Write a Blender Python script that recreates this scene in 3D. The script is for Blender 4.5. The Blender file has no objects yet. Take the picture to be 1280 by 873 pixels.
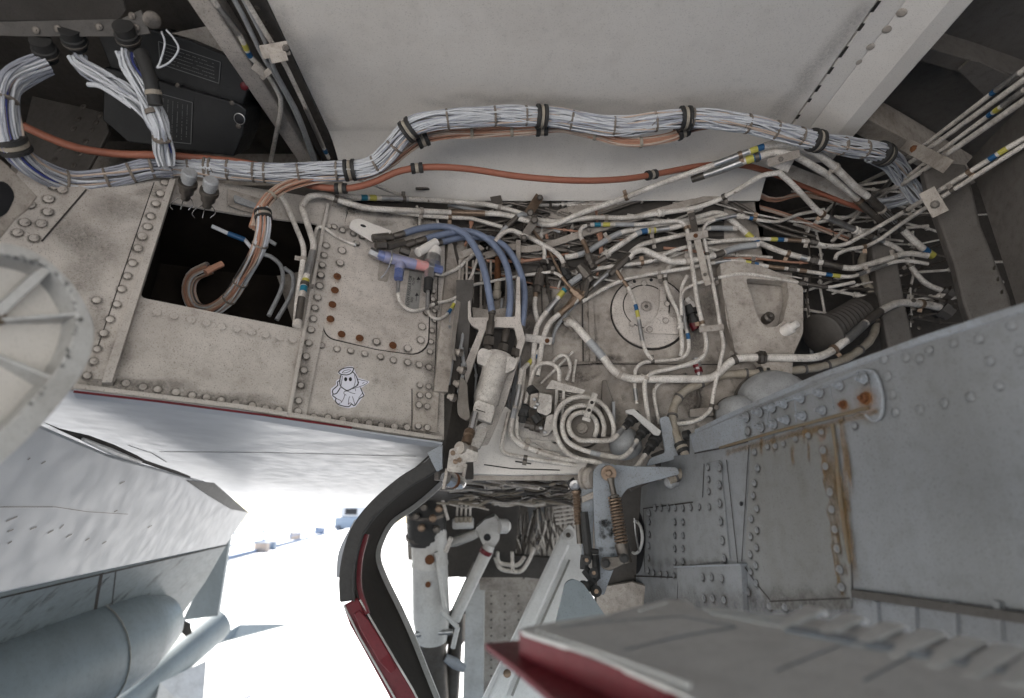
import bpy, bmesh, math, random
from mathutils import Vector, Matrix, noise
random.seed(7)
S = bpy.context.scene
COL = S.collection
R = math.radians
# ------------------------------------------------------------------ camera
PITCH = R(17.0)
CAMZ = 1.5
F = 1280 * 20 / 36
cd = bpy.data.cameras.new('camera')
cd.lens = 20; cd.sensor_width = 36; cd.clip_start = 0.02; cd.clip_end = 6000
cd.dof.use_dof = True; cd.dof.focus_distance = 1.36; cd.dof.aperture_fstop = 2.7
cam = bpy.data.objects.new('camera', cd); COL.objects.link(cam)
cam.location = (0, 0, CAMZ); cam.rotation_euler = (R(90) + PITCH, 0, 0)
S.camera = cam
# ------------------------------------------------------------------ sky, sun, exposure
SUN_EL, SUN_ROT = 58.0, -58.0           # rotation measured from +Y, clockwise seen from above
w = bpy.data.worlds.new('World'); S.world = w; w.use_nodes = True
nt = w.node_tree; nt.nodes.clear()
sky = nt.nodes.new('ShaderNodeTexSky'); sky.sky_type = 'NISHITA'; sky.sun_disc = False
sky.sun_elevation = R(SUN_EL); sky.sun_rotation = R(SUN_ROT); sky.air_density = 1.0; sky.dust_density = .6
bg = nt.nodes.new('ShaderNodeBackground'); bg.inputs[1].default_value = 0.06
ow = nt.nodes.new('ShaderNodeOutputWorld')
nt.links.new(sky.outputs[0], bg.inputs[0]); nt.links.new(bg.outputs[0], ow.inputs[0])
sl = bpy.data.lights.new('sun', 'SUN'); sl.energy = 4.6; sl.angle = R(0.5); sl.color = (1, .95, .88)
so = bpy.data.objects.new('sun', sl); COL.objects.link(so)
sd = Vector((math.sin(R(SUN_ROT)) * math.cos(R(SUN_EL)), math.cos(R(SUN_ROT)) * math.cos(R(SUN_EL)), math.sin(R(SUN_EL))))
so.rotation_euler = (-sd).to_track_quat('-Z', 'Y').to_euler(); so.location = sd * 50
S.view_settings.view_transform = 'Standard'; S.view_settings.look = 'None'
S.view_settings.exposure = 2.58; S.view_settings.gamma = 1.0; S.view_settings.use_curve_mapping = False
S.cycles.max_bounces = 8; S.cycles.diffuse_bounces = 2; S.cycles.glossy_bounces = 3; S.cycles.transparent_max_bounces = 96
S.cycles.use_adaptive_sampling = True

# ------------------------------------------------------------------ sight lines and planes used to read positions off the photograph
cP, sP = math.cos(PITCH), math.sin(PITCH)
CAM = Vector((0, 0, CAMZ))
def ray(px, py):
    xv = (px - 640) / F; yv = (436.5 - py) / F
    return Vector((xv, cP - sP * yv, sP + cP * yv))
def P(px, py, d): return CAM + ray(px, py) * d
def proj(p):
    q = p - CAM
    d = q.y * cP + q.z * sP; u = -q.y * sP + q.z * cP
    return 640 + F * q.x / d, 436.5 - F * u / d
class Plane:
    def __init__(s, p0, n):
        s.p0 = Vector(p0); s.n = Vector(n).normalized()
        if s.n.dot(CAM - s.p0) < 0: s.n = -s.n
    def hit(s, px, py, h=0.0):
        r = ray(px, py); p0 = s.p0 + s.n * h
        return CAM + r * ((p0 - CAM).dot(s.n) / r.dot(s.n))
    def depth(s, px, py):
        r = ray(px, py); return (s.p0 - CAM).dot(s.n) / r.dot(s.n)
def from_dirs(px, py, d, a, b): return Plane(P(px, py, d), a.cross(b))
LPn = from_dirs(555, 550, 1.26, ray(2175, 772), ray(616, -831))          # left wall of the bay
BW = Plane((0, 1.42, 0), (0, -1, 0))                                     # back wall
RP = Plane(P(1065, 745, .80), Vector((-.214, 1.055, 0)).cross(Vector((0, 0, 1))))   # big grey panel at right
CZ = CAMZ + .944
CP = Plane((0, 0, CZ), (0, 0, -1))
def base_depth(px, py):
    """smooth working surface the pipes run over: left wall, then back wall, then the deeper corner"""
    a = LPn.depth(min(px, 560), py); b = BW.depth(px, py)
    t = min(1, max(0, (px - 540) / 90)); t = t * t * (3 - 2 * t)
    return a * (1 - t) + b * t
def B(px, py, h=0.0): return CAM + ray(px, py) * (base_depth(px, py) - h)

# ------------------------------------------------------------------ materials
MATS = {}
def _n(nt, t, **k):
    n = nt.nodes.new(t)
    for a, v in k.items(): setattr(n, a, v)
    return n
def paint(name, col, dirt=(.10, .08, .065), amt=.5, rough=.55, metal=0., speck=.5, scale=6., bump=.15, chip=None, chipamt=.0, streak=0., grain=None, spec=.35):
    m = bpy.data.materials.new(name); m.use_nodes = True; nt = m.node_tree; L = nt.links.new
    b = nt.nodes['Principled BSDF']; b.inputs['Metallic'].default_value = metal; b.inputs['Specular IOR Level'].default_value = spec
    g = _n(nt, 'ShaderNodeNewGeometry')
    mp = _n(nt, 'ShaderNodeMapping'); L(g.outputs['Position'], mp.inputs[0])
    if streak: mp.inputs['Scale'].default_value = (1, 1, .12)
    n1 = _n(nt, 'ShaderNodeTexNoise'); n1.inputs['Scale'].default_value = scale; n1.inputs['Detail'].default_value = 9; n1.inputs['Roughness'].default_value = .68
    L(mp.outputs[0], n1.inputs['Vector'])
    n2 = _n(nt, 'ShaderNodeTexNoise'); n2.inputs['Scale'].default_value = 420; n2.inputs['Detail'].default_value = 3; L(g.outputs['Position'], n2.inputs['Vector'])
    n3 = _n(nt, 'ShaderNodeTexNoise'); n3.inputs['Scale'].default_value = scale * 9; n3.inputs['Detail'].default_value = 6; L(g.outputs['Position'], n3.inputs['Vector'])
    def ramp(src, lo, hi, mul=1.0):
        r = _n(nt, 'ShaderNodeMapRange'); r.inputs['From Min'].default_value = lo; r.inputs['From Max'].default_value = hi; r.inputs['To Max'].default_value = mul
        L(src, r.inputs[0]); return r.outputs[0]
    def mix(fac, a, c):
        x = _n(nt, 'ShaderNodeMix', data_type='RGBA')
        if isinstance(fac, float): x.inputs[0].default_value = fac
        else: L(fac, x.inputs[0])
        if isinstance(a, tuple): x.inputs[6].default_value = (*a, 1)
        else: L(a, x.inputs[6])
        if isinstance(c, tuple): x.inputs[7].default_value = (*c, 1)
        else: L(c, x.inputs[7])
        return x.outputs[2]
    c = mix(ramp(n1.outputs[0], .42, .75, amt), tuple(col), tuple(dirt))
    c = mix(ramp(n3.outputs[0], .5, .8, amt * .6), c, tuple(dirt))
    if speck: c = mix(ramp(n2.outputs[0], .57, .70, speck), c, tuple(x * .6 for x in dirt))
    if chip:
        n4 = _n(nt, 'ShaderNodeTexNoise'); n4.inputs['Scale'].default_value = 38; n4.inputs['Detail'].default_value = 5; L(g.outputs['Position'], n4.inputs['Vector'])
        c = mix(ramp(n4.outputs[0], .66 - chipamt, .69 - chipamt, 1.), c, tuple(chip))
    L(c, b.inputs['Base Color'])
    rr = _n(nt, 'ShaderNodeMapRange'); rr.inputs['To Min'].default_value = max(.05, rough - .15); rr.inputs['To Max'].default_value = min(1, rough + .2)
    L(n3.outputs[0], rr.inputs[0]); L(rr.outputs[0], b.inputs['Roughness'])
    if bump:
        bp = _n(nt, 'ShaderNodeBump'); bp.inputs['Strength'].default_value = bump; bp.inputs['Distance'].default_value = .002
        ad = _n(nt, 'ShaderNodeMath', operation='ADD'); L(n2.outputs[0], ad.inputs[0]); L(n3.outputs[0], ad.inputs[1])
        L(ad.outputs[0], bp.inputs['Height']); L(bp.outputs[0], b.inputs['Normal'])
    MATS[name] = m; return m
paint('ceiling_paint', (.74, .69, .635), (.40, .35, .30), amt=.3, speck=.35, scale=2.2, rough=.6)
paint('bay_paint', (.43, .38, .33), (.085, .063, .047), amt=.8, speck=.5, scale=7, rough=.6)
paint('left_wall_paint', (.52, .47, .42), (.14, .11, .085), amt=.5, speck=.6, scale=5, rough=.65, bump=.3)
paint('fitting_paint', (.56, .515, .465), (.13, .10, .08), amt=.75, speck=.6, scale=22, rough=.45)
paint('panel_light', (.56, .50, .445), (.13, .105, .085), amt=.5, speck=.7, scale=7, rough=.58)
paint('warm_grey', (.190, .190, .186), (.10, .085, .06), amt=.5, speck=.5, scale=5, rough=.48, streak=1, bump=.2)
paint('door_grey', (.52, .50, .475), (.2, .19, .17), amt=.4, speck=.4, scale=6, rough=.45, bump=.2)
paint('corner_shade_paint', (.13, .117, .105), (.06, .05, .04), amt=.6, speck=.5, scale=6)  # bay paint darkened so the colour holds the shade of the corners
paint('dark_shaded_bay_paint', (.075, .066, .058), (.03, .025, .02), amt=.6, speck=.5, scale=9)  # bay paint darkened for dirt and for the shade of recesses
paint('grey_panel', (.215, .22, .228), (.10, .095, .08), amt=.45, speck=.5, scale=5, rough=.48, streak=1, bump=.2)
paint('gear_grey', (.27, .29, .315), (.16, .14, .12), amt=.55, speck=.7, scale=12, rough=.5)
paint('gear_white', (.56, .545, .52), (.2, .17, .14), amt=.45, speck=.4, scale=9, rough=.42)
paint('skin_white', (.40, .41, .43), (.30, .30, .30), amt=.14, speck=.12, scale=2, rough=.42, bump=0)
paint('skin_grey', (.165, .19, .20), (.10, .11, .11), amt=.55, speck=.4, scale=5, rough=.45, streak=1)
paint('pipe_paint', (.68, .63, .57), (.16, .12, .09), amt=.75, speck=.7, scale=26, rough=.42, chip=(.20, .16, .13), chipamt=-.02)
paint('pipe_grey', (.36, .36, .36), (.12, .11, .10), amt=.5, speck=.4, scale=26, rough=.4)
paint('sleeve_metal', (.44, .43, .42), (.12, .10, .09), amt=.5, speck=.3, scale=40, rough=.32, metal=.85)
paint('dull_steel', (.13, .115, .10), (.06, .045, .035), amt=.6, speck=.3, scale=40, rough=.42, metal=.6)
paint('brown_steel', (.24, .17, .12), (.08, .05, .03), amt=.6, speck=.3, scale=40, rough=.4, metal=.6)
paint('chrome', (.75, .75, .75), (.3, .27, .24), amt=.3, speck=.1, scale=30, rough=.15, metal=1)
paint('grimy_shade_brown', (.014, .011, .009), (.03, .024, .018), amt=.5, speck=.3, scale=12, rough=.85, spec=.1)
paint('black_rubber', (.022, .021, .02), (.06, .055, .05), amt=.5, speck=.2, scale=20, rough=.6)
paint('black_box', (.012, .012, .0125), (.012, .012, .012), amt=.5, speck=.2, scale=14, rough=.45)
paint('seal_rubber', (.045, .042, .039), (.035, .032, .03), amt=.6, speck=.4, scale=14, rough=.7)
paint('white_paint', (.78, .77, .75), (.4, .38, .35), amt=.35, speck=.3, scale=9, rough=.4)
paint('red_paint', (.125, .007, .012), (.05, .006, .007), amt=.5, speck=.5, scale=14, rough=.38, chip=(.22, .20, .19), chipamt=-.07)
paint('orange_sleeve', (.28, .105, .065), (.25, .07, .035), amt=.45, speck=.25, scale=15, rough=.5)
paint('blue_hose', (.18, .215, .30), (.10, .11, .15), amt=.7, speck=.1, scale=16, rough=.33)
paint('blue_fitting', (.11, .15, .34), (.30, .29, .34), amt=.7, speck=.3, scale=60, rough=.35, metal=.3)
paint('pale_blue_fitting', (.28, .29, .46), (.4, .36, .36), amt=.7, speck=.3, scale=60, rough=.4, metal=.2)
paint('pink_fitting', (.62, .25, .24), (.5, .42, .38), amt=.6, speck=.3, scale=60, rough=.4)
paint('yellow_band', (.45, .40, .08), (.3, .25, .05), amt=.4, speck=.2, scale=60, rough=.45)
paint('blue_band', (.015, .085, .20), (.02, .05, .08), amt=.4, speck=.2, scale=60, rough=.45)
paint('teal_band', (.012, .15, .22), (.02, .06, .08), amt=.4, speck=.2, scale=60, rough=.45)
paint('rust', (.14, .055, .02), (.05, .018, .01), amt=.7, speck=.4, scale=120, rough=.8, bump=.5)
paint('tan_wrap', (.33, .29, .235), (.16, .12, .08), amt=.6, speck=.5, scale=30, rough=.7)
paint('tie_cord', (.20, .17, .14), (.08, .06, .05), amt=.5, speck=.3, scale=60, rough=.8)
paint('wire_white', (.56, .565, .58), (.30, .28, .27), amt=.4, speck=.3, scale=25, rough=.42)
paint('wire_grey', (.33, .34, .38), (.18, .16, .15), amt=.4, speck=.3, scale=25, rough=.45)
paint('wire_brown', (.42, .22, .145), (.25, .13, .09), amt=.4, speck=.3, scale=25, rough=.5)
paint('wire_tan', (.52, .40, .32), (.25, .19, .15), amt=.4, speck=.3, scale=25, rough=.5)
paint('wire_blue', (.08, .10, .36), (.06, .07, .18), amt=.4, speck=.2, scale=25, rough=.5)
paint('wire_dark', (.10, .09, .085), (.05, .045, .04), amt=.4, speck=.2, scale=25, rough=.5)
paint('placard_metal', (.30, .29, .27), (.15, .14, .12), amt=.5, speck=.4, scale=40, rough=.45, metal=.2)
paint('ink_black', (.012, .012, .014), (.02, .02, .02), amt=.2, speck=0, rough=.6, bump=0)
paint('placard_line', (.16, .16, .155), (.08, .08, .08), amt=.3, speck=.2, rough=.6, bump=0)
paint('sticker_white', (.74, .73, .80), (.6, .58, .62), amt=.2, speck=.1, scale=10, rough=.5, bump=0)
paint('seam', (.035, .03, .027), (.015, .012, .01), amt=.5, speck=.2, rough=.9, bump=0)
paint('sealant', (.155, .13, .09), (.16, .09, .04), amt=.8, speck=.3, scale=30, rough=.7)
paint('ground_concrete', (.46, .46, .455), (.34, .335, .32), amt=.5, speck=.1, scale=.5, rough=.85, bump=.1)
paint('line_paint', (.27, .27, .29), (.3, .3, .3), amt=.3, speck=0, scale=3, rough=.8, bump=0)
paint('rail_paint', (.10, .14, .22), (.15, .18, .22), amt=.3, speck=0, scale=3, rough=.6, bump=0)
paint('vehicle_blue', (.20, .24, .29), (.05, .12, .25), amt=.3, speck=0, scale=3, rough=.4, bump=0)
paint('crate_tan', (.40, .33, .28), (.4, .25, .15), amt=.3, speck=0, scale=3, rough=.7, bump=0)
# soft-edged stain (grime halo / rust bloom): alpha falls off with distance from the stain's own centre, broken by noise
def stain(name, col, strength=.8, r0=.25):
    m = bpy.data.materials.new(name); m.use_nodes = True; nt = m.node_tree; L = nt.links.new
    b = nt.nodes['Principled BSDF']; b.inputs['Base Color'].default_value = (*col, 1); b.inputs['Roughness'].default_value = .8
    at = _n(nt, 'ShaderNodeAttribute'); at.attribute_name = 'fade'
    g = _n(nt, 'ShaderNodeNewGeometry'); n1 = _n(nt, 'ShaderNodeTexNoise'); n1.inputs['Scale'].default_value = 160; n1.inputs['Detail'].default_value = 8; n1.inputs['Roughness'].default_value = .75; L(g.outputs['Position'], n1.inputs['Vector'])
    r = _n(nt, 'ShaderNodeMapRange'); r.inputs['From Min'].default_value = 0; r.inputs['From Max'].default_value = 1 - r0; r.inputs['To Min'].default_value = 0; r.inputs['To Max'].default_value = strength; r.interpolation_type = 'SMOOTHSTEP'
    L(at.outputs['Fac'], r.inputs[0])
    r2 = _n(nt, 'ShaderNodeMapRange'); r2.inputs['From Min'].default_value = .25; r2.inputs['From Max'].default_value = .8; L(n1.outputs[0], r2.inputs[0])
    mu = _n(nt, 'ShaderNodeMath', operation='MULTIPLY'); L(r.outputs[0], mu.inputs[0]); L(r2.outputs[0], mu.inputs[1]); L(mu.outputs[0], b.inputs['Alpha'])
    MATS[name] = m
stain('grime_stain', (.09, .07, .055), .5, .3)
stain('grime_dark', (.05, .038, .028), .92, .62)
stain('soft_dirt_shade', (.22, .18, .14), .13, .0)
stain('rust_stain', (.30, .13, .035), .85, .15)
stain('ochre_stain', (.20, .12, .045), .85, .2)
stain('black_blotch', (.02, .018, .016), .95, .35)

# ------------------------------------------------------------------ objects
WL = {}
def link(name, data, parent=None, loc=None, label=None, cat=None, group=None, kind=None, rot=None):
    o = bpy.data.objects.new(name, data); COL.objects.link(o)
    loc = Vector(loc) if loc is not None else Vector((0, 0, 0))
    WL[o.name] = loc
    if parent is not None:
        o.parent = parent; o.location = loc - WL[parent.name]
    else: o.location = loc
    if rot is not None: o.rotation_mode = 'QUATERNION'; o.rotation_quaternion = rot
    if label: o['label'] = label
    if cat: o['category'] = cat
    if group: o['group'] = group
    if kind: o['kind'] = kind
    return o
def empty(name, loc, label, cat, group=None): return link(name, None, None, loc, label, cat, group)
class MB:
    def __init__(s): s.v = []; s.f = []; s.m = []
    def add(s, vs, fs, mi=0):
        k = len(s.v); s.v += [Vector(v) for v in vs]; s.f += [[i + k for i in f] for f in fs]; s.m += [mi] * len(fs); return s
    def obj(s, name, mat, parent=None, smooth=True, bevel=0, loc=None, seg=2, **kw):
        if loc is None:
            loc = sum(s.v, Vector()) / len(s.v)
        me = bpy.data.meshes.new(name); me.from_pydata([v - loc for v in s.v], [], s.f)
        for mm in (mat if isinstance(mat, (list, tuple)) else [mat]): me.materials.append(MATS[mm])
        if isinstance(mat, (list, tuple)): me.polygons.foreach_set('material_index', s.m)
        bm = bmesh.new(); bm.from_mesh(me); bmesh.ops.recalc_face_normals(bm, faces=bm.faces); bm.to_mesh(me); bm.free()
        if smooth:
            me.polygons.foreach_set('use_smooth', [True] * len(me.polygons))
            try: me.set_sharp_from_angle(angle=R(38))
            except Exception: pass
        o = link(name, me, parent, loc, **kw)
        if bevel:
            b = o.modifiers.new('edge', 'BEVEL'); b.width = bevel; b.segments = seg; b.limit_method = 'ANGLE'; b.angle_limit = R(35); b.harden_normals = False
        return o
def fillet(pts, rad, n=6):
    """round the corners of a 3-D polyline; rad in metres"""
    if len(pts) < 3: return pts
    out = [pts[0]]
    for i in range(1, len(pts) - 1):
        a, b, c = pts[i - 1], pts[i], pts[i + 1]
        la, lc = (a - b).length, (c - b).length
        t = min(rad, la * .49, lc * .49)
        p, q = b + (a - b).normalized() * t, b + (c - b).normalized() * t
        for k in range(n + 1):
            u = k / n; out.append(p * (1 - u) ** 2 + b * 2 * u * (1 - u) + q * u * u)
    out.append(pts[-1]); return out
def spline(pts, n=6):
    """Catmull-Rom through points"""
    if len(pts) < 3: return pts
    out = []
    q = [pts[0] * 2 - pts[1]] + pts + [pts[-1] * 2 - pts[-2]]
    for i in range(1, len(q) - 2):
        a, b, c, d = q[i - 1:i + 3]
        for k in range(n):
            t = k / n
            out.append(.5 * ((2 * b) + (c - a) * t + (2 * a - 5 * b + 4 * c - d) * t * t + (3 * b - a - 3 * c + d) * t ** 3))
    out.append(pts[-1]); return out
def sweep(mb, pts, r, n=10, cap=True, mi=0, rf=None, sy=1.0):
    pts = [p for i, p in enumerate(pts) if i == 0 or (p - pts[i - 1]).length > 1e-6]
    if len(pts) < 2: return mb
    t0 = (pts[1] - pts[0]).normalized(); up = Vector((0, 0, 1)) if abs(t0.z) < .9 else Vector((1, 0, 0))
    u = t0.cross(up).normalized(); vs = []; fs = []
    for i, p in enumerate(pts):
        t = (pts[min(i + 1, len(pts) - 1)] - pts[max(i - 1, 0)]).normalized()
        u = (u - t * u.dot(t)).normalized(); v = t.cross(u)
        rr = rf(i / (len(pts) - 1)) if rf else (r[i] if isinstance(r, list) else r)
        for k in range(n):
            a = 2 * math.pi * k / n; vs.append(p + u * (math.cos(a) * rr) + v * (math.sin(a) * rr * sy))
    for i in range(len(pts) - 1):
        for k in range(n): fs.append([i * n + k, i * n + (k + 1) % n, (i + 1) * n + (k + 1) % n, (i + 1) * n + k])
    if cap: fs.append(list(range(n))[::-1]); fs.append([(len(pts) - 1) * n + k for k in range(n)])
    return mb.add(vs, fs, mi)
def lathe(mb, c, ax, prof, n=20, mi=0, start=0):
    """prof = [(r, h)...] around axis ax from point c"""
    ax = Vector(ax).normalized(); up = Vector((0, 0, 1)) if abs(ax.z) < .9 else Vector((1, 0, 0))
    u = ax.cross(up).normalized(); v = ax.cross(u); vs = []; fs = []
    for r, h in prof:
        for k in range(n):
            a = 2 * math.pi * k / n + start; vs.append(c + ax * h + u * (math.cos(a) * r) + v * (math.sin(a) * r))
    for i in range(len(prof) - 1):
        for k in range(n): fs.append([i * n + k, i * n + (k + 1) % n, (i + 1) * n + (k + 1) % n, (i + 1) * n + k])
    fs.append(list(range(n))[::-1]); fs.append([(len(prof) - 1) * n + k for k in range(n)])
    return mb.add(vs, fs, mi)
def cyl(mb, a, b, r, n=16, r2=None, mi=0):
    return lathe(mb, a, b - a, [(r, 0), (r if r2 is None else r2, (b - a).length)], n, mi)
def prism(mb, pts, nrm, th, mi=0):
    """closed outline (3-D points, roughly planar) extruded away from nrm by th"""
    nrm = nrm.normalized(); n = len(pts); vs = list(pts) + [p - nrm * th for p in pts]
    fs = [list(range(n)), list(range(n, 2 * n))[::-1]] + [[i, (i + 1) % n, n + (i + 1) % n, n + i] for i in range(n)]
    return mb.add(vs, fs, mi)
def plate(name, mat, plane, px, th=.003, h=0., parent=None, holes=(), bevel=0., round_px=0, **kw):
    """sheet-metal plate lying on plane: outline px is where its corners sit, front face h above the plane, th thick"""
    def rnd(l):
        if not round_px: return [plane.hit(*p[:2], h) for p in l]
        q = [plane.hit(*p[:2], h) for p in l]; n = len(q); out = []
        for i in range(n):
            a, b, c = q[i - 1], q[i], q[(i + 1) % n]; rr = l[i][2] if len(l[i]) > 2 else round_px
            t = min(rr * 1.3 / F, (a - b).length * .48, (c - b).length * .48)
            s, e = b + (a - b).normalized() * t, b + (c - b).normalized() * t
            out += [s * (1 - u) ** 2 + b * 2 * u * (1 - u) + e * u * u for u in (0, .33, .67, 1)]
        return out
    out = rnd(px); mb = MB()
    if not holes: prism(mb, out, plane.n, th)
    else:
        bm = bmesh.new(); loops = [out] + [rnd(x) for x in holes]; es = []; LV = []
        for lp in loops:
            v = [bm.verts.new(p) for p in lp]; LV.append(v)
            es += [bm.edges.new((v[i], v[(i + 1) % len(v)])) for i in range(len(v))]
        bmesh.ops.triangle_fill(bm, use_beauty=True, use_dissolve=False, edges=es, normal=plane.n)
        bm.verts.index_update(); base = [v.co.copy() for v in bm.verts]; fc = [[v.index for v in f.verts] for f in bm.faces]
        n = len(base); mb.add(base + [p - plane.n * th for p in base], fc + [[i + n for i in f][::-1] for f in fc] +
            [[a, b, b + n, a + n] for v in LV for a, b in [(v[i].index, v[(i + 1) % len(v)].index) for i in range(len(v))]])
        bm.free()
    return mb.obj(name, mat, parent, smooth=False, bevel=bevel, **kw)
# rivets and bolts: unit meshes (radius 1), shared
def unit(name, prof, mats, n=12, mis=None):
    mb = MB()
    for i, pr in enumerate(prof): lathe(mb, Vector((0, 0, 0)), Vector((0, 0, 1)), pr[0], pr[1], mi=pr[2] if len(pr) > 2 else 0)
    me = bpy.data.meshes.new(name); me.from_pydata(mb.v, [], mb.f)
    for m in mats: me.materials.append(MATS[m])
    me.polygons.foreach_set('material_index', mb.m)
    me.polygons.foreach_set('use_smooth', [True] * len(me.polygons))
    try: me.set_sharp_from_angle(angle=R(40))
    except Exception: pass
    return me
DOME = [(1, 0), (.96, .1), (.82, .25), (.55, .36), (.2, .41), (0.01, .42)]
FLAT = [(1, 0), (1, .08), (.93, .14), (.01, .15)]
U = {
 'dome': unit('rivet_dome', [(DOME, 10)], ['bay_paint']),
 'dome_l': unit('rivet_dome_left', [(DOME, 10)], ['left_wall_paint']),
 'dome_g': unit('rivet_dome_grey', [(DOME, 10)], ['grey_panel']),
 'flat_l': unit('rivet_flat', [(FLAT, 12)], ['left_wall_paint']),
 'flat_g': unit('rivet_flat_grey', [([(1, 0), (.97, .16), (.8, .3), (.01, .36)], 14)], ['grey_panel']),
 'collar_l': unit('collared_rivet', [([(1, 0), (1, .25), (.85, .32), (.01, .33)], 12), ([(.62, .3), (.6, .8), (.3, .85), (.01, .85)], 8)], ['left_wall_paint']),
 'collar_g': unit('collared_rivet_grey', [([(1, 0), (1, .2), (.85, .3), (.01, .3)], 12), ([(.62, .28), (.58, .7), (.3, .76), (.01, .76)], 8)], ['grey_panel']),
 'nut_g': unit('grey_nut', [([(1.1, 0), (1.1, .2), (.01, .21)], 14), ([(.82, .15), (.82, 1.1), (.7, 1.25), (.01, 1.25)], 6), ([(.42, 1.1), (.4, 2.1), (.01, 2.12)], 8)], ['gear_grey']),
 'nut_ochre': unit('ochre_nut', [([(1.1, 0), (1.1, .18), (.01, .19)], 14), ([(.85, .15), (.85, .85), (.75, .95), (.01, .95)], 6), ([(.42, .9), (.4, 1.5), (.01, 1.52)], 8)], ['sealant']),
 'nut_rust': unit('rusty_nut', [([(1.1, 0), (1.1, .18), (.01, .19)], 14), ([(.85, .15), (.85, .85), (.75, .95), (.01, .95)], 6), ([(.42, .9), (.4, 1.5), (.01, 1.52)], 8)], ['rust']),
 'rust': unit('rusty_screw', [([(1, 0), (1, .2), (.8, .35), (.01, .3)], 12), ([(.3, .2), (.28, .5), (.01, .5)], 6)], ['rust']),
 'screw': unit('dark_screw', [([(1, 0), (1, .2), (.85, .3), (.01, .25)], 12), ([(.35, .2), (.3, .45), (.01, .45)], 6)], ['dull_steel']),
 'screw_l': unit('pale_screw', [([(1, 0), (1, .2), (.88, .34), (.55, .3), (.01, .2)], 12), ([(.3, .2), (.26, .4), (.01, .4)], 6)], ['panel_light']),
}
class Stains:
    """soft-edged dirt lying on surfaces, all of one kind on one wall joined in one part"""
    def __init__(s): s.v = []; s.f = []; s.a = []; s.k = 0
    def add(s, plane, px, py, rx, ry=None, ang=0., h=.0006):
        """rx, ry in photo pixels at that surface; ang turns the patch in the surface"""
        ry = ry or rx; h += s.k % 20 * .00001; s.k += 1
        p = plane.hit(px, py, h); d = (p - CAM).dot(Vector((0, cP, sP)))
        x = (plane.hit(px + 4, py, h) - p).normalized(); y = plane.n.cross(x).normalized()
        if y.dot(plane.hit(px, py + 4, h) - p) < 0: y = -y
        c, q = math.cos(ang), math.sin(ang); X, Y = x * c + y * q, y * c - x * q
        k = len(s.v); n = 12; s.v.append(p); s.a.append(1.)
        for t in range(n):
            a = 2 * math.pi * t / n; s.v.append(p + X * (math.cos(a) * rx * d / F) + Y * (math.sin(a) * ry * d / F)); s.a.append(0.)
        s.f += [[k, k + 1 + t, k + 1 + (t + 1) % n] for t in range(n)]; return s
    def obj(s, mat, parent, name='grime'):
        loc = sum(s.v, Vector()) / len(s.v); me = bpy.data.meshes.new(name); me.from_pydata([v - loc for v in s.v], [], s.f)
        at = me.attributes.new('fade', 'FLOAT', 'POINT'); at.data.foreach_set('value', s.a); me.materials.append(MATS[mat])
        return link(name, me, parent, loc, kind='stuff')
def rivet(plane, px, py, kind, parent, r=5., h=0., grime=1.6, name=None, stn='grime_stain'):
    p = plane.hit(px, py, h); d = (p - CAM).dot(Vector((0, cP, sP)))
    nm = name or ('bolt' if 'nut' in kind else 'screw' if kind in ('rust', 'screw', 'screw_l') else 'rivet')
    o = link(nm, U[kind], parent, p, rot=plane.n.to_track_quat('Z', 'Y')); s = r * d / F; o.scale = (s, s, s * random.uniform(.6, 1.05) if 'nut' not in kind else s)
    if kind in ('rust', 'nut_rust') : o['label'] = 'rusty brown ' + nm
    return o
def line(n, a, b): return [(a[0] + (b[0] - a[0]) * i / (n - 1), a[1] + (b[1] - a[1]) * i / (n - 1)) for i in range(n)]
def box3(mb, c, x, y, z, mi=0):
    """box from corner c spanned by vectors x, y, z"""
    vs = [c, c + x, c + x + y, c + y, c + z, c + x + z, c + x + y + z, c + y + z]
    return mb.add(vs, [[0, 3, 2, 1], [4, 5, 6, 7], [0, 1, 5, 4], [1, 2, 6, 5], [2, 3, 7, 6], [3, 0, 4, 7]], mi)
def bar(mb, pts, plane_n, wd, th, mi=0):
    """flat strap following pts, width wd across, thickness th along plane_n"""
    n = len(pts); vs = []
    for i, p in enumerate(pts):
        t = (pts[min(i + 1, n - 1)] - pts[max(i - 1, 0)]).normalized(); s = t.cross(plane_n).normalized()
        w2 = (wd[i] if isinstance(wd, list) else wd) / 2
        vs += [p + s * w2, p - s * w2, p - s * w2 - plane_n * th, p + s * w2 - plane_n * th]
    fs = [[3, 2, 1, 0], [4 * n - 4, 4 * n - 3, 4 * n - 2, 4 * n - 1]]
    for i in range(n - 1):
        for k in range(4): fs.append([4 * i + k, 4 * i + (k + 1) % 4, 4 * i + 4 + (k + 1) % 4, 4 * i + 4 + k])
    return mb.add(vs, fs, mi)
# ================================================================== GROUND, SKIN OUTSIDE, FAR THINGS
def xyz(*l): return [Vector(p) for p in l]
g = MB(); g.add(xyz((-1500, -1500, 0), (1500, -1500, 0), (1500, 1500, 0), (-1500, 1500, 0)), [[0, 1, 2, 3]])
ground = g.obj('ground', 'ground_concrete', smooth=False, kind='structure')
GP = Plane((0, 0, 0.004), (0, 0, 1))
gl = MB()
for a, b in (((322, 853), (420, 735)), ((358, 853), (440, 742))):
    p, q = GP.hit(*a), GP.hit(*b); dr = (q - p).normalized(); sd_ = Vector((-dr.y, dr.x, 0)) * .03; p = p - dr * 6; q = q + dr * 6
    gl.add([p - sd_, p + sd_, q + sd_, q - sd_], [[0, 1, 2, 3]])
gl.obj('expansion_joint', 'line_paint', ground, smooth=False, kind='stuff')

# the airframe over the bay: unseen slabs added to cut sun and sky light
af = MB()
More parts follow.
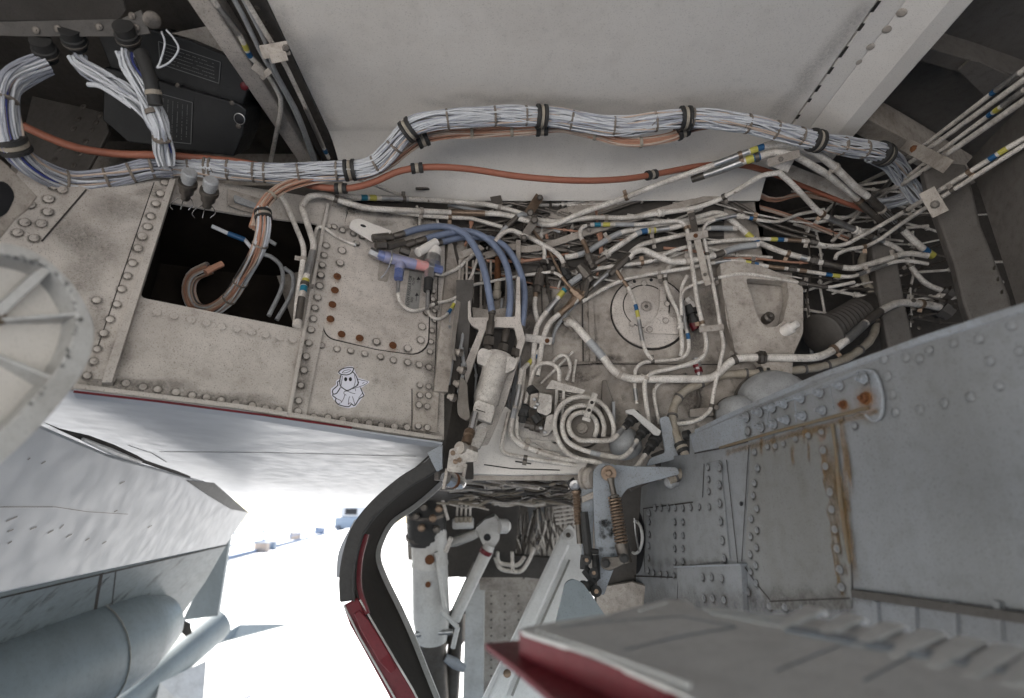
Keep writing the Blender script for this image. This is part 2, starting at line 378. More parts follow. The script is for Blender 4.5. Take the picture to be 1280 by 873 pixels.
# body slab above and beyond the bay (its lower side is the ceiling of the neighbouring bays)
def slab(x0, x1, y0, y1, z0, z1): box3(af, Vector((x0, y0, z0)), Vector((x1 - x0, 0, 0)), Vector((0, y1 - y0, 0)), Vector((0, 0, z1 - z0)))
slab(-1.9, 2.6, -1.2, 5.2, CZ + .20, CZ + 1.3)
slab(-2.4, 3.2, -2.8, -1.1, CZ - .15, CZ + 1.3)
slab(-2.4, -1.75, -1.1, 1.3, CZ - .45, CZ + .18)
slab(-2.4, 3.2, -2.9, -2.6, CZ - .5, CZ - .16)
slab(1.62, 4.6, -.88, 5.2, CZ - .35, CZ + .18)
slab(-3.4, -1.95, -1.2, 5.2, CZ - .05, CZ + .35)
fus = af.obj('airframe_light_block', 'skin_white', smooth=False, bevel=.05, kind='structure')

# underside skin that runs away outboard from the lower lip of the left wall
lip = [LPn.hit(x, y) for x, y in line(7, (60, 482), (556, 551))]
zu = sum(p.z for p in lip) / len(lip)
UN = Plane(lip[3] - LPn.n * .012, (lip[-1] - lip[0]).cross(Vector((0, 1, -.026))))
def drop(p, pl): # point of plane straight above/below p
    t = (pl.p0 - p).dot(pl.n) / pl.n.z; return p + Vector((0, 0, t))
us = MB()
A0, A1 = LPn.hit(-260, 437, -.012), LPn.hit(548, 552, -.012)
edge = [A0, A1, Vector((-.16, 1.6, 0)), Vector((-.25, 2.6, 0)), Vector((-.6, 5.4, 0)), Vector((-5.5, 5.4, 0)), Vector((-5.5, 1.2, 0)), Vector((-2.0, A0.y - .1, 0))]
prism(us, [drop(p, UN) for p in edge], UN.n, .05)
skin = us.obj('underside_skin', 'skin_white', smooth=False, kind='structure')
sm = MB()
def seamline(mb, plane, pts, wpx=1.2, h=.0008, th=.0004):
    q = [plane.hit(x, y, h + th) for x, y in pts]; d = (q[0] - CAM).length
    return bar(mb, q, plane.n, wpx * d / F, th)
seamline(sm, UN, [(200, 565), (330, 566), (520, 571)], 1.6)
seamline(sm, UN, [(160, 557), (190, 567), (208, 578)], 1.2)
seamline(sm, UN, [(480, 620), (553, 556)], 1.4)
sm.obj('skin_joint', 'seam', skin, smooth=False, kind='stuff')
redl = MB(); seamline(redl, UN, [(92, 489.5), (200, 502), (330, 520), (430, 535)], 2.4)
redl.obj('red_stripe', 'red_paint', skin, smooth=False)
st = Stains(); rr = random.Random(3)
for i in range(60):
    x = rr.uniform(110, 520); y = rr.uniform(505 + (x - 110) * .12, 592); st.add(UN, x, y, rr.uniform(3, 12), rr.uniform(.6, 1.4), rr.uniform(.02, .2))
for i in range(14): st.add(UN, 430 + i * 9, 540 + i * .8, 18, 9)
st.obj('grime_stain', skin)

# wing flap piece hanging at lower left (upper surface lighter), then the flap behind it
def solid(name, mat, px3, th, nrm=None, parent=None, bevel=0, **kw):
    """outline given as (px, py, distance) corners"""
    q = [P(*p) for p in px3]
    if nrm is None:
        nrm = Vector()
        for i in range(len(q)): nrm += q[i].cross(q[(i + 1) % len(q)])
        nrm.normalize()
        if nrm.dot(CAM - q[0]) < 0: nrm = -nrm
    mb = MB(); prism(mb, q, nrm, th); return mb.obj(name, mat, parent, smooth=False, bevel=bevel, **kw)
def plane3(a, b, c):
    a, b, c = P(*a), P(*b), P(*c); return Plane(a, (b - a).cross(c - a))
WG = plane3((57, 527, 1.08), (232, 594, 1.95), (0, 745, 1.15))
fl = empty('wing_flap', WG.hit(150, 640), 'pale grey lowered wing flap with dark chips beneath the aircraft at lower left', 'wing flap')
plate('flap_skin', 'skin_white', WG, [(-120, 490), (40, 527), (140, 570), (232, 596), (262, 604), (311, 641), (283, 681), (120, 716), (-120, 770)], .03, parent=fl, bevel=.006)
sl_ = MB(); WGs = WG
seamline(sl_, WG, [(0, 634), (70, 634), (110, 640), (160, 643)], .7)
for x0, y0, x1, y1 in ((83, 672, 90, 668), (107, 676, 112, 673), (128, 680, 133, 677), (35, 575, 38, 573), (52, 580, 57, 577), (150, 605, 156, 602), (10, 665, 17, 662), (38, 662, 46, 659), (60, 667, 67, 663), (10, 680, 15, 677), (185, 660, 190, 657), (143, 640, 147, 638), (8, 652, 22, 646), (75, 661, 80, 656)):
    seamline(sl_, WG, [(x0, y0), (x1, y1)], 1.3)
sl_.obj('paint_chip', 'dull_steel', fl, smooth=False, kind='stuff')
WS = plane3((60, 528, 1.62), (235, 598, 2.3), (150, 580, 2.2))
slot = MB()
WGu = Plane(WG.p0 + WG.n * .004, WG.n)
sw = [(57, 529, .4), (75, 537, 1.5), (92, 543, 4), (110, 549, 7.0), (140, 561, 8.5), (168, 573, 7), (180, 577, 3.4), (200, 584, 3.4), (222, 591, 3.0), (238, 597, 2)]
q = [WGu.hit(x, y) for x, y, _ in sw]
bar(slot, q, WG.n, [w_ * ((p - CAM).length) / F for p, (_, _, w_) in zip(q, sw)], .003)
slot.obj('hinge_gap', 'seam', fl, smooth=False)
hb = MB(); WGv = Plane(WG.p0 + WG.n * .009, WG.n)
sweep(hb, [WGv.hit(104, 549.5), WGv.hit(140, 565), WGv.hit(176, 578)], [.004, .008, .004], 8)
hb.obj('hinge_fairing', 'gear_white', fl)
tip = plate('flap_end_rib', 'black_rubber', WG, [(234, 601), (268, 604), (311, 641), (290, 637), (262, 620)], .004, .005, fl)
# flap panel and pod below it
W2 = plane3((0, 745, 2.1), (283, 681, 3.4), (0, 835, 2.4))
f2 = empty('outboard_flap', W2.hit(120, 760), 'weathered grey-green flap panel hanging under the pale flap at lower left', 'wing flap')
plate('flap_skin', 'skin_grey', W2, [(-150, 780), (0, 747), (140, 713), (284, 681), (257, 728), (226, 772), (130, 795), (60, 822), (-150, 900)], .03, parent=f2, bevel=.008)
m2 = MB()
seamline(m2, W2, [(127, 717), (122, 745), (118, 770)], 3.2); seamline(m2, W2, [(145, 714), (141, 748), (139, 765), (120, 771)], 1)
seamline(m2, W2, [(0, 838), (60, 812), (132, 785)], 5); seamline(m2, W2, [(0, 748), (140, 715), (283, 682)], 2.5)
m2.obj('panel_joint', 'seam', f2, smooth=False, kind='stuff')
st = Stains()
for i in range(50):
    x = rr.uniform(0, 240); st.add(W2, x, 745 - x * .22 + rr.uniform(3, 75), rr.uniform(2, 7), rr.uniform(6, 20), rr.uniform(-.3, .1))
st.obj('grime_stain', f2)
pod = empty('wing_pod', P(130, 820, 2.6), 'rounded grey-green pod with a bright gap under the flap at lower left', 'pod')
mb = MB(); a, b = P(-150, 935, 2.0), P(222, 768, 3.3); ax = b - a; Lp = ax.length
lathe(mb, a, ax, [(.27, 0), (.265, Lp * .5), (.23, Lp * .75), (.14, Lp * .92), (.03, Lp)], 28)
mb.obj('pod_shell', 'skin_grey', pod)
mb = MB()
lathe(mb, a, ax, [(.262, Lp * .575), (.262, Lp * .577)], 28); mb.obj('pod_joint', 'placard_metal', pod)
fin = solid('stores_fin', 'skin_grey', [(283, 668, 4.9), (287, 674, 4.9), (272, 770, 4.9), (228, 776, 4.9), (262, 705, 4.9)], .04, label='tall thin grey fin rising behind the flap tip at lower left', cat='fin')
mt = empty('drop_tank', P(250, 790, 4.9), 'grey tube with a blunt end and small fins beyond the flap at lower left', 'tank')
mb = MB(); a, b = P(175, 860, 4.6), P(274, 777, 5.3); lathe(mb, a, b - a, [(.15, -1.6), (.155, 0), (.155, (b - a).length * .9), (.14, (b - a).length), (.02, (b - a).length + .01)], 22); mb.obj('tank_body', 'skin_grey', mt)
solid('fin', 'skin_grey', [(248, 805, 5.1), (300, 781, 5.5), (361, 780, 5.9), (285, 800, 5.3), (250, 812, 5.0)], .02, parent=mt)
solid('fin', 'gear_white', [(200, 853, 4.6), (258, 826, 5.0), (252, 905, 4.6), (190, 905, 4.4)], .02, parent=mt)
solid('flap_fence', 'dull_steel', [(225, 774, 3.32), (238, 780, 3.35), (240, 792, 3.35), (232, 796, 3.33), (226, 790, 3.32)], .02, parent=pod)

# deck railing, van and boxes far behind, all in full sun
rl = empty('deck_railing', GP.hit(345, 690), 'pale blue railing running along the deck edge in the bright distance', 'railing')
ra, rb = GP.hit(225, 716), GP.hit(432, 661)
ra = ra + (ra - rb) * .4; rb = rb + (rb - ra) * .25
dv = rb - ra; nr = 22
for i in range(nr):
    m = MB(); p = ra + dv * i / (nr - 1); cyl(m, p, p + Vector((0, 0, 1.05)), .05, 8); m.obj('post', 'rail_paint', rl)
for z in (.12, .55, 1.05):
    m = MB(); cyl(m, ra + Vector((0, 0, z)), rb + Vector((0, 0, z)), .05, 8); m.obj('rail', 'rail_paint', rl)
m = MB(); box3(m, ra + Vector((0, 0, .004)), dv, Vector((0, .25, 0)), Vector((0, 0, .12))); m.obj('kerb', 'rail_paint', rl)
c0 = Vector(((428 - 640) / F * 128, 128, 0)); van = empty('truck', c0, 'blue truck parked in the bright distance beside the curved door', 'truck')
m = MB(); box3(m, c0 + Vector((0, 0, .35)), Vector((9, 0, 0)), Vector((0, 3, 0)), Vector((0, 0, 2.4))); m.obj('body', 'vehicle_blue', van, bevel=.12)
m = MB(); box3(m, c0 + Vector((1.0, .2, 2.76)), Vector((5.5, 0, 0)), Vector((0, 2.6, 0)), Vector((0, 0, 2.2))); m.obj('cabin', 'skin_white', van, bevel=.15)
m = MB(); box3(m, c0 + Vector((2.0, .15, 3.2)), Vector((2.6, 0, 0)), Vector((0, .04, 0)), Vector((0, 0, 1.3))); m.obj('windscreen', 'ink_black', van)
for dx in (.8, 7.2):
    for dy in (-.1, 2.8):
        m = MB(); cyl(m, c0 + Vector((dx, dy, .55)), c0 + Vector((dx, dy + .3, .55)), .55, 16); m.obj('wheel', 'black_rubber', van)
for (x, y, s, mt_, lb) in ((296, 694, .45, 'crate_tan', 'tan crate beyond the deck railing, the nearer one'), (352, 676, .6, 'crate_tan', 'tan crate standing farther along behind the railing'), (312, 690, .4, 'vehicle_blue', 'blue crate behind the deck railing'), (388, 668, .8, 'rail_paint', 'dull blue container behind the far end of the railing')):
    p = GP.hit(x, y) + Vector((-.3, 2.5, 0)); m = MB(); box3(m, p, Vector((s * 1.5, 0, 0)), Vector((0, s, 0)), Vector((0, 0, s)));
    e = m.obj('deck_crate', mt_, bevel=.04, label=lb, cat='crate')
    m = MB(); box3(m, p + Vector((-.03, -.03, s + .001)), Vector((s * 1.5 + .06, 0, 0)), Vector((0, s + .06, 0)), Vector((0, 0, .08))); m.obj('lid', 'skin_white', e)

# ================================================================== CEILING
cl = MB()
def ceil_z(y):  # flat, then rolling down into the back wall
    t = max(0, y - 1.20) / .2; return CZ - .09 * t * t
ys = [-.6, 0, .6, .9, 1.1, 1.2, 1.24, 1.28, 1.32, 1.36, 1.395]; xs = [-.462 + i * 1.152 / 12 for i in range(13)]
vs = [Vector((x, y, ceil_z(y))) for y in ys for x in xs]
fs = [[j * 13 + i, j * 13 + i + 1, (j + 1) * 13 + i + 1, (j + 1) * 13 + i] for j in range(len(ys) - 1) for i in range(12)]
cl.add(vs + [v + Vector((0, 0, .012)) for v in vs], fs + [[i + len(vs) for i in f][::-1] for f in fs])
ceil = cl.obj('bay_ceiling', 'ceiling_paint', kind='structure')
CPs = CP
# left frame: pale beam, dark channel, riveted dark flange (all run along Y)
lb = MB()
def yprism(mb, prof, y0, y1):  # profile in x,z
    n = len(prof); vs = [Vector((x, y0, z)) for x, z in prof] + [Vector((x, y1, z)) for x, z in prof]
    mb.add(vs, [list(range(n)), list(range(n, 2 * n))[::-1]] + [[i, (i + 1) % n, n + (i + 1) % n, n + i] for i in range(n)]); return mb
frame_l = yprism(MB(), [(-.464, CZ + .012), (-.464, CZ - .004), (-.515, CZ - .004), (-.520, CZ + .10), (-.525, CZ + .10), (-.525, CZ + .012)], -.5, 1.40).obj('ceiling_frame', 'dark_shaded_bay_paint', smooth=False, bevel=.001, kind='structure')
FLp = Plane((0, 0, CZ - .004), (0, 0, -1))
for i in range(30):
    p = Vector((-.487, .42 + i * .033, CZ - .004)); o = link('rivet', U['screw'], frame_l, p, rot=FLp.n.to_track_quat('Z', 'Y')); o.scale = (.006,) * 3
_b0 = [Vector((-.685, -.5, CZ - .012)), Vector((-.630, -.5, CZ - .012)), Vector((-.532, 1.40, CZ - .012)), Vector((-.572, 1.40, CZ - .012))]
beam_l = prism(MB(), _b0, Vector((0, 0, -1)), .05).obj('ceiling_beam', 'panel_light', smooth=False, bevel=.004, kind='structure')
web = yprism(MB(), [(-.526, CZ + .10), (-.526, CZ + .12), (-.72, CZ + .12), (-.72, CZ + .10)], -.5, 1.45).obj('ceiling_channel', 'dark_shaded_bay_paint', smooth=False, kind='structure')
# right beam: pale box beam with a row of fasteners, strip, and recessed dark panels beyond
beam_r = yprism(MB(), [(.694, CZ - .002), (.735, CZ - .006), (.74, CZ - .006), (.74, CZ + .1), (.694, CZ + .1)], -.5, 1.37).obj('ceiling_strip', 'ceiling_paint', smooth=False, bevel=.001, kind='structure')
beam_s = yprism(MB(), [(.740, CZ - .006), (.800, CZ - .03), (.845, CZ - .03), (.85, CZ + .13), (.74, CZ + .13)], -.5, 1.30).obj('ceiling_beam', 'ceiling_paint', smooth=False, bevel=.003, kind='structure')
bn = Vector((-.024, 0, -.06)).normalized(); BSp = Plane((.77, 1, CZ - .018), bn)
for i, (x, y) in enumerate([(1127, 16), (1108, 37), (1087, 58), (1071.5, 77), (1061.5, 85), (1052.5, 94), (1038, 110), (1023.5, 126), (1010.5, 138), (1001, 149)]):
    rivet(BSp, x, y, 'dome', beam_s, [6.5, 6, 6, 5.5, 3.6, 3.6, 4.8, 4.5, 3.6, 3.4][i])
sp = MB()
for i in range(16):
    y = .55 + i * .055; box3(sp, Vector((.690, y + rr.uniform(-.01, .01), CZ - .0035)), Vector((.006, 0, 0)), Vector((0, rr.uniform(.01, .03), 0)), Vector((0, 0, .0012)))
sp.obj('paint_chip', 'seam', beam_r, smooth=False, kind='stuff')
# recessed panels right of the beam
RZ = CZ + .13; RC = Plane((0, 0, RZ), (0, 0, -1))
m = MB(); box3(m, Vector((.80, -.6, RZ)), Vector((1.6, 0, 0)), Vector((0, 2.3, 0)), Vector((0, 0, .015))); rc = m.obj('recessed_ceiling', 'corner_shade_paint', kind='structure', smooth=False)
def barz(name, px, z, wd, th, mat='corner_shade_paint', parent=None, **kw):
    pl = Plane((0, 0, z), (0, 0, -1)); q = [pl.hit(*p) for p in px]; mb = MB(); bar(mb, q, pl.n, wd, th); return mb.obj(name, mat, parent, smooth=False, bevel=.002, **kw)
barz('cross_stiffener', [(1108, 55), (1215, 86), (1330, 125)], RZ - .06, .035, .07, 'corner_shade_paint', kind='structure')
barz('cross_stiffener', [(1042, 140), (1130, 186), (1212, 232)], RZ - .10, .05, .09, 'bay_paint', kind='structure')
gus = Plane((0, 0, RZ - .075), (0, 0, -1))
plate('gusset', 'corner_shade_paint', gus, [(1198, 88), (1212, 76), (1224, 78), (1266, 98), (1246, 112), (1232, 122)], .006, kind='structure')
# ================================================================== BACK WALL AND CORNER
bw = MB(); box3(bw, Vector((-.19, 1.421, CAMZ + .10)), Vector((.89, 0, 0)), Vector((0, .02, 0)), Vector((0, 0, .93)))
box3(bw, Vector((-1.6, 1.421, CAMZ + .50)), Vector((1.408, 0, 0)), Vector((0, .02, 0)), Vector((0, 0, .53)))
back = bw.obj('bay_back_wall', 'bay_paint', smooth=False, kind='structure')
# upper left: dark equipment space behind the left wall, closed behind
dk = MB(); box3(dk, Vector((-1.75, .62, CZ + .135)), Vector((1.2, 0, 0)), Vector((0, .85, 0)), Vector((0, 0, .01)))
dk.obj('equipment_space_roof', 'dark_shaded_bay_paint', smooth=False, kind='structure')
def wallbox(name, a, b, c, d, mat='dark_shaded_bay_paint', th=.012):
    mb = MB(); q = xyz(a, b, c, d); n = (q[1] - q[0]).cross(q[2] - q[0]).normalized(); prism(mb, q, n, th); return mb.obj(name, mat, smooth=False, kind='structure')
wallbox('equipment_space_side', (-1.45, .2, CAMZ + .25), (-1.45, 1.45, CAMZ + .25), (-1.45, 1.45, CZ + .13), (-1.45, .2, CZ + .13))
# corner region at right: deeper wall, column, floor lip
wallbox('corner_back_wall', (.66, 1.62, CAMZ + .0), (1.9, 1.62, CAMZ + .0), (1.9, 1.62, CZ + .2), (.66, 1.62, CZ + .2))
wallbox('corner_side_wall', (1.55, -.2, CAMZ - .1), (1.55, 1.7, CAMZ - .1), (1.55, 1.7, CZ + .2), (1.55, -.2, CZ + .2), 'corner_shade_paint')
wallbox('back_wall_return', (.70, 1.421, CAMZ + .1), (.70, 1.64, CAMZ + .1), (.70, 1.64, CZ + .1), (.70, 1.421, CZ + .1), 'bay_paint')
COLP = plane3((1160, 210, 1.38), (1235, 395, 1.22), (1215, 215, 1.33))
colm = plate('frame_column', 'corner_shade_paint', COLP, [(1150, 200), (1208, 205), (1226, 280), (1262, 370), (1268, 400), (1212, 402), (1203, 378), (1192, 330), (1176, 285), (1158, 235)], .05, bevel=.006, kind='structure')
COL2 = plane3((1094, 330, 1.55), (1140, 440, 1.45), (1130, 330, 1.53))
col2 = plate('frame_column', 'corner_shade_paint', COL2, [(1088, 300), (1118, 300), (1132, 380), (1146, 440), (1112, 446), (1100, 380)], .05, bevel=.006, kind='structure')
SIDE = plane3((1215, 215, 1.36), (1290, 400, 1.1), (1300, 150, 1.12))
sidep = plate('corner_panel', 'corner_shade_paint', SIDE, [(1208, 205), (1225, 240), (1268, 372), (1278, 400), (1420, 400), (1420, 80), (1290, 120), (1240, 170)], .01, kind='structure')
for x, y in ((1243, 335), (1248, 349), (1240, 359), (1253, 365), (1243, 372), (1238, 384)): rivet(SIDE, x, y, 'screw', sidep, 3.0)
for x, y in ((1142, 386), (1151, 396), (1140, 402), (1149, 410), (1142, 376)): rivet(COL2, x, y, 'screw', col2, 2.6, .0)

# ---- back wall plates, seams, stiffeners
def bplate(name, mat, px, th=.004, h=.004, parent=back, **kw): return plate(name, mat, BW, px, th, h, parent, **kw)
bplate('skin_panel', 'bay_paint', [(741, 372), (906, 345), (915, 452), (742, 453)], .003, .003)
bplate('skin_panel', 'bay_paint', [(690, 458), (915, 455), (930, 560), (700, 566)], .003, .003)
bplate('skin_panel', 'dark_shaded_bay_paint', [(560, 262), (905, 240), (905, 300), (742, 330), (690, 345), (560, 345)], .002, .0028)  # dark panels carry both wall dirt and painted shade between the pipes
bplate('skin_panel', 'bay_paint', [(690, 360), (736, 350), (740, 440), (735, 452), (692, 455)], .002, .003)
bplate('stiffener', 'bay_paint', [(735, 372), (741, 371), (745, 452), (738, 452)], .006, .009)
bplate('skin_panel', 'dark_shaded_bay_paint', [(560, 300), (690, 300), (690, 345), (560, 400)], .002, .002)
sm = MB()
for pts in ([(742, 455), (915, 456)], [(700, 458), (742, 455)], [(728, 380), (729, 452)], [(690, 330), (722, 335), (727, 372)], [(800, 300), (905, 296)], [(700, 350), (800, 322)], [(640, 330), (680, 332)], [(650, 320), (652, 400)], [(676, 330), (678, 400)]):
    seamline(sm, BW, pts, 1.3, .0072)
sm.obj('panel_joint', 'seam', back, smooth=False, kind='stuff')
# curved stringer flange sweeping across the wall
stg = MB(); q = [(600, 322), (620, 316), (640, 309), (655, 312), (672, 310), (700, 302), (735, 290), (790, 274), (858, 255), (905, 242)]
bar(stg, spline([BW.hit(x, y, .035) for x, y in q], 4), BW.n, .017, .006)
bar(stg, spline([BW.hit(x, y - 4, .030) for x, y in q], 4), BW.n, .003, .03)
stg.obj('stringer_flange', 'bay_paint', back, smooth=False)
up = MB()
stu = plate('riveted_flange', 'bay_paint', BW, [(655, 290), (700, 262), (780, 240), (905, 228), (905, 238), (790, 254), (720, 276), (665, 300)], .004, .018, back)
for i in range(16):
    t = i / 15; rivet(BW, 690 + 130 * t, 268 - 27 * t - 6 * math.sin(t * 3.1), 'dome', stu, 2.6, .0185)
# left upper back area plates
bplate('skin_panel', 'dark_shaded_bay_paint', [(300, 232), (560, 232), (560, 300), (420, 300), (410, 255), (300, 250)], .004, .004)
for i in range(7): rivet(BW, 335 + i * 12, 262 + i * 9, 'dome', back, 3, .001)
# round access cover with a three-lobed bracket and fasteners
acc = empty('access_cover', BW.hit(812, 390), 'large round bolted access cover on the back wall behind the pipes', 'access cover')
def disc(name, mat, px, py, rx, h, th, parent, n=40, sx=1.0, hole=0, plane=BW, **kw):
    c = plane.hit(px, py, h); d = (c - CAM).dot(Vector((0, cP, sP))); mb = MB(); r = rx * d / F
    lathe(mb, c - plane.n * th, plane.n, [(r, 0), (r, th - .0008), (r - .0012, th), (.001, th)], n); return mb.obj(name, mat, parent, **kw)
disc('rim_groove', 'seam', 812, 391, 49.5, .0034, .0002, acc)
disc('cover_plate', 'panel_light', 812, 390, 47, .009, .006, acc)
disc('groove', 'seam', 808, 383, 29.6, .0094, .0003, acc)
disc('inner_plate', 'panel_light', 808, 383, 28, .0125, .004, acc)
disc('hub', 'bay_paint', 808, 383, 5.6, .0150, .003, acc); disc('hub_bolt', 'dull_steel', 808, 383, 2.6, .0175, .003, acc, 6)
plate('bracket', 'panel_light', BW, [(803, 412, 6), (809, 417, 5), (850, 418, 2), (850, 397, 2), (837, 396, 3), (832, 374, 8), (836, 358, 6), (826, 356, 6), (824, 385, 10), (821, 396, 8), (808, 407, 6)], .003, .0165, acc, round_px=4, bevel=.0008)
for x, y in ((787, 365), (784, 385), (790, 405), (805, 354.5), (826, 361), (834, 380), (832, 401), (812, 412)): rivet(BW, x, y, 'screw_l', acc, 3.2, .0175 if x > 808 and y > 379 else .0095)
for x, y in ((793, 352), (814, 350)): disc('bolt_hole', 'ink_black', x, y, 2.2, .0098, .0005, acc, 12)
st = Stains()
gdb = Stains()
for x, y in ((787, 365), (784, 385), (790, 405), (805, 354.5)): gdb.add(BW, x, y, 5.4, h=.0092)
for x, y in ((834, 380), (832, 401), (812, 412)): gdb.add(BW, x, y, 5.2, h=.0168)
gdb.add(BW, 808, 383, 9, h=.0128); gdb.obj('grime_dark', acc, 'bolt_grime')
rr = random.Random(5)
for i in range(90):
    x, y = rr.uniform(640, 930), rr.uniform(320, 570); st.add(BW, x, y, rr.uniform(4, 14), rr.uniform(2, 8), rr.uniform(0, 3), h=.0085)
for i in range(30): st.add(BW, rr.uniform(560, 700), rr.uniform(290, 420), rr.uniform(10, 30), rr.uniform(8, 22), h=.005)
for x, y, a, b in ((600, 300, 50, 30), (640, 290, 50, 26), (700, 290, 50, 20), (760, 300, 60, 18), (830, 290, 60, 16), (700, 400, 26, 40), (725, 470, 30, 20), (760, 520, 40, 30), (700, 520, 40, 30), (820, 540, 40, 30), (870, 500, 30, 40), (890, 380, 16, 50), (860, 420, 20, 40), (690, 350, 30, 20), (750, 350, 20, 30), (840, 470, 50, 12), (765, 452, 40, 10), (730, 420, 10, 40)):
    for j in range(2): st.add(BW, x + rr.uniform(-12, 12), y + rr.uniform(-8, 8), a * .8, b * .8, rr.uniform(-.3, .3), h=.0088)
st.obj('grime_stain', back)
# black patches where the ceiling meets the wall, as in the photo
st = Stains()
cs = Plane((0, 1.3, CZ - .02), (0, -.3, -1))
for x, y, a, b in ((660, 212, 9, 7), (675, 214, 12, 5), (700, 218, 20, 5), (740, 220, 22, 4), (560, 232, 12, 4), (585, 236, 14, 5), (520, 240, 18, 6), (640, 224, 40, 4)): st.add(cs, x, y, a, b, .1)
st.obj('black_blotch', ceil)
st = Stains()
for i in range(34): st.add(CP, 345 + i * 2.6 + rr.uniform(-6, 10), 10 + i * 6, 20, 16, rr.uniform(0, 3), .0008)
for i in range(30): st.add(CP, 1085 - i * 4.6 + rr.uniform(-8, 4), 8 + i * 5.6, 22, 22, rr.uniform(0, 3), .0008)
for i in range(40): x = 440 + i * 13; st.add(CP, x, (165 if x < 520 else 128 + 6 * math.sin(x * .018)) + rr.uniform(-8, 8), 26, 12, 0, .0008)  # row above the harness paints its shadow line onto the ceiling
for i in range(24): st.add(CP, rr.uniform(400, 1000), rr.uniform(5, 120), rr.uniform(4, 14), rr.uniform(3, 10), rr.uniform(0, 3), .0008)
st.obj('soft_dirt_shade', ceil)
# cast bracket at right of the wall
cb = plate('cast_bracket', 'bay_paint', BW, [(900, 330), (925, 322), (1000, 352), (1004, 362), (1004, 416, 4), (992, 443, 3), (990, 470), (962, 472), (948, 450), (922, 444, 4), (909, 407, 4), (903, 360)], .03, .045,
    holes=[[(932, 348, 5), (984, 352, 5), (986, 372), (979, 402, 5), (970, 409, 5), (956, 409, 5), (945, 393, 5), (939, 370)]], round_px=2, bevel=.003, label='pale cast bracket with a tall rounded opening, right of the round cover', cat='bracket')
m = MB(); c = BW.hit(983, 413, .045); lathe(m, c, (BW.n + Vector((.5, 0, .25))), [(.016, -.01), (.015, .015), (.010, .018), (.009, .034), (.003, .036)], 16); m.obj('bolt', 'ceiling_paint', cb)
m = MB(); bar(m, [BW.hit(906, 372, .05), BW.hit(920, 440, .05)], BW.n, .003, .006); m.obj('edge_rib', 'bay_paint', cb, smooth=False)
m = MB(); lathe(m, BW.hit(962, 396, .03), BW.n, [(.014, -.03), (.014, .0), (.008, .004), (.006, .012), (.001, .013)], 12); m.obj('bolt', 'dull_steel', cb)
bplate('recess_plate', 'bay_paint', [(926, 340), (990, 340), (992, 415), (926, 415)], .002, .006)
# lower shelf: ledge closing the bay below the coil
LEDGE = Plane((0, 1.30, CAMZ + .155), (0, -.35, -1))
lg = MB()
lq = [BW.hit(548, 600, .0), BW.hit(740, 594, .0), BW.hit(860, 560, .0), BW.hit(860, 540, .09), BW.hit(730, 575, .16), BW.hit(552, 583, .17)]
shelf = plate('lower_ledge', 'ceiling_paint', BW, [(556, 560), (600, 530), (632, 508), (700, 560), (735, 578), (728, 592), (640, 594), (560, 592)], .03, .05, kind='structure', bevel=.002)
sm = MB(); SH = Plane(BW.p0 + BW.n * .0502, BW.n)
seamline(sm, SH, [(605, 581), (640, 586), (700, 588)], 1.4); seamline(sm, SH, [(644, 577), (664, 580)], 1.6); sm.obj('panel_joint', 'seam', shelf, smooth=False, kind='stuff')
# tank bulges low behind the grey panel
for (x, y, r, lb_) in ((965, 512, 46, 'grey domed canister behind the bolted grey plate, the larger one'), (915, 520, 22, 'small grey domed canister behind the bolted grey plate')):
    m = MB(); c = BW.hit(x, y, .02); rr_ = r * 1.45 / F; lathe(m, c, BW.n, [(rr_, 0), (rr_, .03), (rr_ * .9, .055), (rr_ * .6, .075), (.001, .085)], 26)
    o = m.obj('canister', 'pipe_grey', label=lb_, cat='canister')
    m = MB(); lathe(m, c, BW.n, [(rr_ * 1.05, 0), (rr_ * 1.05, .01)], 26); m.obj('mounting_ring', 'dull_steel', o)
# ribbed duct in the dark corner
m = MB(); a, b = P(1030, 418, 1.48), P(1110, 372, 1.60); ax = b - a; Ld = ax.length; pr = [(.052, -.012), (.058, -.008), (.058, .0), (.045, .004)]
for i in range(9): pr += [(.041, .02 + i * .016), (.045, .026 + i * .016), (.041, .034 + i * .016)]
pr += [(.041, Ld)]
duct = m; lathe(m, a, ax, pr, 24); m.obj('ribbed_duct', 'dark_shaded_bay_paint', label='dark ribbed air duct stub in the shadowed right corner', cat='duct')
# ================================================================== LEFT WALL (outer wall of the bay)
LQ = [(-60, 360), (28, 205), (112, 237), (214, 222), (300, 232), (412, 250), (470, 258), (556, 280), (555, 551), (300, 513), (95, 487), (-60, 465)]
slot_in = [(207, 252, 4), (300, 268, 2), (398, 280, 5), (372, 411, 6), (175, 372, 6)]
left = plate('left_bay_wall', 'left_wall_paint', LPn, LQ, .006, 0, None, holes=[slot_in], round_px=1, kind='structure')
# box behind the opening
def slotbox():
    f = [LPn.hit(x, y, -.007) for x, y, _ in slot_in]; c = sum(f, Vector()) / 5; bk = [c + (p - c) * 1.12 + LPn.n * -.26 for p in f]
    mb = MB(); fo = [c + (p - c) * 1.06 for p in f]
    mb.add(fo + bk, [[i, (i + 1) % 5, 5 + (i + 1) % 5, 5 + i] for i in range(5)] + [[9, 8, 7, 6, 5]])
    return mb.obj('recess', 'grimy_shade_brown', smooth=False, kind='structure')  # near-black lining paints in the shade inside the opening
slotbox()
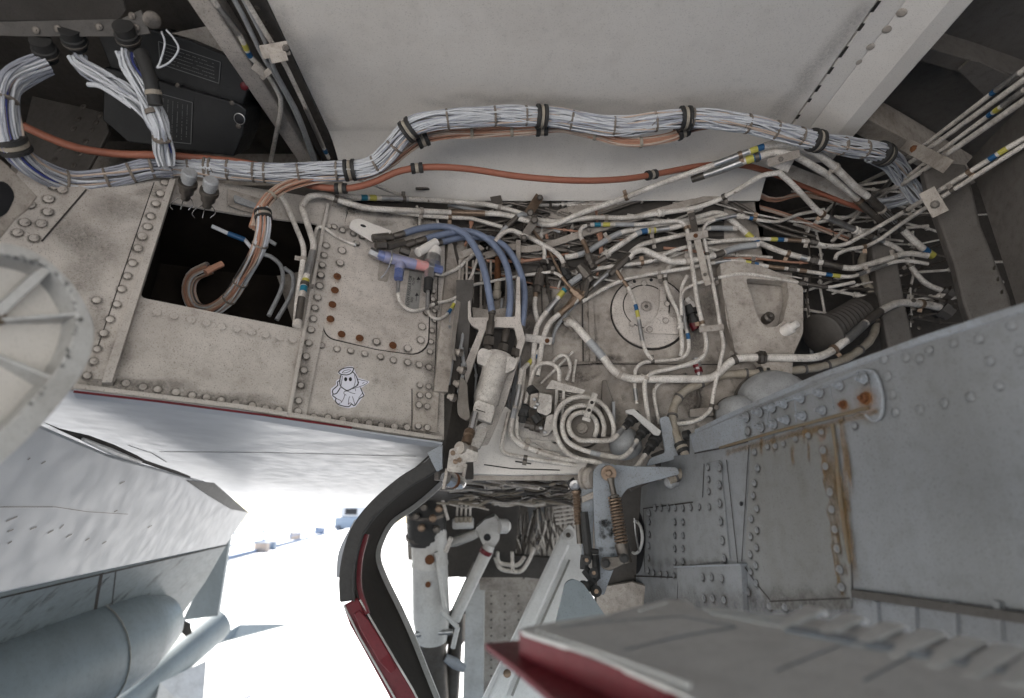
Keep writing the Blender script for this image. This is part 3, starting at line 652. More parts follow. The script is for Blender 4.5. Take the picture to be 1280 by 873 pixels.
# raised strips: the two vertical riveted strips with their standing flanges, right edge strip
def lplate(name, px, h, th=.004, mat='left_wall_paint', **kw): return plate(name, mat, LPn, px, th, h, left, bevel=.0008, **kw)
lplate('riveted_strip', [(194, 226), (215, 224), (144, 475), (112, 474), (122, 437)], .004)
lplate('standing_flange', [(213, 222), (220, 224), (140, 478), (127, 478)], .016, .016)
lplate('riveted_strip', [(411, 252), (436, 254), (382, 524), (362, 522)], .004)
lplate('standing_flange', [(408, 254), (412, 254), (363, 522), (358, 521)], .014, .014)
lplate('edge_strip', [(562, 290), (585, 305), (560, 490), (543, 489)], .010, .02, 'bay_paint')
lplate('corner_block', [(519, 487, 2), (549, 491, 2), (546, 541, 2), (516, 537, 2)], .008, .008, 'bay_paint', round_px=2)
lip_o = MB()
bar(lip_o, [LPn.hit(x, y, .014) for x, y in ((92, 482), (300, 508), (450, 532), (553, 548))], LPn.n, .010, .020)
lip_o.obj('bottom_lip', 'left_wall_paint', left, smooth=False, bevel=.002)
m = MB(); bar(m, [LPn.hit(x, y, .0195) for x, y in ((92, 489.5), (200, 502), (330, 519), (440, 535))], LPn.n, .0042, .001); m.obj('red_stripe', 'red_paint', left, smooth=False)
lp2 = MB(); bar(lp2, [LPn.hit(x, y, .018) for x, y in ((92, 488), (300, 514), (450, 539), (553, 554))], LPn.n, .004, .03); lp2.obj('lower_edge', 'skin_white', left, smooth=False)
# raised access panel with rounded corner and its screws
apx = [(436, 262, 3), (500, 300, 2), (540, 300, 8), (535, 432, 14), (520, 443, 12), (470, 436, 6), (412, 422, 12), (404, 410, 10), (428, 290, 10)]
lplate('access_panel_groove', [(x + (-1.4 if x < 470 else 1.4), y + 1.8, r) for x, y, r in apx], .0012, .001, 'seam', round_px=3)
ap = lplate('access_panel', apx, .004, .004, 'panel_light', round_px=3)
st = Stains(); ru = Stains(); gd = Stains()
def LR(l, kind, r=4.6, h=0., g=1.9, par=left):
    for x, y in l:
        rivet(LPn, x + rr.uniform(-.5, .5), y + rr.uniform(-.5, .5), kind, par, r * rr.uniform(.82, .95), h)
        if g and kind != 'flat_l': gd.add(LPn, x - .3, y + .6, r * 1.5, h=h + .0003)
        if g: st.add(LPn, x - .5, y + 1.5, r * g * 1.3, r * g * 1.4, h=h + .0004)
LR([(206.5, 228), (200.5, 242), (195.5, 255), (189, 270), (185, 283), (166, 328.5), (159.5, 345), (152.5, 361), (146, 380.5), (138, 399), (130.5, 417), (122, 436)], 'dome_l', 5.0, .004, 1.4)
LR([(178, 296), (172.5, 310.5)], 'collar_l', 5.2, .004)
LR([(117, 452), (109, 470)], 'collar_l', 5, .004)
LR([(121, 375)], 'dome_l', 5)
LR([(173.5, 386), (196, 391), (218, 395.5), (239, 399.5), (258.5, 404), (278, 408), (297, 411.5), (315, 415)], 'flat_l', 5.4, 0, 1.2)
LR([(332.5, 418.5), (349.8, 422), (366, 425)], 'flat_l', 5.2, 0, 1.2)
LR([(139, 475.5), (157.5, 479), (178.5, 483.5), (197.5, 487), (219.5, 490.5), (240, 494), (258, 497), (276, 500.5), (295, 504), (315, 507), (332, 511), (349, 513)], 'collar_l', 4.8, 0, 2.4)
LR([(410, 283), (408, 306.5), (405, 319), (403, 331.5), (401, 344), (399.5, 357), (397, 372), (394, 385), (391.5, 398.5), (389, 412), (386, 429), (382.5, 445.5), (379.5, 463), (376, 482), (373, 501)], 'dome_l', 4.4, .004, 1.5)
LR([(372, 514.5)], 'collar_l', 4.6, .004)
LR([(402, 431.5), (421.5, 436), (439, 438.5), (456, 442), (476, 446), (492, 450)], 'dome_l', 4.2, 0, 1.0)
LR([(510, 453), (524, 456), (536.5, 459)], 'collar_l', 4.2, 0, 2.)
LR([(428, 288), (442, 292), (453, 295.5), (446, 304), (418, 283)], 'dome_l', 3.8, .0042, 1.3)
LR([(392, 521.5), (410.5, 522), (428, 525), (444, 527), (461, 529.5), (476.5, 532), (493, 534), (508.5, 534)], 'collar_l', 4.5, 0, 2.6)
LR([(525, 494), (536, 494), (524, 506), (534, 508), (523, 533), (534, 534.5)], 'collar_l', 3.9, .008, 1.8)
LR([(525, 481.5), (536, 483)], 'collar_l', 3.6, 0, 1.8)
LR([(540, 413), (539, 427), (538, 440)], 'dome_l', 3.6, .0, 1.6); LR([(531, 376), (541.5, 364), (542, 374), (543, 388), (543, 400)], 'dome_l', 3.2, .0, 1.6)
LR([(428, 313), (425.5, 329), (471, 427.3), (510, 436), (526, 425), (528, 408)], 'screw_l', 4.6, .004, 1.5, ap)
LR([(533, 391), (530, 393)][:1], 'screw_l', 3.6, .004, 1.5, ap)
for x, y in ((421.5, 346), (418.5, 363), (415.5, 381), (413, 399), (427, 418), (449.5, 423), (491, 432)):
    rivet(LPn, x, y, 'rust', ap, 4.8, .004); ru.add(LPn, x, y + 2, 8, 10, h=.0045)
LR([(68, 233), (61, 249), (37, 256), (31, 278), (52, 279.5), (22, 291), (43, 298), (60, 265), (78, 237)], 'collar_l', 5.8, .0, 1.3)
for i in range(34):
    x = 95 + i * 13.6; st.add(LPn, x, 484 + (x - 95) * .137, 17, 10, .13)
for i in range(14): st.add(LPn, 545, 330 + i * 14, 9, 14)
for i in range(16): st.add(LPn, rr.uniform(420, 560), rr.uniform(262, 300), rr.uniform(10, 24), rr.uniform(5, 14), h=.0046)
for i in range(10): st.add(LPn, 118 + i * 9, 474 - i * 25, 12, 12)
for x, y, a, b in ((150, 260, 40, 30), (120, 310, 40, 40), (100, 350, 34, 40), (120, 400, 20, 40), (90, 290, 30, 30), (190, 240, 30, 14), (460, 262, 40, 14), (540, 470, 14, 50), (535, 520, 30, 20), (380, 470, 14, 60), (395, 330, 10, 60), (200, 480, 60, 10), (300, 498, 60, 10), (450, 528, 60, 10), (150, 440, 20, 30)): st.add(LPn, x, y, a, b, 0, h=.0042)
st.obj('grime_stain', left); gd.obj('grime_dark', left, 'rivet_grime'); ru.obj('rust_stain', left, 'rust_bloom')
sm = MB(); seamline(sm, LPn, [(52, 302), (108, 237)], 1.6); seamline(sm, LPn, [(432, 256), (378, 522)], 1.5, .0); seamline(sm, LPn, [(193, 228), (121, 438)], 1.3, .0)
for q in ([(515, 486), (515, 540)], [(549, 300), (543, 488)]): seamline(sm, LPn, q, 1.2)
sm.obj('panel_joint', 'seam', left, smooth=False, kind='stuff')
# faded round mark beside the sticker
st = Stains(); st.add(LPn, 470.5, 476, 7.5, 7.5); st.obj('grime_stain', left, 'faded_mark')

# ================================================================== RIGHT GREY PANEL
RQ = [(1350, 352), (1280, 386), (1150, 427), (1020, 474), (905, 524), (862, 543), (862, 568), (798, 575), (780, 640), (784, 760), (860, 790), (1065, 800), (1350, 820)]
right = plate('grey_side_panel', 'grey_panel', RP, RQ, .01, 0, None, kind='structure')
m = MB(); bar(m, [RP.hit(x, y, .002) for x, y in ((1350, 350), (1280, 384), (1150, 425), (1020, 472), (905, 522), (868, 540))], RP.n, .010, .03); m.obj('top_edge', 'gear_grey', right, smooth=False, bevel=.002)
def rplate(name, px, h, th=.003, mat='grey_panel', **kw): return plate(name, mat, RP, px, th, h, right, bevel=.0008, **kw)
DB = rplate('bolted_doubler', [(862, 545, 2), (905, 527, 2), (1075, 461, 4), (1092, 464, 6), (1102, 492, 5), (1100, 523, 5), (1088, 525, 4), (1072, 514), (935, 552), (868, 566, 2)], .004, .004, 'gear_grey', round_px=2)
PKT = rplate('pocket_plate', [(962, 512, 1), (1070, 466, 4), (1088, 480, 6), (1090, 506, 2), (966, 540, 3)], .0062, .002, 'grey_panel', round_px=2)
m = MB()
for a, b in (((960, 513), (958, 535)), ((993, 500), (995, 528)), ((1037, 484), (1042, 512))): bar(m, [RP.hit(*a, .0075), RP.hit(*b, .0075)], RP.n, .0012, .002)
m.obj('step_edge', 'gear_grey', right, smooth=False)
m = MB(); q = [(900, 560), (965, 541), (1085, 510)]; sweep(m, [RP.hit(x, y, .008) for x, y in q], .0028, 8); m.obj('sealant_bead', 'sealant', right)
m = MB(); sweep(m, [RP.hit(x, y, .005) for x, y in ((1040, 530), (1044, 560), (1050, 620), (1058, 680), (1062, 705))], [.003, .0022, .003, .0025, .0015], 8); m.obj('sealant_bead', 'sealant', right)
m = MB(); sweep(m, [RP.hit(x, y, .008) for x, y in ((962, 510), (1020, 488), (1072, 466))], .0018, 6); m.obj('edge_bead', 'gear_grey', right)
m = MB(); sweep(m, spline([RP.hit(x, y, .006) for x, y in ((1080, 463), (1092, 466), (1099, 480), (1103, 500), (1101, 520), (1092, 526), (1082, 519))], 4), .0024, 6); m.obj('edge_bead', 'gear_grey', right)
PA = rplate('riveted_panel', [(938, 556, 6), (1042, 532, 2), (1063, 700, 2), (1064, 762), (960, 762), (944, 725, 4), (931, 700, 4)], .003, .003, 'warm_grey', round_px=3)
PB = rplate('riveted_panel', [(880, 580, 4), (900, 575, 4), (912, 700), (806, 716, 4), (808, 636, 4), (866, 628, 6), (878, 622, 3)], .003, .003, round_px=3)
PC = rplate('lower_block', [(846, 710, 1), (926, 706, 1), (930, 780, 1), (850, 780, 1)], .012, .012)
m = MB(); bar(m, [RP.hit(842, 709, .016), RP.hit(925, 706, .016)], RP.n, .003, .02); m.obj('ledge', 'gear_grey', right, smooth=False)
m = MB(); bar(m, [RP.hit(1064, 742, .01), RP.hit(1290, 775, .01)], RP.n, .010, .012); m.obj('ledge', 'dark_shaded_bay_paint', right, smooth=False)
m = MB()
for x in (1093, 1140, 1190, 1245): bar(m, [RP.hit(x, 752, .006), RP.hit(x + 2, 800, .006)], RP.n, .007, .01)
m.obj('rib', 'grey_panel', right, smooth=False, kind='stuff')
st = Stains(); ru = Stains(); oc = Stains(); dk_ = Stains(); gd = Stains()
def RR(l, kind, r, h=0., g=1.5, par=right):
    for x, y in l:
        rivet(RP, x, y, kind, par, r * (rr.uniform(.85, .97) if 'nut' not in kind else 1), h)
        if g and kind != 'flat_g': gd.add(RP, x + .8, y + .8, r * 1.45, h=h + .0003)
        if g: st.add(RP, x + 1, y + 1, r * g * 1.4, h=h + .0004)
RR([(933, 521.5), (949.5, 515.5), (965.5, 510), (980.5, 505), (1001.5, 498), (1025, 491), (1050, 482)], 'nut_g', 5.6, .007, 1.7, DB)
RR([(1080, 474)], 'nut_g', 6, .008, 1.7, DB)
RR([(934.5, 539)], 'dome_g', 6, .006, 1.4, DB)
RR([(951.5, 534), (967.5, 530), (983, 525), (1004, 520), (1028.5, 513)], 'nut_g', 5.5, .007, 1.6, DB)
for x, y in ((1055, 506), (1083, 498)):
    rivet(RP, x, y, 'nut_rust', DB, 5.4 if x < 1060 else 7.5, .006); ru.add(RP, x, y + 2, 15 if x < 1060 else 26, 14 if x < 1060 else 24, h=.0078)
RR([(1057, 533), (1051, 590)][:0], 'nut_g', 4)
RR([(943, 565), (947, 585), (943, 604), (941.5, 619.5), (946, 636), (939, 648.5), (946, 663), (938, 670.5), (945.5, 684.5), (937.5, 693), (944.5, 707), (938, 715), (945, 729)], 'collar_g', 4.3, .003, 1.6, PA)
RR([(959, 558), (969, 557.5), (979, 554.5), (994.5, 548.5)], 'collar_g', 4.0, .003, 1.4, PA)
RR([(1010.5, 544), (1027, 540)], 'collar_g', 4.8, .003, 1.5, PA)
RR([(1029, 563), (1032, 583), (1037.5, 615), (1039.5, 637), (1043.5, 662), (1046.5, 686), (1050, 712), (1052, 734)], 'collar_g', 5.6, .003, 1.7, PA)
for x, y in ((1029, 563), (1027, 542), (1032, 583)): ru.add(RP, x, y + 2, 11, 12, h=.0034)
RR([(1051, 523), (1068, 532)], 'dome_g', 4.6, .001, 1.3)
for y0, x0 in ((630.5, 812),): RR([(811, 641), (818.5, 634.5), (826, 634.5), (835, 634.5), (843.5, 634.5), (853, 634.5), (863, 634), (873.5, 633.5), (886, 633.5)], 'collar_g', 3.9, .003, 1.4, PB)
RR([(884.5, 584), (885, 599), (885.5, 614)], 'collar_g', 3.9, .003, 1.4, PB)
RR([(899, 584), (899, 606), (899.5, 629), (900.5, 651.5), (902.5, 675.5), (905, 698)], 'collar_g', 5.0, .003, 1.5, PB)
for x in (843, 853.3): RR([(x, 652.5), (x, 669), (x, 685.5), (x, 702)], 'collar_g', 3.7, .003, 1.5, PB)
RR([(811, 652), (811, 667.5), (810.5, 682), (810, 697), (810, 713), (816.5, 716), (825, 717), (833, 718), (842, 719), (850, 720)], 'collar_g', 3.6, .003, 1.5, PB)
RR([(878, 721.5), (889, 721), (902, 723), (880, 748), (891, 748), (905, 750)], 'collar_g', 4.4, .012, 1.6, PC)
RR([(935, 740), (962, 758), (982, 759), (1003, 760)], 'collar_g', 5, .002, 1.8)
RR([(1105, 448.5), (1132.5, 446.5), (1148.5, 448.5), (1161, 438), (1191, 429), (1223, 423.5), (1264, 406.5), (1237, 451), (1274, 438.5), (1249, 482), (1109, 470), (1114.5, 493), (1119, 515), (1149, 512), (1179.5, 504), (1213, 495.5)], 'flat_g', 6.6, 0, 1.1)
m = MB()
c = RP.hit(926, 630, .0045); lathe(m, c, RP.n, [(.0042, -.001), (.0042, .0)], 14); m.obj('hole', 'ink_black', right)
for x, y, a, b in ((1056, 560, 9, 60), (1056, 640, 9, 70), (1046, 600, 14, 60), (1085, 512, 26, 26), (1010, 540, 60, 8), (1062, 690, 10, 50), (1035, 590, 12, 40)): oc.add(RP, x, y, a, b, -.1, h=.0036)
for x, y in ((1029, 570), (1032, 590), (1037, 622), (1039, 645), (1043, 670), (1046, 694), (1050, 718), (990, 556), (1012, 552), (967, 540), (1005, 530), (951, 542)):
    for j in range(3): oc.add(RP, x + rr.uniform(-2, 2), y + 6 + j * 7, rr.uniform(3, 5), rr.uniform(9, 15), -.08, h=.0036)
for i in range(40): x = rr.uniform(900, 1100); oc.add(RP, 1054 + rr.uniform(-12, 8), rr.uniform(530, 720), rr.uniform(2, 5), rr.uniform(12, 40), h=.0036)
for i in range(26): oc.add(RP, 910 + i * 7.4, 566 - i * 2.05, 10, 6, -.25, h=.0046)
for i in range(22): dk_.add(RP, 806 + i * 12, 760 - (i % 3) * 6, 22, 24, h=.0126 if 840 < 806 + i * 12 < 930 else .0036)
for i in range(16): dk_.add(RP, 1070 + i * 14, 745 + i * 1.6, 20, 10, .1)
for i in range(10): dk_.add(RP, 815 + i * 10, 703 + (i % 2) * 3, 14, 8, h=.0036)
st.obj('grime_stain', right); gd.obj('grime_dark', right, 'rivet_grime'); ru.obj('rust_stain', right, 'rust_bloom'); oc.obj('ochre_stain', right, 'ochre_streaks'); dk_.obj('grime_stain', right, 'lower_grime')
sm = MB()
for q in ([(908, 575), (915, 640), (922, 704)], [(868, 567), (905, 560), (935, 552)], [(936, 556), (932, 620), (927, 702)], [(928, 705), (944, 728), (962, 750)], [(806, 716), (804, 636), (866, 628)], [(962, 752), (1062, 748)], [(1064, 700), (1066, 745)], [(878, 622), (880, 580)], [(782, 720), (845, 722)], [(848, 712), (846, 760)], [(868, 712), (862, 735), (868, 768)]): seamline(sm, RP, q, 1.3, .0037)
sm.obj('panel_joint', 'seam', right, smooth=False, kind='stuff')
# oval lightening hole with hose ring
ov = plane3((797, 650, 1.16), (797, 700, 1.16), (800, 650, 1.15))
plate('keel_web', 'dark_shaded_bay_paint', plane3((770, 600, 1.5), (880, 560, 1.5), (775, 730, 1.5)), [(768, 596), (900, 540), (900, 790), (744, 790), (744, 700), (768, 688)], .02, kind='structure')
m = MB(); c = RP.hit(796, 668, .0008); d_ = (c - CAM).length
n_ = 22; vx = (RP.hit(799, 668, .0008) - c).normalized(); vy = Vector((0, 0, 1))
m.add([RP.hit(795 + 11 * math.cos(2 * math.pi * k / n_), 677 + 41 * math.sin(2 * math.pi * k / n_), .0012) for k in range(n_)], [list(range(n_))]); m.obj('oval_opening', 'ink_black', right, smooth=False)
# ================================================================== PIPES
def cum(pts):
    s = [0.]
    for i in range(1, len(pts)): s.append(s[-1] + (pts[i] - pts[i - 1]).length)
    return s
def sub(pts, S_, a, b):
    out = []
    def at(s):
        for i in range(1, len(S_)):
            if S_[i] >= s: 
                t = (s - S_[i - 1]) / max(1e-9, S_[i] - S_[i - 1]); return pts[i - 1].lerp(pts[i], t)
        return pts[-1]
    a = max(0, a); b = min(S_[-1], b); out = [at(a)] + [p for p, s in zip(pts, S_) if a < s < b] + [at(b)]
    return out
def nearest(pts, S_, x, y):
    best = None
    for i in range(1, len(pts)):
        for t in (0, .25, .5, .75, 1):
            p = pts[i - 1].lerp(pts[i], t); u, v = proj(p); d = (u - x) ** 2 + (v - y) ** 2
            if best is None or d < best[0]: best = (d, S_[i - 1] + t * (S_[i] - S_[i - 1]), p)
    return best[1], (best[2] - CAM).dot(Vector((0, cP, sP)))
def pipe(label, pts, r, h=.03, mat='pipe_paint', fil=14, marks=(), group=None, name='metal_pipe', cat='pipe', f=None, n=10, sp=False):
    """pts (px, py[, standoff]); r radius in px; marks: (kind, x0, y0[, x1, y1]) kinds: y b t = bands, s silver sleeve, d dark steel sleeve, w brown steel, n nut, c collar, k black clamp"""
    f = f or B
    q = [f(p[0], p[1], p[2] if len(p) > 2 else h) for p in pts]
    dm = sum((p - CAM).dot(Vector((0, cP, sP))) for p in q) / len(q)
    path = spline(q, 8) if sp else fillet(q, fil * dm / F)
    rad = r * dm / F
    o = sweep(MB(), path, rad, n).obj(name, mat, label=label, cat=cat, group=group)
    S_ = cum(path)
    for mk in marks:
        k = mk[0]; s, d = nearest(path, S_, mk[1], mk[2]); px = d / F
        if len(mk) > 3: s2, _ = nearest(path, S_, mk[3], mk[4]); a, b = min(s, s2), max(s, s2)
        else:
            hl = {'y': 4.5, 'b': 4, 't': 4, 'n': 4.5, 'c': 4.5, 'k': 4}.get(k, 4) * px; a, b = s - hl, s + hl
        if b - a < 3 * px: a -= 2 * px; b += 2 * px
        a = max(0, a); b = min(b, S_[-1]); a = min(a, b - 2 * px)
        sp_ = sub(path, S_, a, b); mb = MB()
        if k in 'ybt': sweep(mb, sp_, rad * 1.06 + .0003, n); mb.obj('marker_band', {'y': 'yellow_band', 'b': 'blue_band', 't': 'teal_band'}[k], o)
        elif k in 'sdwg':
            sweep(mb, sp_, rad * (1.1 if k != 'g' else 1.04) + .0003, n); mb.obj('sleeve', {'s': 'sleeve_metal', 'd': 'dull_steel', 'w': 'brown_steel', 'g': 'pipe_grey'}[k], o)
        elif k == 'n':
            a_, b_ = sp_[0], sp_[-1]; ax = (b_ - a_).normalized(); L_ = (b_ - a_).length
            lathe(mb, a_, ax, [(rad * 1.25, -.15 * L_), (rad * 1.25, .1 * L_), (rad * 1.75, .1 * L_), (rad * 1.75, .55 * L_), (rad * 1.3, .56 * L_), (rad * 1.3, .66 * L_), (rad * 1.65, .67 * L_), (rad * 1.65, L_), (rad * 1.2, 1.05 * L_)], 6); mb.obj('coupling_nut', 'dull_steel' if r > 2.2 or len(mk) < 6 else mk[5], o)
        elif k == 'c':
            a_, b_ = sp_[0], sp_[-1]; ax = (b_ - a_).normalized(); L_ = (b_ - a_).length
            lathe(mb, a_, ax, [(rad * 1.3, 0), (rad * 1.6, .1 * L_), (rad * 1.6, .35 * L_), (rad * 1.25, .4 * L_), (rad * 1.25, .6 * L_), (rad * 1.6, .65 * L_), (rad * 1.6, .9 * L_), (rad * 1.3, L_)], 12); mb.obj('collar', mat, o)
        elif k == 'k':
            a_, b_ = sp_[0], sp_[-1]; ax = (b_ - a_).normalized(); L_ = (b_ - a_).length
            lathe(mb, a_, ax, [(rad * 1.1, 0), (rad * 1.45, .02 * L_), (rad * 1.45, .3 * L_), (rad * 1.25, .32 * L_), (rad * 1.25, .68 * L_), (rad * 1.45, .7 * L_), (rad * 1.45, .98 * L_), (rad * 1.1, L_)], 12); mb.obj('cushion_clamp', 'black_rubber', o)
    # loop clamps with a bolted tab, every so often along the longer pipes
    if name == 'metal_pipe' and S_[-1] > 130 * dm / F and mat == 'pipe_paint' and f is B:
        rg = random.Random(int(pts[0][0] * 7 + pts[0][1])); kk = int(S_[-1] / (120 * dm / F))
        for j in range(kk):
            s = S_[-1] * (j + rg.uniform(.3, .7)) / kk; sp_ = sub(path, S_, s - .0045, s + .0045); ax = (sp_[-1] - sp_[0]); L_ = ax.length; c = sp_[0]
            mb = MB(); lathe(mb, c, ax, [(rad * 1.05, 0), (rad * 1.32, 0.0001), (rad * 1.32, L_), (rad * 1.05, L_ + .0001)], 12)
            sd_ = ax.cross(CAM - c).normalized() * rg.choice((-1, 1)); bar(mb, [c + ax * .5 + sd_ * rad, c + ax * .5 + sd_ * (rad + .012)], (CAM - c).normalized(), .010, .0025)
            lathe(mb, c + ax * .5 + sd_ * (rad + .0075), CAM - c, [(.0032, -.006), (.0032, .002), (.0018, .0022), (.0016, .005)], 6)
            mb.obj('loop_clamp', rg.choice(('dull_steel', 'brown_steel', 'bay_paint')), o)
    return o
GPp = 'painted metal pipes on the bay walls'
T_ = lambda l, p, r, h=.03, **k: pipe(l, p, r, h, group=GPp, **k)
# --- left pipes
T_('white pipe in front of the dark opening, without coloured bands, straight then slanting', [(352, 246), (358, 256), (379, 306), (380, 318), (372, 372), (369, 408)], 3.3, .02)
T_('white arching pipe beside the dark opening with a yellow and teal band', [(372, 408), (378, 366), (392, 312), (392, 303), (377, 258, .03), (384, 246, .04), (405, 243, .045), (430, 253, .05), (460, 261, .05), (565, 266, .05), (606, 267, .05), (632, 268, .05), (664, 278, .05), (690, 283, .045), (722, 268, .06), (780, 248, .11), (811, 235, .16), (888, 208, .24), (941, 188, .29), (972, 178, .31)], 3.7, .025,
   marks=(('s', 384, 345, 390, 314), ('y', 381, 353), ('t', 379, 362), ('w', 563, 267, 606, 267), ('d', 374, 372, 371, 400), ('s', 893, 206, 936, 190), ('y', 942, 188), ('b', 951, 184)))
T_('white pipe running right from the first black clamp, teal and yellow band, silver sleeve', [(420, 243, .03), (444, 247, .045), (510, 249, .045), (560, 252, .045), (606, 255, .045), (643, 264, .04), (662, 271, .04), (676, 276, .04), (700, 278, .04), (738, 272, .05), (785, 273, .05), (816, 268, .055), (845, 264, .055), (871, 260, .06), (894, 252, .08), (925, 236, .14), (952, 219, .21), (975, 216, .22)], 3.2, .04,
   marks=(('t', 460, 248), ('y', 469, 248), ('s', 478, 248, 510, 249), ('c', 826, 267)))
T_('thin white pipe below the banded pair, running right and dipping under the bracket', [(470, 262), (540, 271), (590, 273), (606, 278), (628, 284)], 2.6, .035)
T_('thin grey pipe crossing behind the upper white pair', [(560, 256), (640, 272), (700, 290)], 2.2, .015, mat='pipe_grey')
T_('white pipe slanting under the banded pair towards the upper wall', [(448, 224, .03), (470, 232, .03), (505, 246, .02), (520, 250, .02)], 2.4, .02)
T_('fine white pipe curling down behind the blue hoses near the upper beam', [(521, 258), (525, 272), (524, 285)], 1.6, .012); T_('short fine white pipe standing behind the blue hoses', [(547, 270), (547, 284)], 1.8, .012)
T_('short grey elbow pipe leading down from the steel bracket to a white stub', [(622, 298, .05), (630, 287, .055), (650, 268, .055), (660, 268, .05)], 2.9, .05, mat='pipe_grey', fil=5, marks=(('d', 646, 271, 634, 283),))
T_('white pipe curving right from beside the blue hoses down to a blue-grey nipple', [(619, 302, .05), (626, 293, .055), (638, 287, .055), (660, 296, .05), (690, 312, .045), (702, 322, .04), (707, 337, .035)], 3.0, .05, marks=(('n', 708, 335),))
T_('short white stub pipe hanging under the stringer', [(679, 306), (681, 316), (679, 330)], 2.6, .045, marks=(('n', 678, 333),))
T_('long thin white pipe from the blue tee valve passing behind the blue hoses', [(497, 364, .03), (500, 379, .03), (512, 389, .03), (525, 388, .03), (545, 379, .03), (563, 376, .035), (585, 363, .035), (592, 356, .035), (610, 353, .035), (650, 345, .04), (690, 340, .045), (700, 344, .045), (712, 359, .04), (725, 370, .04)], 2.1, .03, marks=(('w', 702, 347, 722, 367),), fil=10)
T_('thin white pipe looping below the placard with a yellow and blue band', [(534, 385), (538, 396), (548, 400), (560, 393), (568, 379), (590, 345), (598, 320)], 2.0, .03, marks=(('b', 562, 390), ('y', 566, 383), ('s', 571, 375, 584, 354)), fil=9)
T_('short white pipe curving up from the valve behind the blue hoses', [(543, 342), (554, 344), (572, 336), (592, 318), (598, 314)], 2.4, .03, fil=10)
T_('thin silver pipe hanging from the blue tee valve', [(498, 352), (497, 367)], 2.4, .03, mat='sleeve_metal')
T_('white pipe from the opening edge to the blue tee valve', [(392, 300), (397, 283), (407, 286), (424, 298), (445, 307)], 2.2, .012, fil=6, marks=(('s', 447, 308, 462, 314),))
T_('brown steel pipe sloping down behind the white curve to the copper tee', [(664, 286), (688, 315), (694, 330), (712, 362)], 1.9, .035, mat='brown_steel')
# --- pipes into the small clamp block beside the actuator
T_('left of two white pipes rising from the rusty clamp block, grey upper part', [(665, 470, .05), (667, 440, .05), (669, 420, .05), (672, 405, .05), (681, 393, .05), (706, 362, .05)], 3.5, .05, marks=(('s', 683, 390, 697, 373), ('y', 702, 367), ('t', 707, 360)))
T_('right of two white pipes rising from the rusty clamp block to the copper tee', [(672, 470, .05), (677, 432, .05), (681, 416, .05), (687, 403, .05), (700, 392, .05), (722, 374, .05)], 3.5, .05, marks=(('w', 699, 393, 714, 380),))
T_('short white pipe curving up to the dark coupling left of the clamp block', [(672, 402), (668, 385), (669, 372), (671, 355)], 3.0, .035, marks=(('n', 671, 352), ('w', 669, 372, 670, 362)))
T_('grey pipe sloping behind the clamp block towards the round cover', [(690, 430), (694, 410), (720, 378), (762, 340), (784, 325)], 2.4, .02, mat='pipe_grey')
T_('dark steel pipe sloping up from the copper tee to the white bend', [(733, 366), (752, 348), (770, 334), (788, 322)], 2.6, .045, mat='dull_steel', marks=(('s', 742, 357, 764, 339),))
T_('dark grey pipe lying beside the sloping steel pipe', [(712, 362), (746, 338), (775, 326)], 2.0, .03, mat='dull_steel')
T_('white pipe bending up right from the dark steel joint under the clamp bar', [(786, 323), (792, 315), (803, 312), (822, 320), (838, 328), (863, 327), (900, 318), (921, 309), (948, 306)], 3.9, .05, marks=(('d', 893, 319, 904, 316), ('g', 906, 315, 945, 306)))
T_('long thin white pipe rising gently above the round cover to a yellow and blue band', [(728, 377), (760, 358), (781, 349), (822, 341), (863, 335), (890, 329), (915, 325), (940, 329), (963, 334), (985, 336), (1012, 340), (1045, 345), (1064, 347), (1109, 330), (1130, 325), (1160, 330)], 2.4, .045,
   marks=(('s', 893, 328, 913, 325), ('y', 936, 329), ('b', 944, 330), ('w', 960, 334, 980, 336), ('n', 990, 337), ('w', 999, 339, 1008, 340), ('b', 1036, 343), ('y', 1045, 345), ('s', 1072, 345, 1108, 331)))
T_('white pipe weaving behind the white bend to a banded coupling', [(720, 340), (760, 334), (783, 331), (812, 328), (842, 313), (867, 307), (884, 304), (917, 300), (962, 299), (1016, 302), (1029, 307), (1054, 308), (1101, 282, .05), (1120, 271, .12), (1170, 241, .31), (1241, 197, .46), (1258, 186, .49), (1330, 145, .60)], 2.7, .035,
   marks=(('y', 968, 299), ('b', 976, 300), ('w', 988, 301, 1005, 301), ('n', 1017, 302), ('b', 1241, 197), ('y', 1254, 189)))
T_('white pipe running straight from the black coupling at left of the round cover', [(749, 327), (755, 320), (792, 295), (800, 290), (836, 286), (857, 281), (880, 277), (905, 270)], 3.5, .04, marks=(('c', 757, 318), ('g', 795, 293, 802, 290), ('b', 806, 290), ('y', 814, 289), ('s', 822, 288, 836, 286)))
T_('wide grey-white pipe curving behind the banded pipe under the stringer', [(706, 322), (730, 318), (750, 305), (776, 290), (815, 284), (855, 277), (893, 266), (905, 268), (925, 284), (944, 302), (979, 316), (1002, 322), (1040, 332), (1065, 337), (1106, 325), (1134, 316), (1160, 320)], 3.6, .03,
   marks=(('g', 722, 319, 775, 291), ('n', 1018, 326), ('d', 1028, 329, 1052, 335), ('y', 937, 296), ('b', 944, 302), ('s', 1000, 321, 1008, 323)))
T_('white pipe arcing over the round cover up to the clamp bar', [(772, 341), (784, 320), (800, 306), (822, 301), (857, 293), (884, 285), (921, 286)], 3.1, .03, marks=(('d', 775, 336, 781, 326), ('g', 888, 285, 918, 286)))
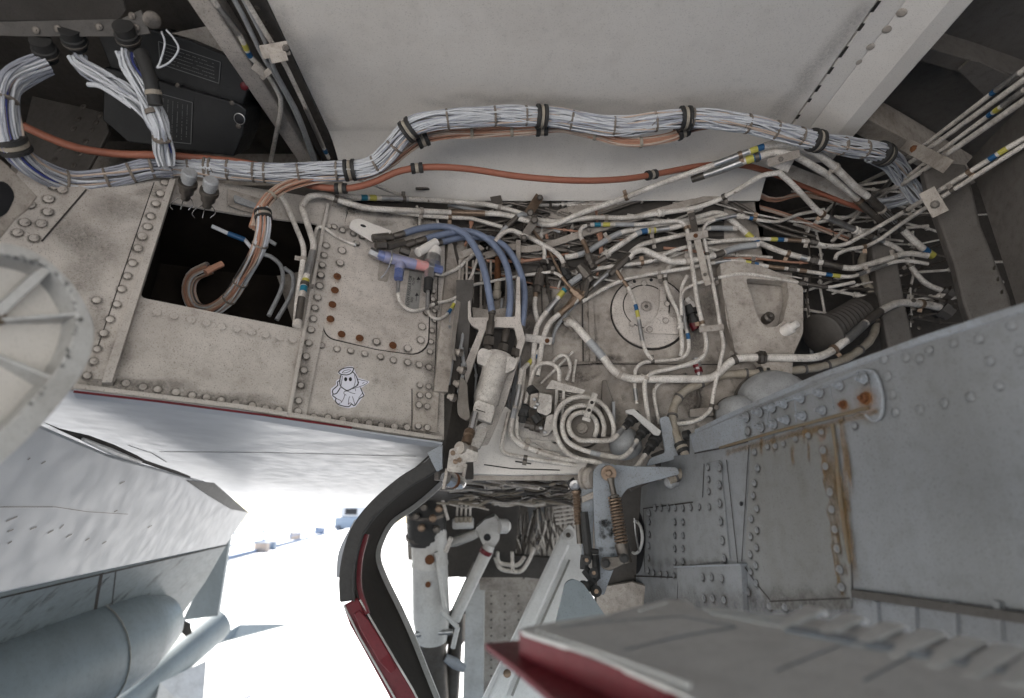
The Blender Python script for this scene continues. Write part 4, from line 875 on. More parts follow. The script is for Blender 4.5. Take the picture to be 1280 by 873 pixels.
T_('white pipe with a teal and yellow band bending down left of the clamp bar', [(737, 322), (731, 305), (724, 294), (727, 284), (740, 281), (800, 281), (834, 277), (850, 276), (858, 283), (861, 300), (872, 380), (878, 405), (884, 430), (880, 447), (864, 455), (830, 463), (814, 466), (805, 477), (806, 492), (811, 530)], 2.7, .055,
   marks=(('t', 750, 281), ('y', 759, 281), ('g', 767, 281, 792, 281), ('w', 729, 300, 736, 318), ('n', 737, 321)), fil=9)
T_('thin white pipe passing right of the clamp bar and down towards the grey panel', [(1030, 262, .02), (999, 268, .03), (972, 278, .04), (952, 276), (921, 269), (890, 276), (879, 283), (880, 298), (896, 380), (901, 412), (905, 432), (898, 463), (892, 490), (889, 513), (876, 524), (860, 529), (845, 530)], 2.3, .055, marks=(('s', 893, 275, 920, 269), ('c', 926, 270), ('b', 941, 272)), fil=8)
T_('thin white pipe dropping from the wall over the round cover with blue and yellow bands', [(771, 341), (786, 360), (793, 376), (797, 392), (803, 427), (808, 442), (816, 450)], 2.3, .045, marks=(('w', 774, 345, 785, 359), ('b', 795.5, 385), ('y', 797, 392.5), ('s', 799, 400, 804, 426)), fil=10)
T_('thin white pipe forming a squared loop under the round cover', [(859, 345), (852, 358), (852, 372), (856, 402), (861, 425), (861, 440), (852, 449), (803, 453), (794, 461), (793, 480), (796, 505)], 2.3, .035, marks=(('s', 852, 376, 859, 412), ('b', 859.5, 421), ('s', 794, 486, 796, 502)), fil=9)
T_('white pipe coming down the right side of the round cover', [(858, 325), (842, 330), (831, 338), (831, 352), (838, 372), (848, 390), (851, 410), (853, 432), (851, 446)], 2.6, .030, fil=9, marks=(('c', 849, 408),))
T_('thin white pipe leaving the clamp bar and running right past the cast bracket', [(852, 395), (851, 370), (857, 360), (870, 355), (894, 348), (925, 342), (948, 344), (1000, 354), (1035, 360), (1068, 353)], 2.1, .05, marks=(('n', 1003, 354), ('d', 1010, 356, 1034, 360)), fil=9)
T_('heavy white pipe with a split elbow and blue-grey sleeve crossing low to the right', [(709, 404, .02), (716, 403, .045), (727, 416, .05), (754, 447, .05), (768, 466, .05), (786, 474, .05), (880, 474, .05), (892, 472, .05), (904, 461, .05), (918, 448, .055), (948, 447, .055), (1016, 448, .06), (1034, 443, .06), (1058, 426, .06), (1083, 403, .05), (1100, 389, .04), (1122, 378, .03), (1162, 381, .0), (1185, 388, -.04)], 4.9, .05,
   marks=(('g', 738, 427, 754, 447), ('n', 952, 447), ('s', 1058, 426, 1080, 406), ('d', 1082, 404, 1100, 389)), fil=16, n=14)
T_('thin white pipe curling under the heavy white pipe then down behind the coil', [(866, 457), (830, 462), (812, 466)], 2.0, .03)
T_('white pipe rising behind the three-way bracket under the heavy pipe', [(824, 530), (818, 500), (817, 488), (824, 478), (838, 476)], 2.3, .03, fil=9)
T_('steel tipped pipe hanging below the heavy white pipe', [(806, 480), (806, 505), (812, 530)], 1.9, .025, marks=(('d', 808, 500, 812, 528),))
# --- right-hand fat pair, slanting pipe
T_('heavy white pipe arching right under the harness, the upper of the pair', [(955, 183, .30), (978, 180, .31), (1003, 185, .30), (1021, 191, .29), (1040, 206, .24), (1073, 238, .15), (1085, 246, .13), (1100, 260, .09), (1128, 287, .03), (1148, 307, .02), (1166, 320, .0)], 4.6, .1, marks=(('d', 1084, 246, 1128, 287), ('b', 1157, 313), ('y', 1163, 317), ('s', 1104, 264, 1118, 277)), n=12)
T_('heavy white pipe arching right under the harness, the lower of the pair', [(865, 224, .17), (900, 213, .22), (929, 202, .26), (952, 195, .28), (968, 190, .29), (989, 192, .29), (1010, 204, .26), (1035, 219, .20), (1066, 243, .12), (1084, 262, .08), (1120, 290, .02)], 4.4, .1, marks=(('s', 880, 218, 928, 202), ('y', 937, 199), ('b', 946, 196), ('d', 864, 224, 878, 219), ('d', 1072, 249, 1118, 288)), n=12)
T_('white pipe slanting from the upper bracket down to the dark right corner, silver sleeves', [(974, 216, .22), (991, 231, .19), (1021, 263, .12), (1032, 271, .10), (1071, 289, .04), (1118, 308, .02), (1130, 318, .01), (1144, 342, .0), (1158, 356, -.02), (1184, 366, -.04)], 3.4, .05, marks=(('s', 1034, 272, 1068, 288), ('d', 1080, 293, 1092, 298), ('s', 1093, 299, 1103, 303), ('c', 1071, 289)))
HP = plane3((1146, 190, 1.42), (1280, 90, 1.05), (1280, 180, 1.05))
def Hf(x, y, h=0): return HP.hit(x, y, h)
UPc = lambda l, p, r, **k: pipe(l, p, r, 0, f=Hf, group='straight pipes running to the upper right corner', **k)
UPc('straight white pipe at the upper right, topmost of the four through the long clamp', [(978, 277), (1021, 256), (1076, 230), (1112, 213), (1146, 189), (1240, 117), (1290, 80), (1340, 45)], 2.3, marks=(('s', 1245, 113, 1275, 91), ('b', 1242, 115), ('d', 980, 276, 1018, 258)))
UPc('straight white pipe at the upper right, second of the four through the long clamp', [(1094, 248), (1120, 219), (1131, 208), (1157, 189), (1280, 100), (1345, 52)], 2.9, marks=(('s', 1096, 246, 1117, 223),))
UPc('straight upper right pipe, third through the long clamp, with yellow and blue band', [(1080, 262), (1128, 226), (1168, 195), (1230, 149), (1280, 113), (1345, 66)], 2.7, marks=(('b', 1238, 143), ('y', 1248, 136), ('s', 1256, 131, 1280, 114)))
UPc('straight white pipe at the upper right, lowest of the four through the long clamp', [(1040, 262), (1100, 240), (1123, 234), (1178, 197), (1280, 126), (1345, 80)], 3.1)
T_('straight white pipe at the right edge below the banded one', [(1044, 324), (1046, 318), (1060, 312), (1084, 308), (1101, 299, .05), (1128, 279, .13), (1172, 250, .31), (1280, 182, .52), (1330, 152, .59)], 2.6, .035, fil=5)
T_('thin white pipe in the dark corner between the heavy pair, upper one', [(1018, 280), (1040, 257), (1052, 251), (1075, 250), (1085, 242)], 2.2, -.03, marks=(('y', 1057, 251),), fil=6)
T_('thin white pipe in the dark corner curling below the slanting pipe', [(1005, 298), (1012, 284), (1022, 278), (1060, 272), (1078, 262)], 2.3, -.03, fil=8)
T_('thin straight white pipe with a blue mark in the dark corner', [(1040, 302), (1062, 280), (1080, 259)], 2.2, -.02, marks=(('b', 1077, 263),))
# --- lower left curve group near the coil
T_('silver and white pipe beside the actuator turning right under the coil, outer one', [(652, 462, .07), (650, 480, .08), (645, 505, .08), (640, 525, .085), (638, 545, .085), (650, 556, .085), (675, 566, .085), (700, 574, .085), (735, 576, .08)], 3.4, .07, marks=(('s', 650, 482, 645, 508), ('g', 644, 512, 641, 524)))
T_('white pipe beside the actuator turning right under the coil, inner one', [(655, 462, .06), (652, 490, .07), (646, 520, .07), (646, 548, .08), (660, 560, .08), (700, 570, .08)], 3.0, .07)
T_('white pipe with a squared corner lowest beside the actuator', [(636, 516, .07), (629, 545, .08), (626, 562, .085), (632, 568, .085), (670, 575, .085), (720, 582, .08)], 2.7, .08, fil=6)
T_('slim white pipe looping over the pump block beside the actuator', [(657, 505, .06), (660, 490, .06), (667, 462, .06), (676, 454, .06), (690, 454, .06), (699, 462, .06), (699, 478, .06)], 2.7, .06, fil=9)
T_('second slim pipe looping behind the pump block', [(690, 454, .03), (697, 446, .035), (706, 443, .035), (712, 452, .035), (713, 462, .035), (708, 476, .035)], 2.4, .03, fil=8)
T_('narrow white pipe standing behind the finned block', [(716, 478, .02), (718, 460, .02), (720, 450, .02)], 2.0, .02)
T_('banded pipe stub between the clamp block and pump block', [(650, 466, .06), (655, 460, .06), (664, 452, .05), (676, 436, .04)], 3.0, .05, marks=(('y', 664, 453), ('b', 669, 446)))
T_('thin white pipe crossing low behind the blocks under the clamp', [(676, 480, .02), (690, 466, .02), (706, 450, .02), (716, 440, .02)], 1.8, .02)
# random fine plumbing in the deep shade between (seen as thin lines)
for lb_, p_, r_ in (('thin dark pipe high on the wall between harness and stringer, left', [(520, 236), (570, 236), (620, 232), (680, 236)], 1.8), ('brown capillary line following under the orange cable', [(500, 218), (560, 222), (620, 228), (700, 238), (760, 230)], 1.2),
    ('fine brown capillary curving under the orange cable to the right', [(640, 230), (700, 236), (740, 238), (790, 226)], 1.0), ('dark pipe rising behind the heavy diagonal pipe', [(840, 232), (900, 252), (960, 285), (1010, 300)], 2.6), ('second dark pipe rising behind the heavy diagonal pipe', [(846, 226), (906, 247), (968, 280), (1020, 296)], 2.0), ('dark thin pipe low behind the cast bracket', [(870, 480), (874, 500), (868, 520)], 1.8)):
    pipe(lb_, p_, r_, .012, mat='dull_steel' if 'brown' not in lb_ else 'wire_brown', sp=True)
# --- pipes on the upper left beam
LBf = lambda x, y, h=0: Plane((0, 0, CZ - .022 - h), (0, 0, -1)).hit(x, y, h)
LG = lambda l, p, r, **k: pipe(l, p, r, 0, f=LBf, group='pipes along the upper left beam', **k)
LG('upper left beam pipe with a yellow and blue band, bending down at the end', [(250, -30), (270, 5), (300, 44), (313, 72), (329, 86), (338, 98), (351, 122), (351, 140), (337, 208)], 3.1, marks=(('s', 272, 8, 299, 42), ('y', 308, 57), ('b', 314, 66)), fil=8)
LG('grey pipe along the upper left beam, second from its outer side', [(270, -40), (300, 12), (329, 72), (345, 96), (367, 136), (379, 165), (392, 204)], 2.7, mat='pipe_grey')
LG('white pipe along the upper left beam, third from its outer side', [(284, -40), (305, 0), (331, 50), (343, 88), (372, 140), (396, 203)], 2.7, mat='pipe_grey')
LG('white pipe nearest the white ceiling on the upper left beam, ending in a blue tip', [(290, -30), (307, 0), (341, 56), (357, 82), (378, 126), (406, 188), (411, 198)], 2.8, marks=(('s', 384, 138, 403, 182), ('b', 406, 189)))
def clampblock(label, f, a, b, w_, th, mat='bay_paint', bolts=(), cat='clamp', nm='pipe_clamp', bm='dull_steel'):
    """flat clamp block from pixel a to b, w_ px wide"""
    p, q = f(*a), f(*b); d = (p - CAM).length; n = (CAM - p).normalized(); mb = MB(); bar(mb, [p, q], n, w_ * d / F, th)
    o = mb.obj(nm, mat, smooth=False, bevel=.0012, label=label, cat=cat)
    for t in bolts:
        m = MB(); c = p.lerp(q, t); lathe(m, c, n, [(w_ * .3 * d / F, -.001), (w_ * .3 * d / F, .003), (w_ * .2 * d / F, .004), (w_ * .18 * d / F, .007), (.0005, .007)], 8); m.obj('bolt', bm, o)
    return o
clampblock('grey clamp block holding the pipes on the upper left beam, upper half', LBf, (326, 66, .02), (361, 60, .02), 13, .02, bolts=(.9,))
clampblock('square clamp block beside it on the upper left beam', LBf, (338, 74, .03), (359, 70, .03), 9, .012)
clampblock('small pale clamp on the banded pipe of the upper left beam', LBf, (316, 82, .02), (334, 96, .02), 8, .014)
clampblock('small pale clamp further down the banded pipe of the upper left beam', LBf, (326, 98, .02), (338, 88, .02), 6, .012, nm='pipe_clamp')
clampblock('long pale clamp bar across the four straight pipes, rusty bolt at its left end', Hf, (1130, 180, .02), (1186, 209, .02), 12, .016, bolts=(.25,), bm='rust')
clampblock('pale clamp on the lower pair of straight pipes at the frame column', lambda x, y, h=0: B(x, y, .30 + h), (1158, 238, .02), (1176, 268, .02), 14, .02, bolts=(.6,))
Bh = lambda x, y, h=.06: B(x, y, h)
clampblock('upper cross piece of the pale clamp bar on the vertical pipe pair', Bh, (857, 297, .075), (885, 292, .075), 9, .012, 'bay_paint', bolts=(.45,), bm='rust')
vb = clampblock('long vertical strap of the clamp bar between the vertical pipe pair', Bh, (863, 264, .064), (881, 340, .064), 7.5, .006)
clampblock('small clamp tongue under the long strap', Bh, (880, 340, .064), (886, 357, .064), 7, .006, bolts=(.2,))
clampblock('dark steel tongue above the clamp bar', Bh, (864, 266, .07), (869, 290, .07), 7.5, .008, 'dull_steel', bolts=(.3,))
clampblock('pale lower clamp across the vertical pipe pair', Bh, (874, 412, .065), (905, 409, .065), 7.5, .01, bolts=(.5,), bm='bay_paint')
clampblock('rusty pale clamp block on the two pipes beside the actuator', Bh, (656, 422, .06), (690, 427, .06), 10, .014, 'fitting_paint', bolts=(.82,), bm='rust')
clampblock('pale cross piece where the slanting pipe meets the upper bracket', Bh, (960, 204, .31), (1000, 192, .31), 9, .012, bolts=(.4,))
clampblock('pale bracket arm running right behind the heavy pair', Bh, (982, 212, .18), (1076, 250, .08), 13, .006, 'bay_paint', cat='bracket', nm='support_bracket')
clampblock('pale block bracket under the harness beside the heavy pair', Bh, (962, 196, .24), (990, 206, .24), 18, .03, 'fitting_paint', cat='bracket', nm='bracket')
# steel pivot bracket in the middle of the upper wall
pb = empty('steel_bracket', B(660, 268, .06), 'dark greasy steel bracket with pivot bolts holding the upper white pipes', 'bracket')
def bpart(par, nm, mat, a, b, w_, th, f=Bh):
    p, q = f(*a), f(*b); d = (p - CAM).length; mb = MB(); bar(mb, [p, q], (CAM - p).normalized(), w_ * d / F, th); return mb.obj(nm, mat, par, smooth=False, bevel=.001)
bpart(pb, 'upper_arm', 'brown_steel', (675, 245, .06), (660, 268, .075), 11, .01); bpart(pb, 'lower_arm', 'dull_steel', (668, 277, .075), (652, 300, .05), 10, .01)
for x, y, s in ((675, 247, 4), (663, 266, 5), (668, 275, 5.5), (655, 297, 4)):
    m = MB(); c = B(x, y, .085); lathe(m, c, (CAM - c), [(s / 500, -.02), (s / 500, .0), (s / 800, .003), (s / 800, .008)], 8); m.obj('bolt', 'dull_steel', pb)
pb2 = bpart(None, 'hanger_strap', 'dull_steel', (617, 238, .04), (624, 262, .04), 13, .004); pb2['label'] = 'dark strap hanger under the orange cable left of the steel bracket'; pb2['category'] = 'hanger'
m = MB(); c = B(619, 234, .05); lathe(m, c, Vector((1, 0, .1)), [(.010, -.009), (.010, .009)], 14); o = m.obj('clamp_ring', 'sleeve_metal', pb2)
# black couplings and tees around the cover
def fitting(label, c, ax, rs, mat='dull_steel', h=.05, nm='pipe_fitting', cat='fitting', arms=()):
    p = B(*c, h); q = B(*ax, h); d = (p - CAM).length / F; mb = MB(); L_ = (q - p).length
    prof = []
    for i, r_ in enumerate(rs):
        t0, t1 = i / len(rs), (i + 1) / len(rs); prof += [(r_ * d, L_ * t0 + 1e-4), (r_ * d, L_ * t1 - 1e-4)]
    lathe(mb, p, q - p, prof, 8); o = mb.obj(nm, mat, label=label, cat=cat)
    for a, b, r_, mt in arms:
        m = MB(); cyl(m, B(*a, h), B(*b, h), r_ * d, 8); m.obj('nipple', mt, o)
    return o
fitting('black coupling under the teal-banded pipe bend', (734, 318), (742, 336), (4.5, 7, 6, 5), arms=(((742, 330), (757, 322), 4, 'dull_steel'),))
fitting('black three-way coupling left of the round cover', (724, 333), (740, 352), (6, 8, 8, 5), arms=(((730, 342), (712, 355), 4, 'pipe_grey'), ((736, 345), (730, 372), 4, 'dull_steel')))
fitting('dark hexagon coupling below the white stub pipe', (676, 336), (671, 366), (4, 6.5, 7, 4.5), h=.04)
fitting('copper-brown tee where the thin pipes meet', (714, 362), (728, 374), (5, 7, 6), 'brown_steel', arms=(((722, 371), (732, 366), 4, 'brown_steel'), ((720, 372), (712, 382), 4.5, 'brown_steel')))
fitting('dark blue-black nipple at the end of the white curve', (704, 336), (712, 350), (5, 6.5, 5), 'black_rubber', h=.035)
fitting('long dark steel joint on the sloping pipe', (762, 344), (788, 318), (3.6, 4.6, 4.6, 3.8), arms=(((770, 338), (778, 350), 3, 'brown_steel'),))
fitting('hexagonal port where the heavy pipe enters the wall', (708, 408), (716, 400), (11, 9, 7), 'bay_paint', h=.012)
fitting('red-ended dark fitting between the vertical pipes', (861, 382), (871, 410), (6, 8, 5, 7, 4), 'black_rubber', h=.02, arms=(((858, 374), (868, 384), 7, 'fitting_paint'), ((866, 404), (870, 412), 5, 'red_paint')))
fitting('steel clamp with a red core under the heavy pipe', (870, 448), (874, 470), (4, 5, 4), 'sleeve_metal', h=.05, arms=(((871, 456), (874, 466), 5, 'red_paint'),))
fitting('round dark socket at the end of the heavy pipe in the corner', (1168, 380), (1188, 392), (7, 11, 9), 'dark_shaded_bay_paint', h=-.03)
fitting('round dark socket at the end of the slanting pipe in the corner', (1178, 363), (1190, 370), (5, 8, 6), 'dark_shaded_bay_paint', h=-.03)

# finer plumbing lying behind the named pipes: too fine and tangled to count
rg = random.Random(77)
for nm, mt, nn, (x0, x1, y0, y1), lb_ in (('wall_plumbing', 'dull_steel', 40, (560, 760, 240, 350), 'dark fine pipes tangled against the upper back wall'), ('brown_wall_plumbing', 'wire_brown', 10, (560, 1000, 236, 330), 'fine brown lines behind the white pipes'), ('pale_wall_plumbing', 'pipe_paint', 20, (560, 980, 245, 345), 'fine pale pipes behind the white pipes'),
    ('corner_plumbing', 'pipe_paint', 30, (985, 1200, 235, 400), 'fine pipes in the dark right corner'), ('dark_corner_plumbing', 'dull_steel', 30, (960, 1200, 240, 420), 'dark hoses in the right corner'), ('lower_plumbing', 'pipe_grey', 14, (560, 700, 345, 470), 'grey fine pipes around the actuator frame')):
    mb = MB()
    for i in range(nn):
        x, y = rg.uniform(x0, x1 - 50), rg.uniform(y0, y1); h = rg.uniform(.004, .022) if x < 930 else rg.uniform(-.10, .0); q = []; vert = nm == 'lower_plumbing' or rg.random() < .25; a = rg.uniform(-.35, .25)
        for j in range(rg.choice((3, 4))):
            q.append(B(x, y, h)); L_ = rg.uniform(22, 60)
            if vert: x += rg.uniform(-9, 9); y += L_ * .7
            else: x += L_; y += L_ * a + rg.uniform(-6, 6)
        p_ = fillet(q, .018, 4); r_ = rg.uniform(1.0, 2.3) * 1.5 / F; sweep(mb, p_, r_, 7)
        for j in range(2):
            k = rg.randrange(1, len(p_) - 1); ax = (p_[k + 1] - p_[k - 1]).normalized(); lathe(mb, p_[k], ax, [(r_ * 1.2, -.004), (r_ * 1.8, -.0035), (r_ * 1.8, .002), (r_ * 1.3, .0025), (r_ * 1.3, .006)], 6)
    mb.obj(nm, mt, kind='stuff', label=lb_)
# ================================================================== WIRE HARNESSES, CABLES, HOSES
def strands(par, path, rb, nw, rw, mats, twist=2.2, jit=.25, seed=1, flat=1.0, wob=.06):
    """many separate wires following one path; one joined part per colour"""
    rg = random.Random(seed); S_ = cum(path); n = len(path); fr = []
    t0 = (path[1] - path[0]).normalized(); u = t0.cross(Vector((0, 0, 1))).normalized()
    for i, p in enumerate(path):
        t = (path[min(i + 1, n - 1)] - path[max(i - 1, 0)]).normalized(); u = (u - t * u.dot(t)).normalized(); fr.append((p, u.copy(), t.cross(u)))
    mbs = {}
    for k in range(nw):
        rr_ = rb * math.sqrt(rg.uniform(.35, 1.0)) ; a0 = rg.uniform(0, 2 * math.pi); tw = twist * rg.uniform(-1, 1.6); ph = [rg.uniform(0, 6.3) for _ in range(3)]
        mat = rg.choices([m for m, _ in mats], [w_ for _, w_ in mats])[0]; q = []
        for (p, u, v), s in zip(fr, S_):
            a = a0 + tw * s * 2.2 + .22 * math.sin(s * 17 + ph[0]); r_ = rr_ * (1 + wob * math.sin(s * 31 + ph[1]) + wob * .7 * math.sin(s * 55 + ph[2]))
            q.append(p + u * (math.cos(a) * r_) + v * (math.sin(a) * r_ * flat))
        sweep(mbs.setdefault(mat, MB()), q, rw * rg.uniform(.8, 1.15), 5)
    for m_, mb in mbs.items():
        o = mb.obj('wires', m_, par, kind='stuff')
def dense(path, step=.012):
    S_ = cum(path); n = max(2, int(S_[-1] / step)); out = []
    j = 1
    for i in range(n + 1):
        s = S_[-1] * i / n
        while j < len(S_) - 1 and S_[j] < s: j += 1
        t = (s - S_[j - 1]) / max(1e-9, S_[j] - S_[j - 1]); out.append(path[j - 1].lerp(path[j], min(1, t)))
    return out
def ring(par, path, x, y, r, wpx, mat, name, tube=None, knot=False):
    S_ = cum(path); s, d = nearest(path, S_, x, y); a, b = sub(path, S_, s - wpx / 2 * d / F, s + wpx / 2 * d / F)[0], sub(path, S_, s - wpx / 2 * d / F, s + wpx / 2 * d / F)[-1]
    ax = b - a; L_ = ax.length; mb = MB(); lathe(mb, a, ax, [(r * .9, 0), (r, L_ * .08), (r * 1.02, L_ * .5), (r, L_ * .92), (r * .9, L_)], 18)
    if knot:
        c = (a + b) / 2; v = (CAM - c).normalized(); e = Vector((random.uniform(-1, 1), 0, random.uniform(-1, .2))).normalized()
        sweep(mb, [c + v * r * 1.0, c + v * (r * 1.2) + e * .006, c + v * r * 1.05 + e * .014], .0009, 5)
    return mb.obj(name, mat, par)
def clampring(par, path, x, y, r, wpx):
    """rubber cushioned loop clamp: two black beads with a metal band between"""
    S_ = cum(path); s, d = nearest(path, S_, x, y); k = d / F
    sp_ = sub(path, S_, s - wpx / 2 * k, s + wpx / 2 * k); a, b = sp_[0], sp_[-1]; ax = b - a; L_ = ax.length; mb = MB()
    lathe(mb, a, ax, [(r * .92, 0), (r * 1.18, L_ * .02), (r * 1.2, L_ * .28), (r * 1.05, L_ * .33), (r * 1.05, L_ * .67), (r * 1.2, L_ * .72), (r * 1.18, L_ * .98), (r * .92, L_)], 22)
    o = mb.obj('cushion_clamp', 'black_rubber', par)
    mb = MB(); lathe(mb, a, ax, [(r * 1.06, L_ * .36), (r * 1.09, L_ * .37), (r * 1.09, L_ * .63), (r * 1.06, L_ * .64)], 22); mb.obj('metal_band', 'tan_wrap', o)
    return o
px2m = lambda n, d=1.35: n * d / F
# main white harness: defined by (px, py, depth) so it runs below the ceiling
CPh = lambda x, y, h: CP.hit(x, y, h)
def Dp(l): return [P(*p) for p in l]
main = dense(spline(Dp([(212, 208, 1.22), (250, 209, 1.24), (300, 214, 1.26), (350, 217, 1.28), (400, 214, 1.30), (440, 213, 1.31), (468, 207, 1.31), (487, 190, 1.30), (503, 170, 1.29), (522, 156, 1.28), (560, 149, 1.28), (610, 146, 1.29), (660, 145, 1.30), (700, 148, 1.31), (740, 155, 1.31), (775, 158, 1.31), (815, 153, 1.30), (855, 148, 1.30), (895, 150, 1.30), (940, 156, 1.31), (980, 166, 1.32), (1020, 176, 1.34), (1060, 184, 1.37), (1098, 190, 1.40), (1120, 205, 1.45), (1133, 228, 1.50), (1150, 250, 1.52)]), 5), .013)
hm = empty('wire_harness', main[len(main) // 2], 'thick bundle of white wires sweeping across under the white ceiling', 'wire harness')
strands(hm, main, px2m(10.8), 84, px2m(1.12), (('wire_white', 20), ('wire_grey', 5), ('wire_blue', .8), ('wire_tan', 1.6), ('wire_dark', 1.2)), seed=3)
core = MB(); sweep(core, main, px2m(7.8), 10); core.obj('bundle_core', 'wire_dark', hm)
for x, y in ((236, 209), (256, 209), (262, 210), (285, 213), (316, 215), (331, 216), (373, 217), (421, 213), (470, 206), (492, 183), (559, 149), (618, 146), (657, 145), (715, 150), (768, 158), (819, 153), (866, 148), (935, 155), (968, 164), (1000, 172), (1052, 183), (1080, 187)): ring(hm, main, x, y, px2m(11.8), 3.0, 'tie_cord', 'lacing_tie', knot=True)
for x, y, r in ((438, 213, 11), (512, 163, 12), (677, 146, 12), (856, 148, 12), (1020, 176, 12), (1103, 194, 13)): clampring(hm, main, x, y, px2m(r), 14)
# left part: from the lower row round to the loop and the connectors
lft = dense(spline(Dp([(214, 209, 1.22), (185, 211, 1.20), (150, 220, 1.18), (115, 226, 1.16), (85, 226, 1.14), (55, 217, 1.10), (30, 200, 1.06), (14, 178, 1.03), (7, 150, 1.02), (6, 125, 1.03), (12, 105, 1.04), (30, 92, 1.06), (58, 80, 1.08)]), 5), .012)
hl = empty('wire_harness', lft[len(lft) // 2], 'thick loop of white wires curling round the dark upper left corner', 'wire harness')
strands(hl, lft, px2m(12.5, 1.1), 62, px2m(1.5, 1.1), (('wire_white', 4), ('wire_grey', 18), ('wire_blue', 1), ('wire_tan', .6)), seed=5, twist=1.2)  # mostly grey wires, colour dimmed to stand for the poorly lit corner
core = MB(); sweep(core, lft, px2m(8.5, 1.1), 10); core.obj('bundle_core', 'wire_dark', hl)
for x, y in ((190, 211), (165, 216), (135, 224), (82, 226), (6, 128)): ring(hl, lft, x, y, px2m(13.6, 1.1), 3.5, 'tie_cord', 'lacing_tie')
clampring(hl, lft, 14, 182, px2m(15, 1.03), 20)
# branches to the connectors
br = dense(spline(Dp([(208, 206, 1.20), (200, 190, 1.17), (196, 170, 1.15), (190, 150, 1.13), (175, 130, 1.12), (150, 112, 1.11), (125, 97, 1.10), (100, 82, 1.09), (93, 72, 1.09)]), 5), .012)
hb_ = empty('wire_harness', br[len(br) // 2], 'fanned white wires dropping from the left hand connector to the main bundle', 'wire harness')
strands(hb_, br, px2m(7.5, 1.12), 20, px2m(1.9, 1.12), (('wire_white', 12), ('wire_grey', 3)), seed=8, wob=.5, twist=.6)
br2 = dense(spline(Dp([(210, 208, 1.17), (206, 190, 1.16), (201, 165, 1.13), (192, 140, 1.12), (184, 120, 1.11), (172, 100, 1.10), (160, 80, 1.09), (158, 66, 1.09)]), 5), .012)
hb2 = empty('wire_harness', br2[len(br2) // 2], 'white wires dropping from the right hand connector through a brown band', 'wire harness')
strands(hb2, br2, px2m(8, 1.12), 22, px2m(1.9, 1.12), (('wire_white', 12), ('wire_grey', 3), ('wire_blue', .8)), seed=9, wob=.45, twist=.5)
ring(hb2, br2, 192, 140, px2m(10, 1.1), 6, 'tie_cord', 'lacing_tie'); ring(hb2, br2, 203, 173, px2m(11.5, 1.1), 3.5, 'tie_cord', 'lacing_tie')
slv = MB(); q = Dp([(195, 132, 1.09), (192, 118, 1.085), (188, 100, 1.08), (182, 80, 1.08), (176, 66, 1.08)]); sweep(slv, spline(q, 5), px2m(8.5, 1.08), 12); slv.obj('black_sleeve', 'black_rubber', hb2)
ring(hb2, spline(q, 5), 183, 118, px2m(9.4, 1.08), 6, 'tan_wrap', 'brown_band')
for lb_, q in (('single loose white wire looping beside the black equipment placard', [(202, 40, 1.02), (206, 55, 1.01), (200, 78, 1.01), (197, 85, 1.01), (212, 78, 1.01), (223, 62, 1.01), (217, 48, 1.01), (208, 38, 1.02)]),):
    m = MB(); sweep(m, spline(Dp(q), 6), px2m(1.1, 1.0), 6); m.obj('loose_wire', 'wire_white', label=lb_, cat='wire')
m = MB(); sweep(m, spline(Dp([(110, 106, 1.09), (125, 108, 1.09), (145, 120, 1.10), (165, 134, 1.11)]), 5), px2m(3, 1.1), 8); m.obj('loose_wire', 'wire_white', label='thicker white cut wire end beside the left hand fan of wires', cat='wire')
# orange cable
orp = dense(spline(Dp([(30, 158, 1.14), (60, 172, 1.15), (100, 186, 1.16), (150, 193, 1.18), (200, 194, 1.19), (250, 198, 1.235), (300, 203, 1.265), (340, 212, 1.30), (380, 230, 1.32), (420, 236, 1.33), (446, 234, 1.33), (470, 227, 1.33), (500, 214, 1.325), (540, 209, 1.33), (590, 212, 1.34), (650, 221, 1.35), (720, 226, 1.36), (780, 224, 1.40), (830, 216, 1.45), (880, 207, 1.49), (930, 207, 1.49), (980, 222, 1.52), (1030, 243, 1.53), (1080, 262, 1.55), (1120, 276, 1.58)]), 5), .02)
oc_ = empty('orange_cable', orp[len(orp) // 2], 'orange sleeved cable snaking left to right behind the white wire bundle', 'cable')
m = MB(); sweep(m, orp, px2m(4.2, 1.33), 12); m.obj('cable_sleeve', 'orange_sleeve', oc_)
for x, y in ((522, 210), (426, 235), (814, 219)): clampring(oc_, orp, x, y, px2m(5.5), 15)
# brown/pink second bundle
bp_ = dense(spline(Dp([(318, 285, 1.22), (326, 262, 1.24), (345, 240, 1.26), (375, 227, 1.29), (420, 220, 1.32), (455, 218, 1.33), (485, 205, 1.33), (505, 190, 1.33), (528, 175, 1.33), (560, 168, 1.33), (610, 166, 1.34), (660, 163, 1.34), (700, 160, 1.345), (740, 168, 1.345), (775, 177, 1.34), (805, 178, 1.34), (840, 171, 1.34), (862, 160, 1.34), (890, 155, 1.34)]), 5), .014)
hb3 = empty('wire_harness', bp_[len(bp_) // 2], 'slimmer bundle of brown and pink wires below the white harness', 'wire harness')
strands(hb3, bp_, px2m(5.6), 30, px2m(1.0), (('wire_brown', 8), ('wire_tan', 7), ('wire_grey', 1)), seed=12, twist=1)
m = MB(); sweep(m, bp_, px2m(3.6), 8); m.obj('bundle_core', 'wire_brown', hb3)
for x, y in ((340, 245), (420, 220), (590, 167), (640, 165), (745, 169), (800, 178)): ring(hb3, bp_, x, y, px2m(6.6), 4, 'tan_wrap', 'tape_tie')
for x, y in ((528, 175), (677, 162), (853, 165)): clampring(hb3, bp_, x, y, px2m(7.5), 15)
bd = dense(spline(Dp([(328, 262, 1.23), (330, 285, 1.22), (322, 315, 1.24), (305, 345, 1.30), (288, 372, 1.34), (265, 388, 1.36), (245, 385, 1.38), (236, 365, 1.38), (242, 345, 1.38), (262, 335, 1.38)]), 5), .012)
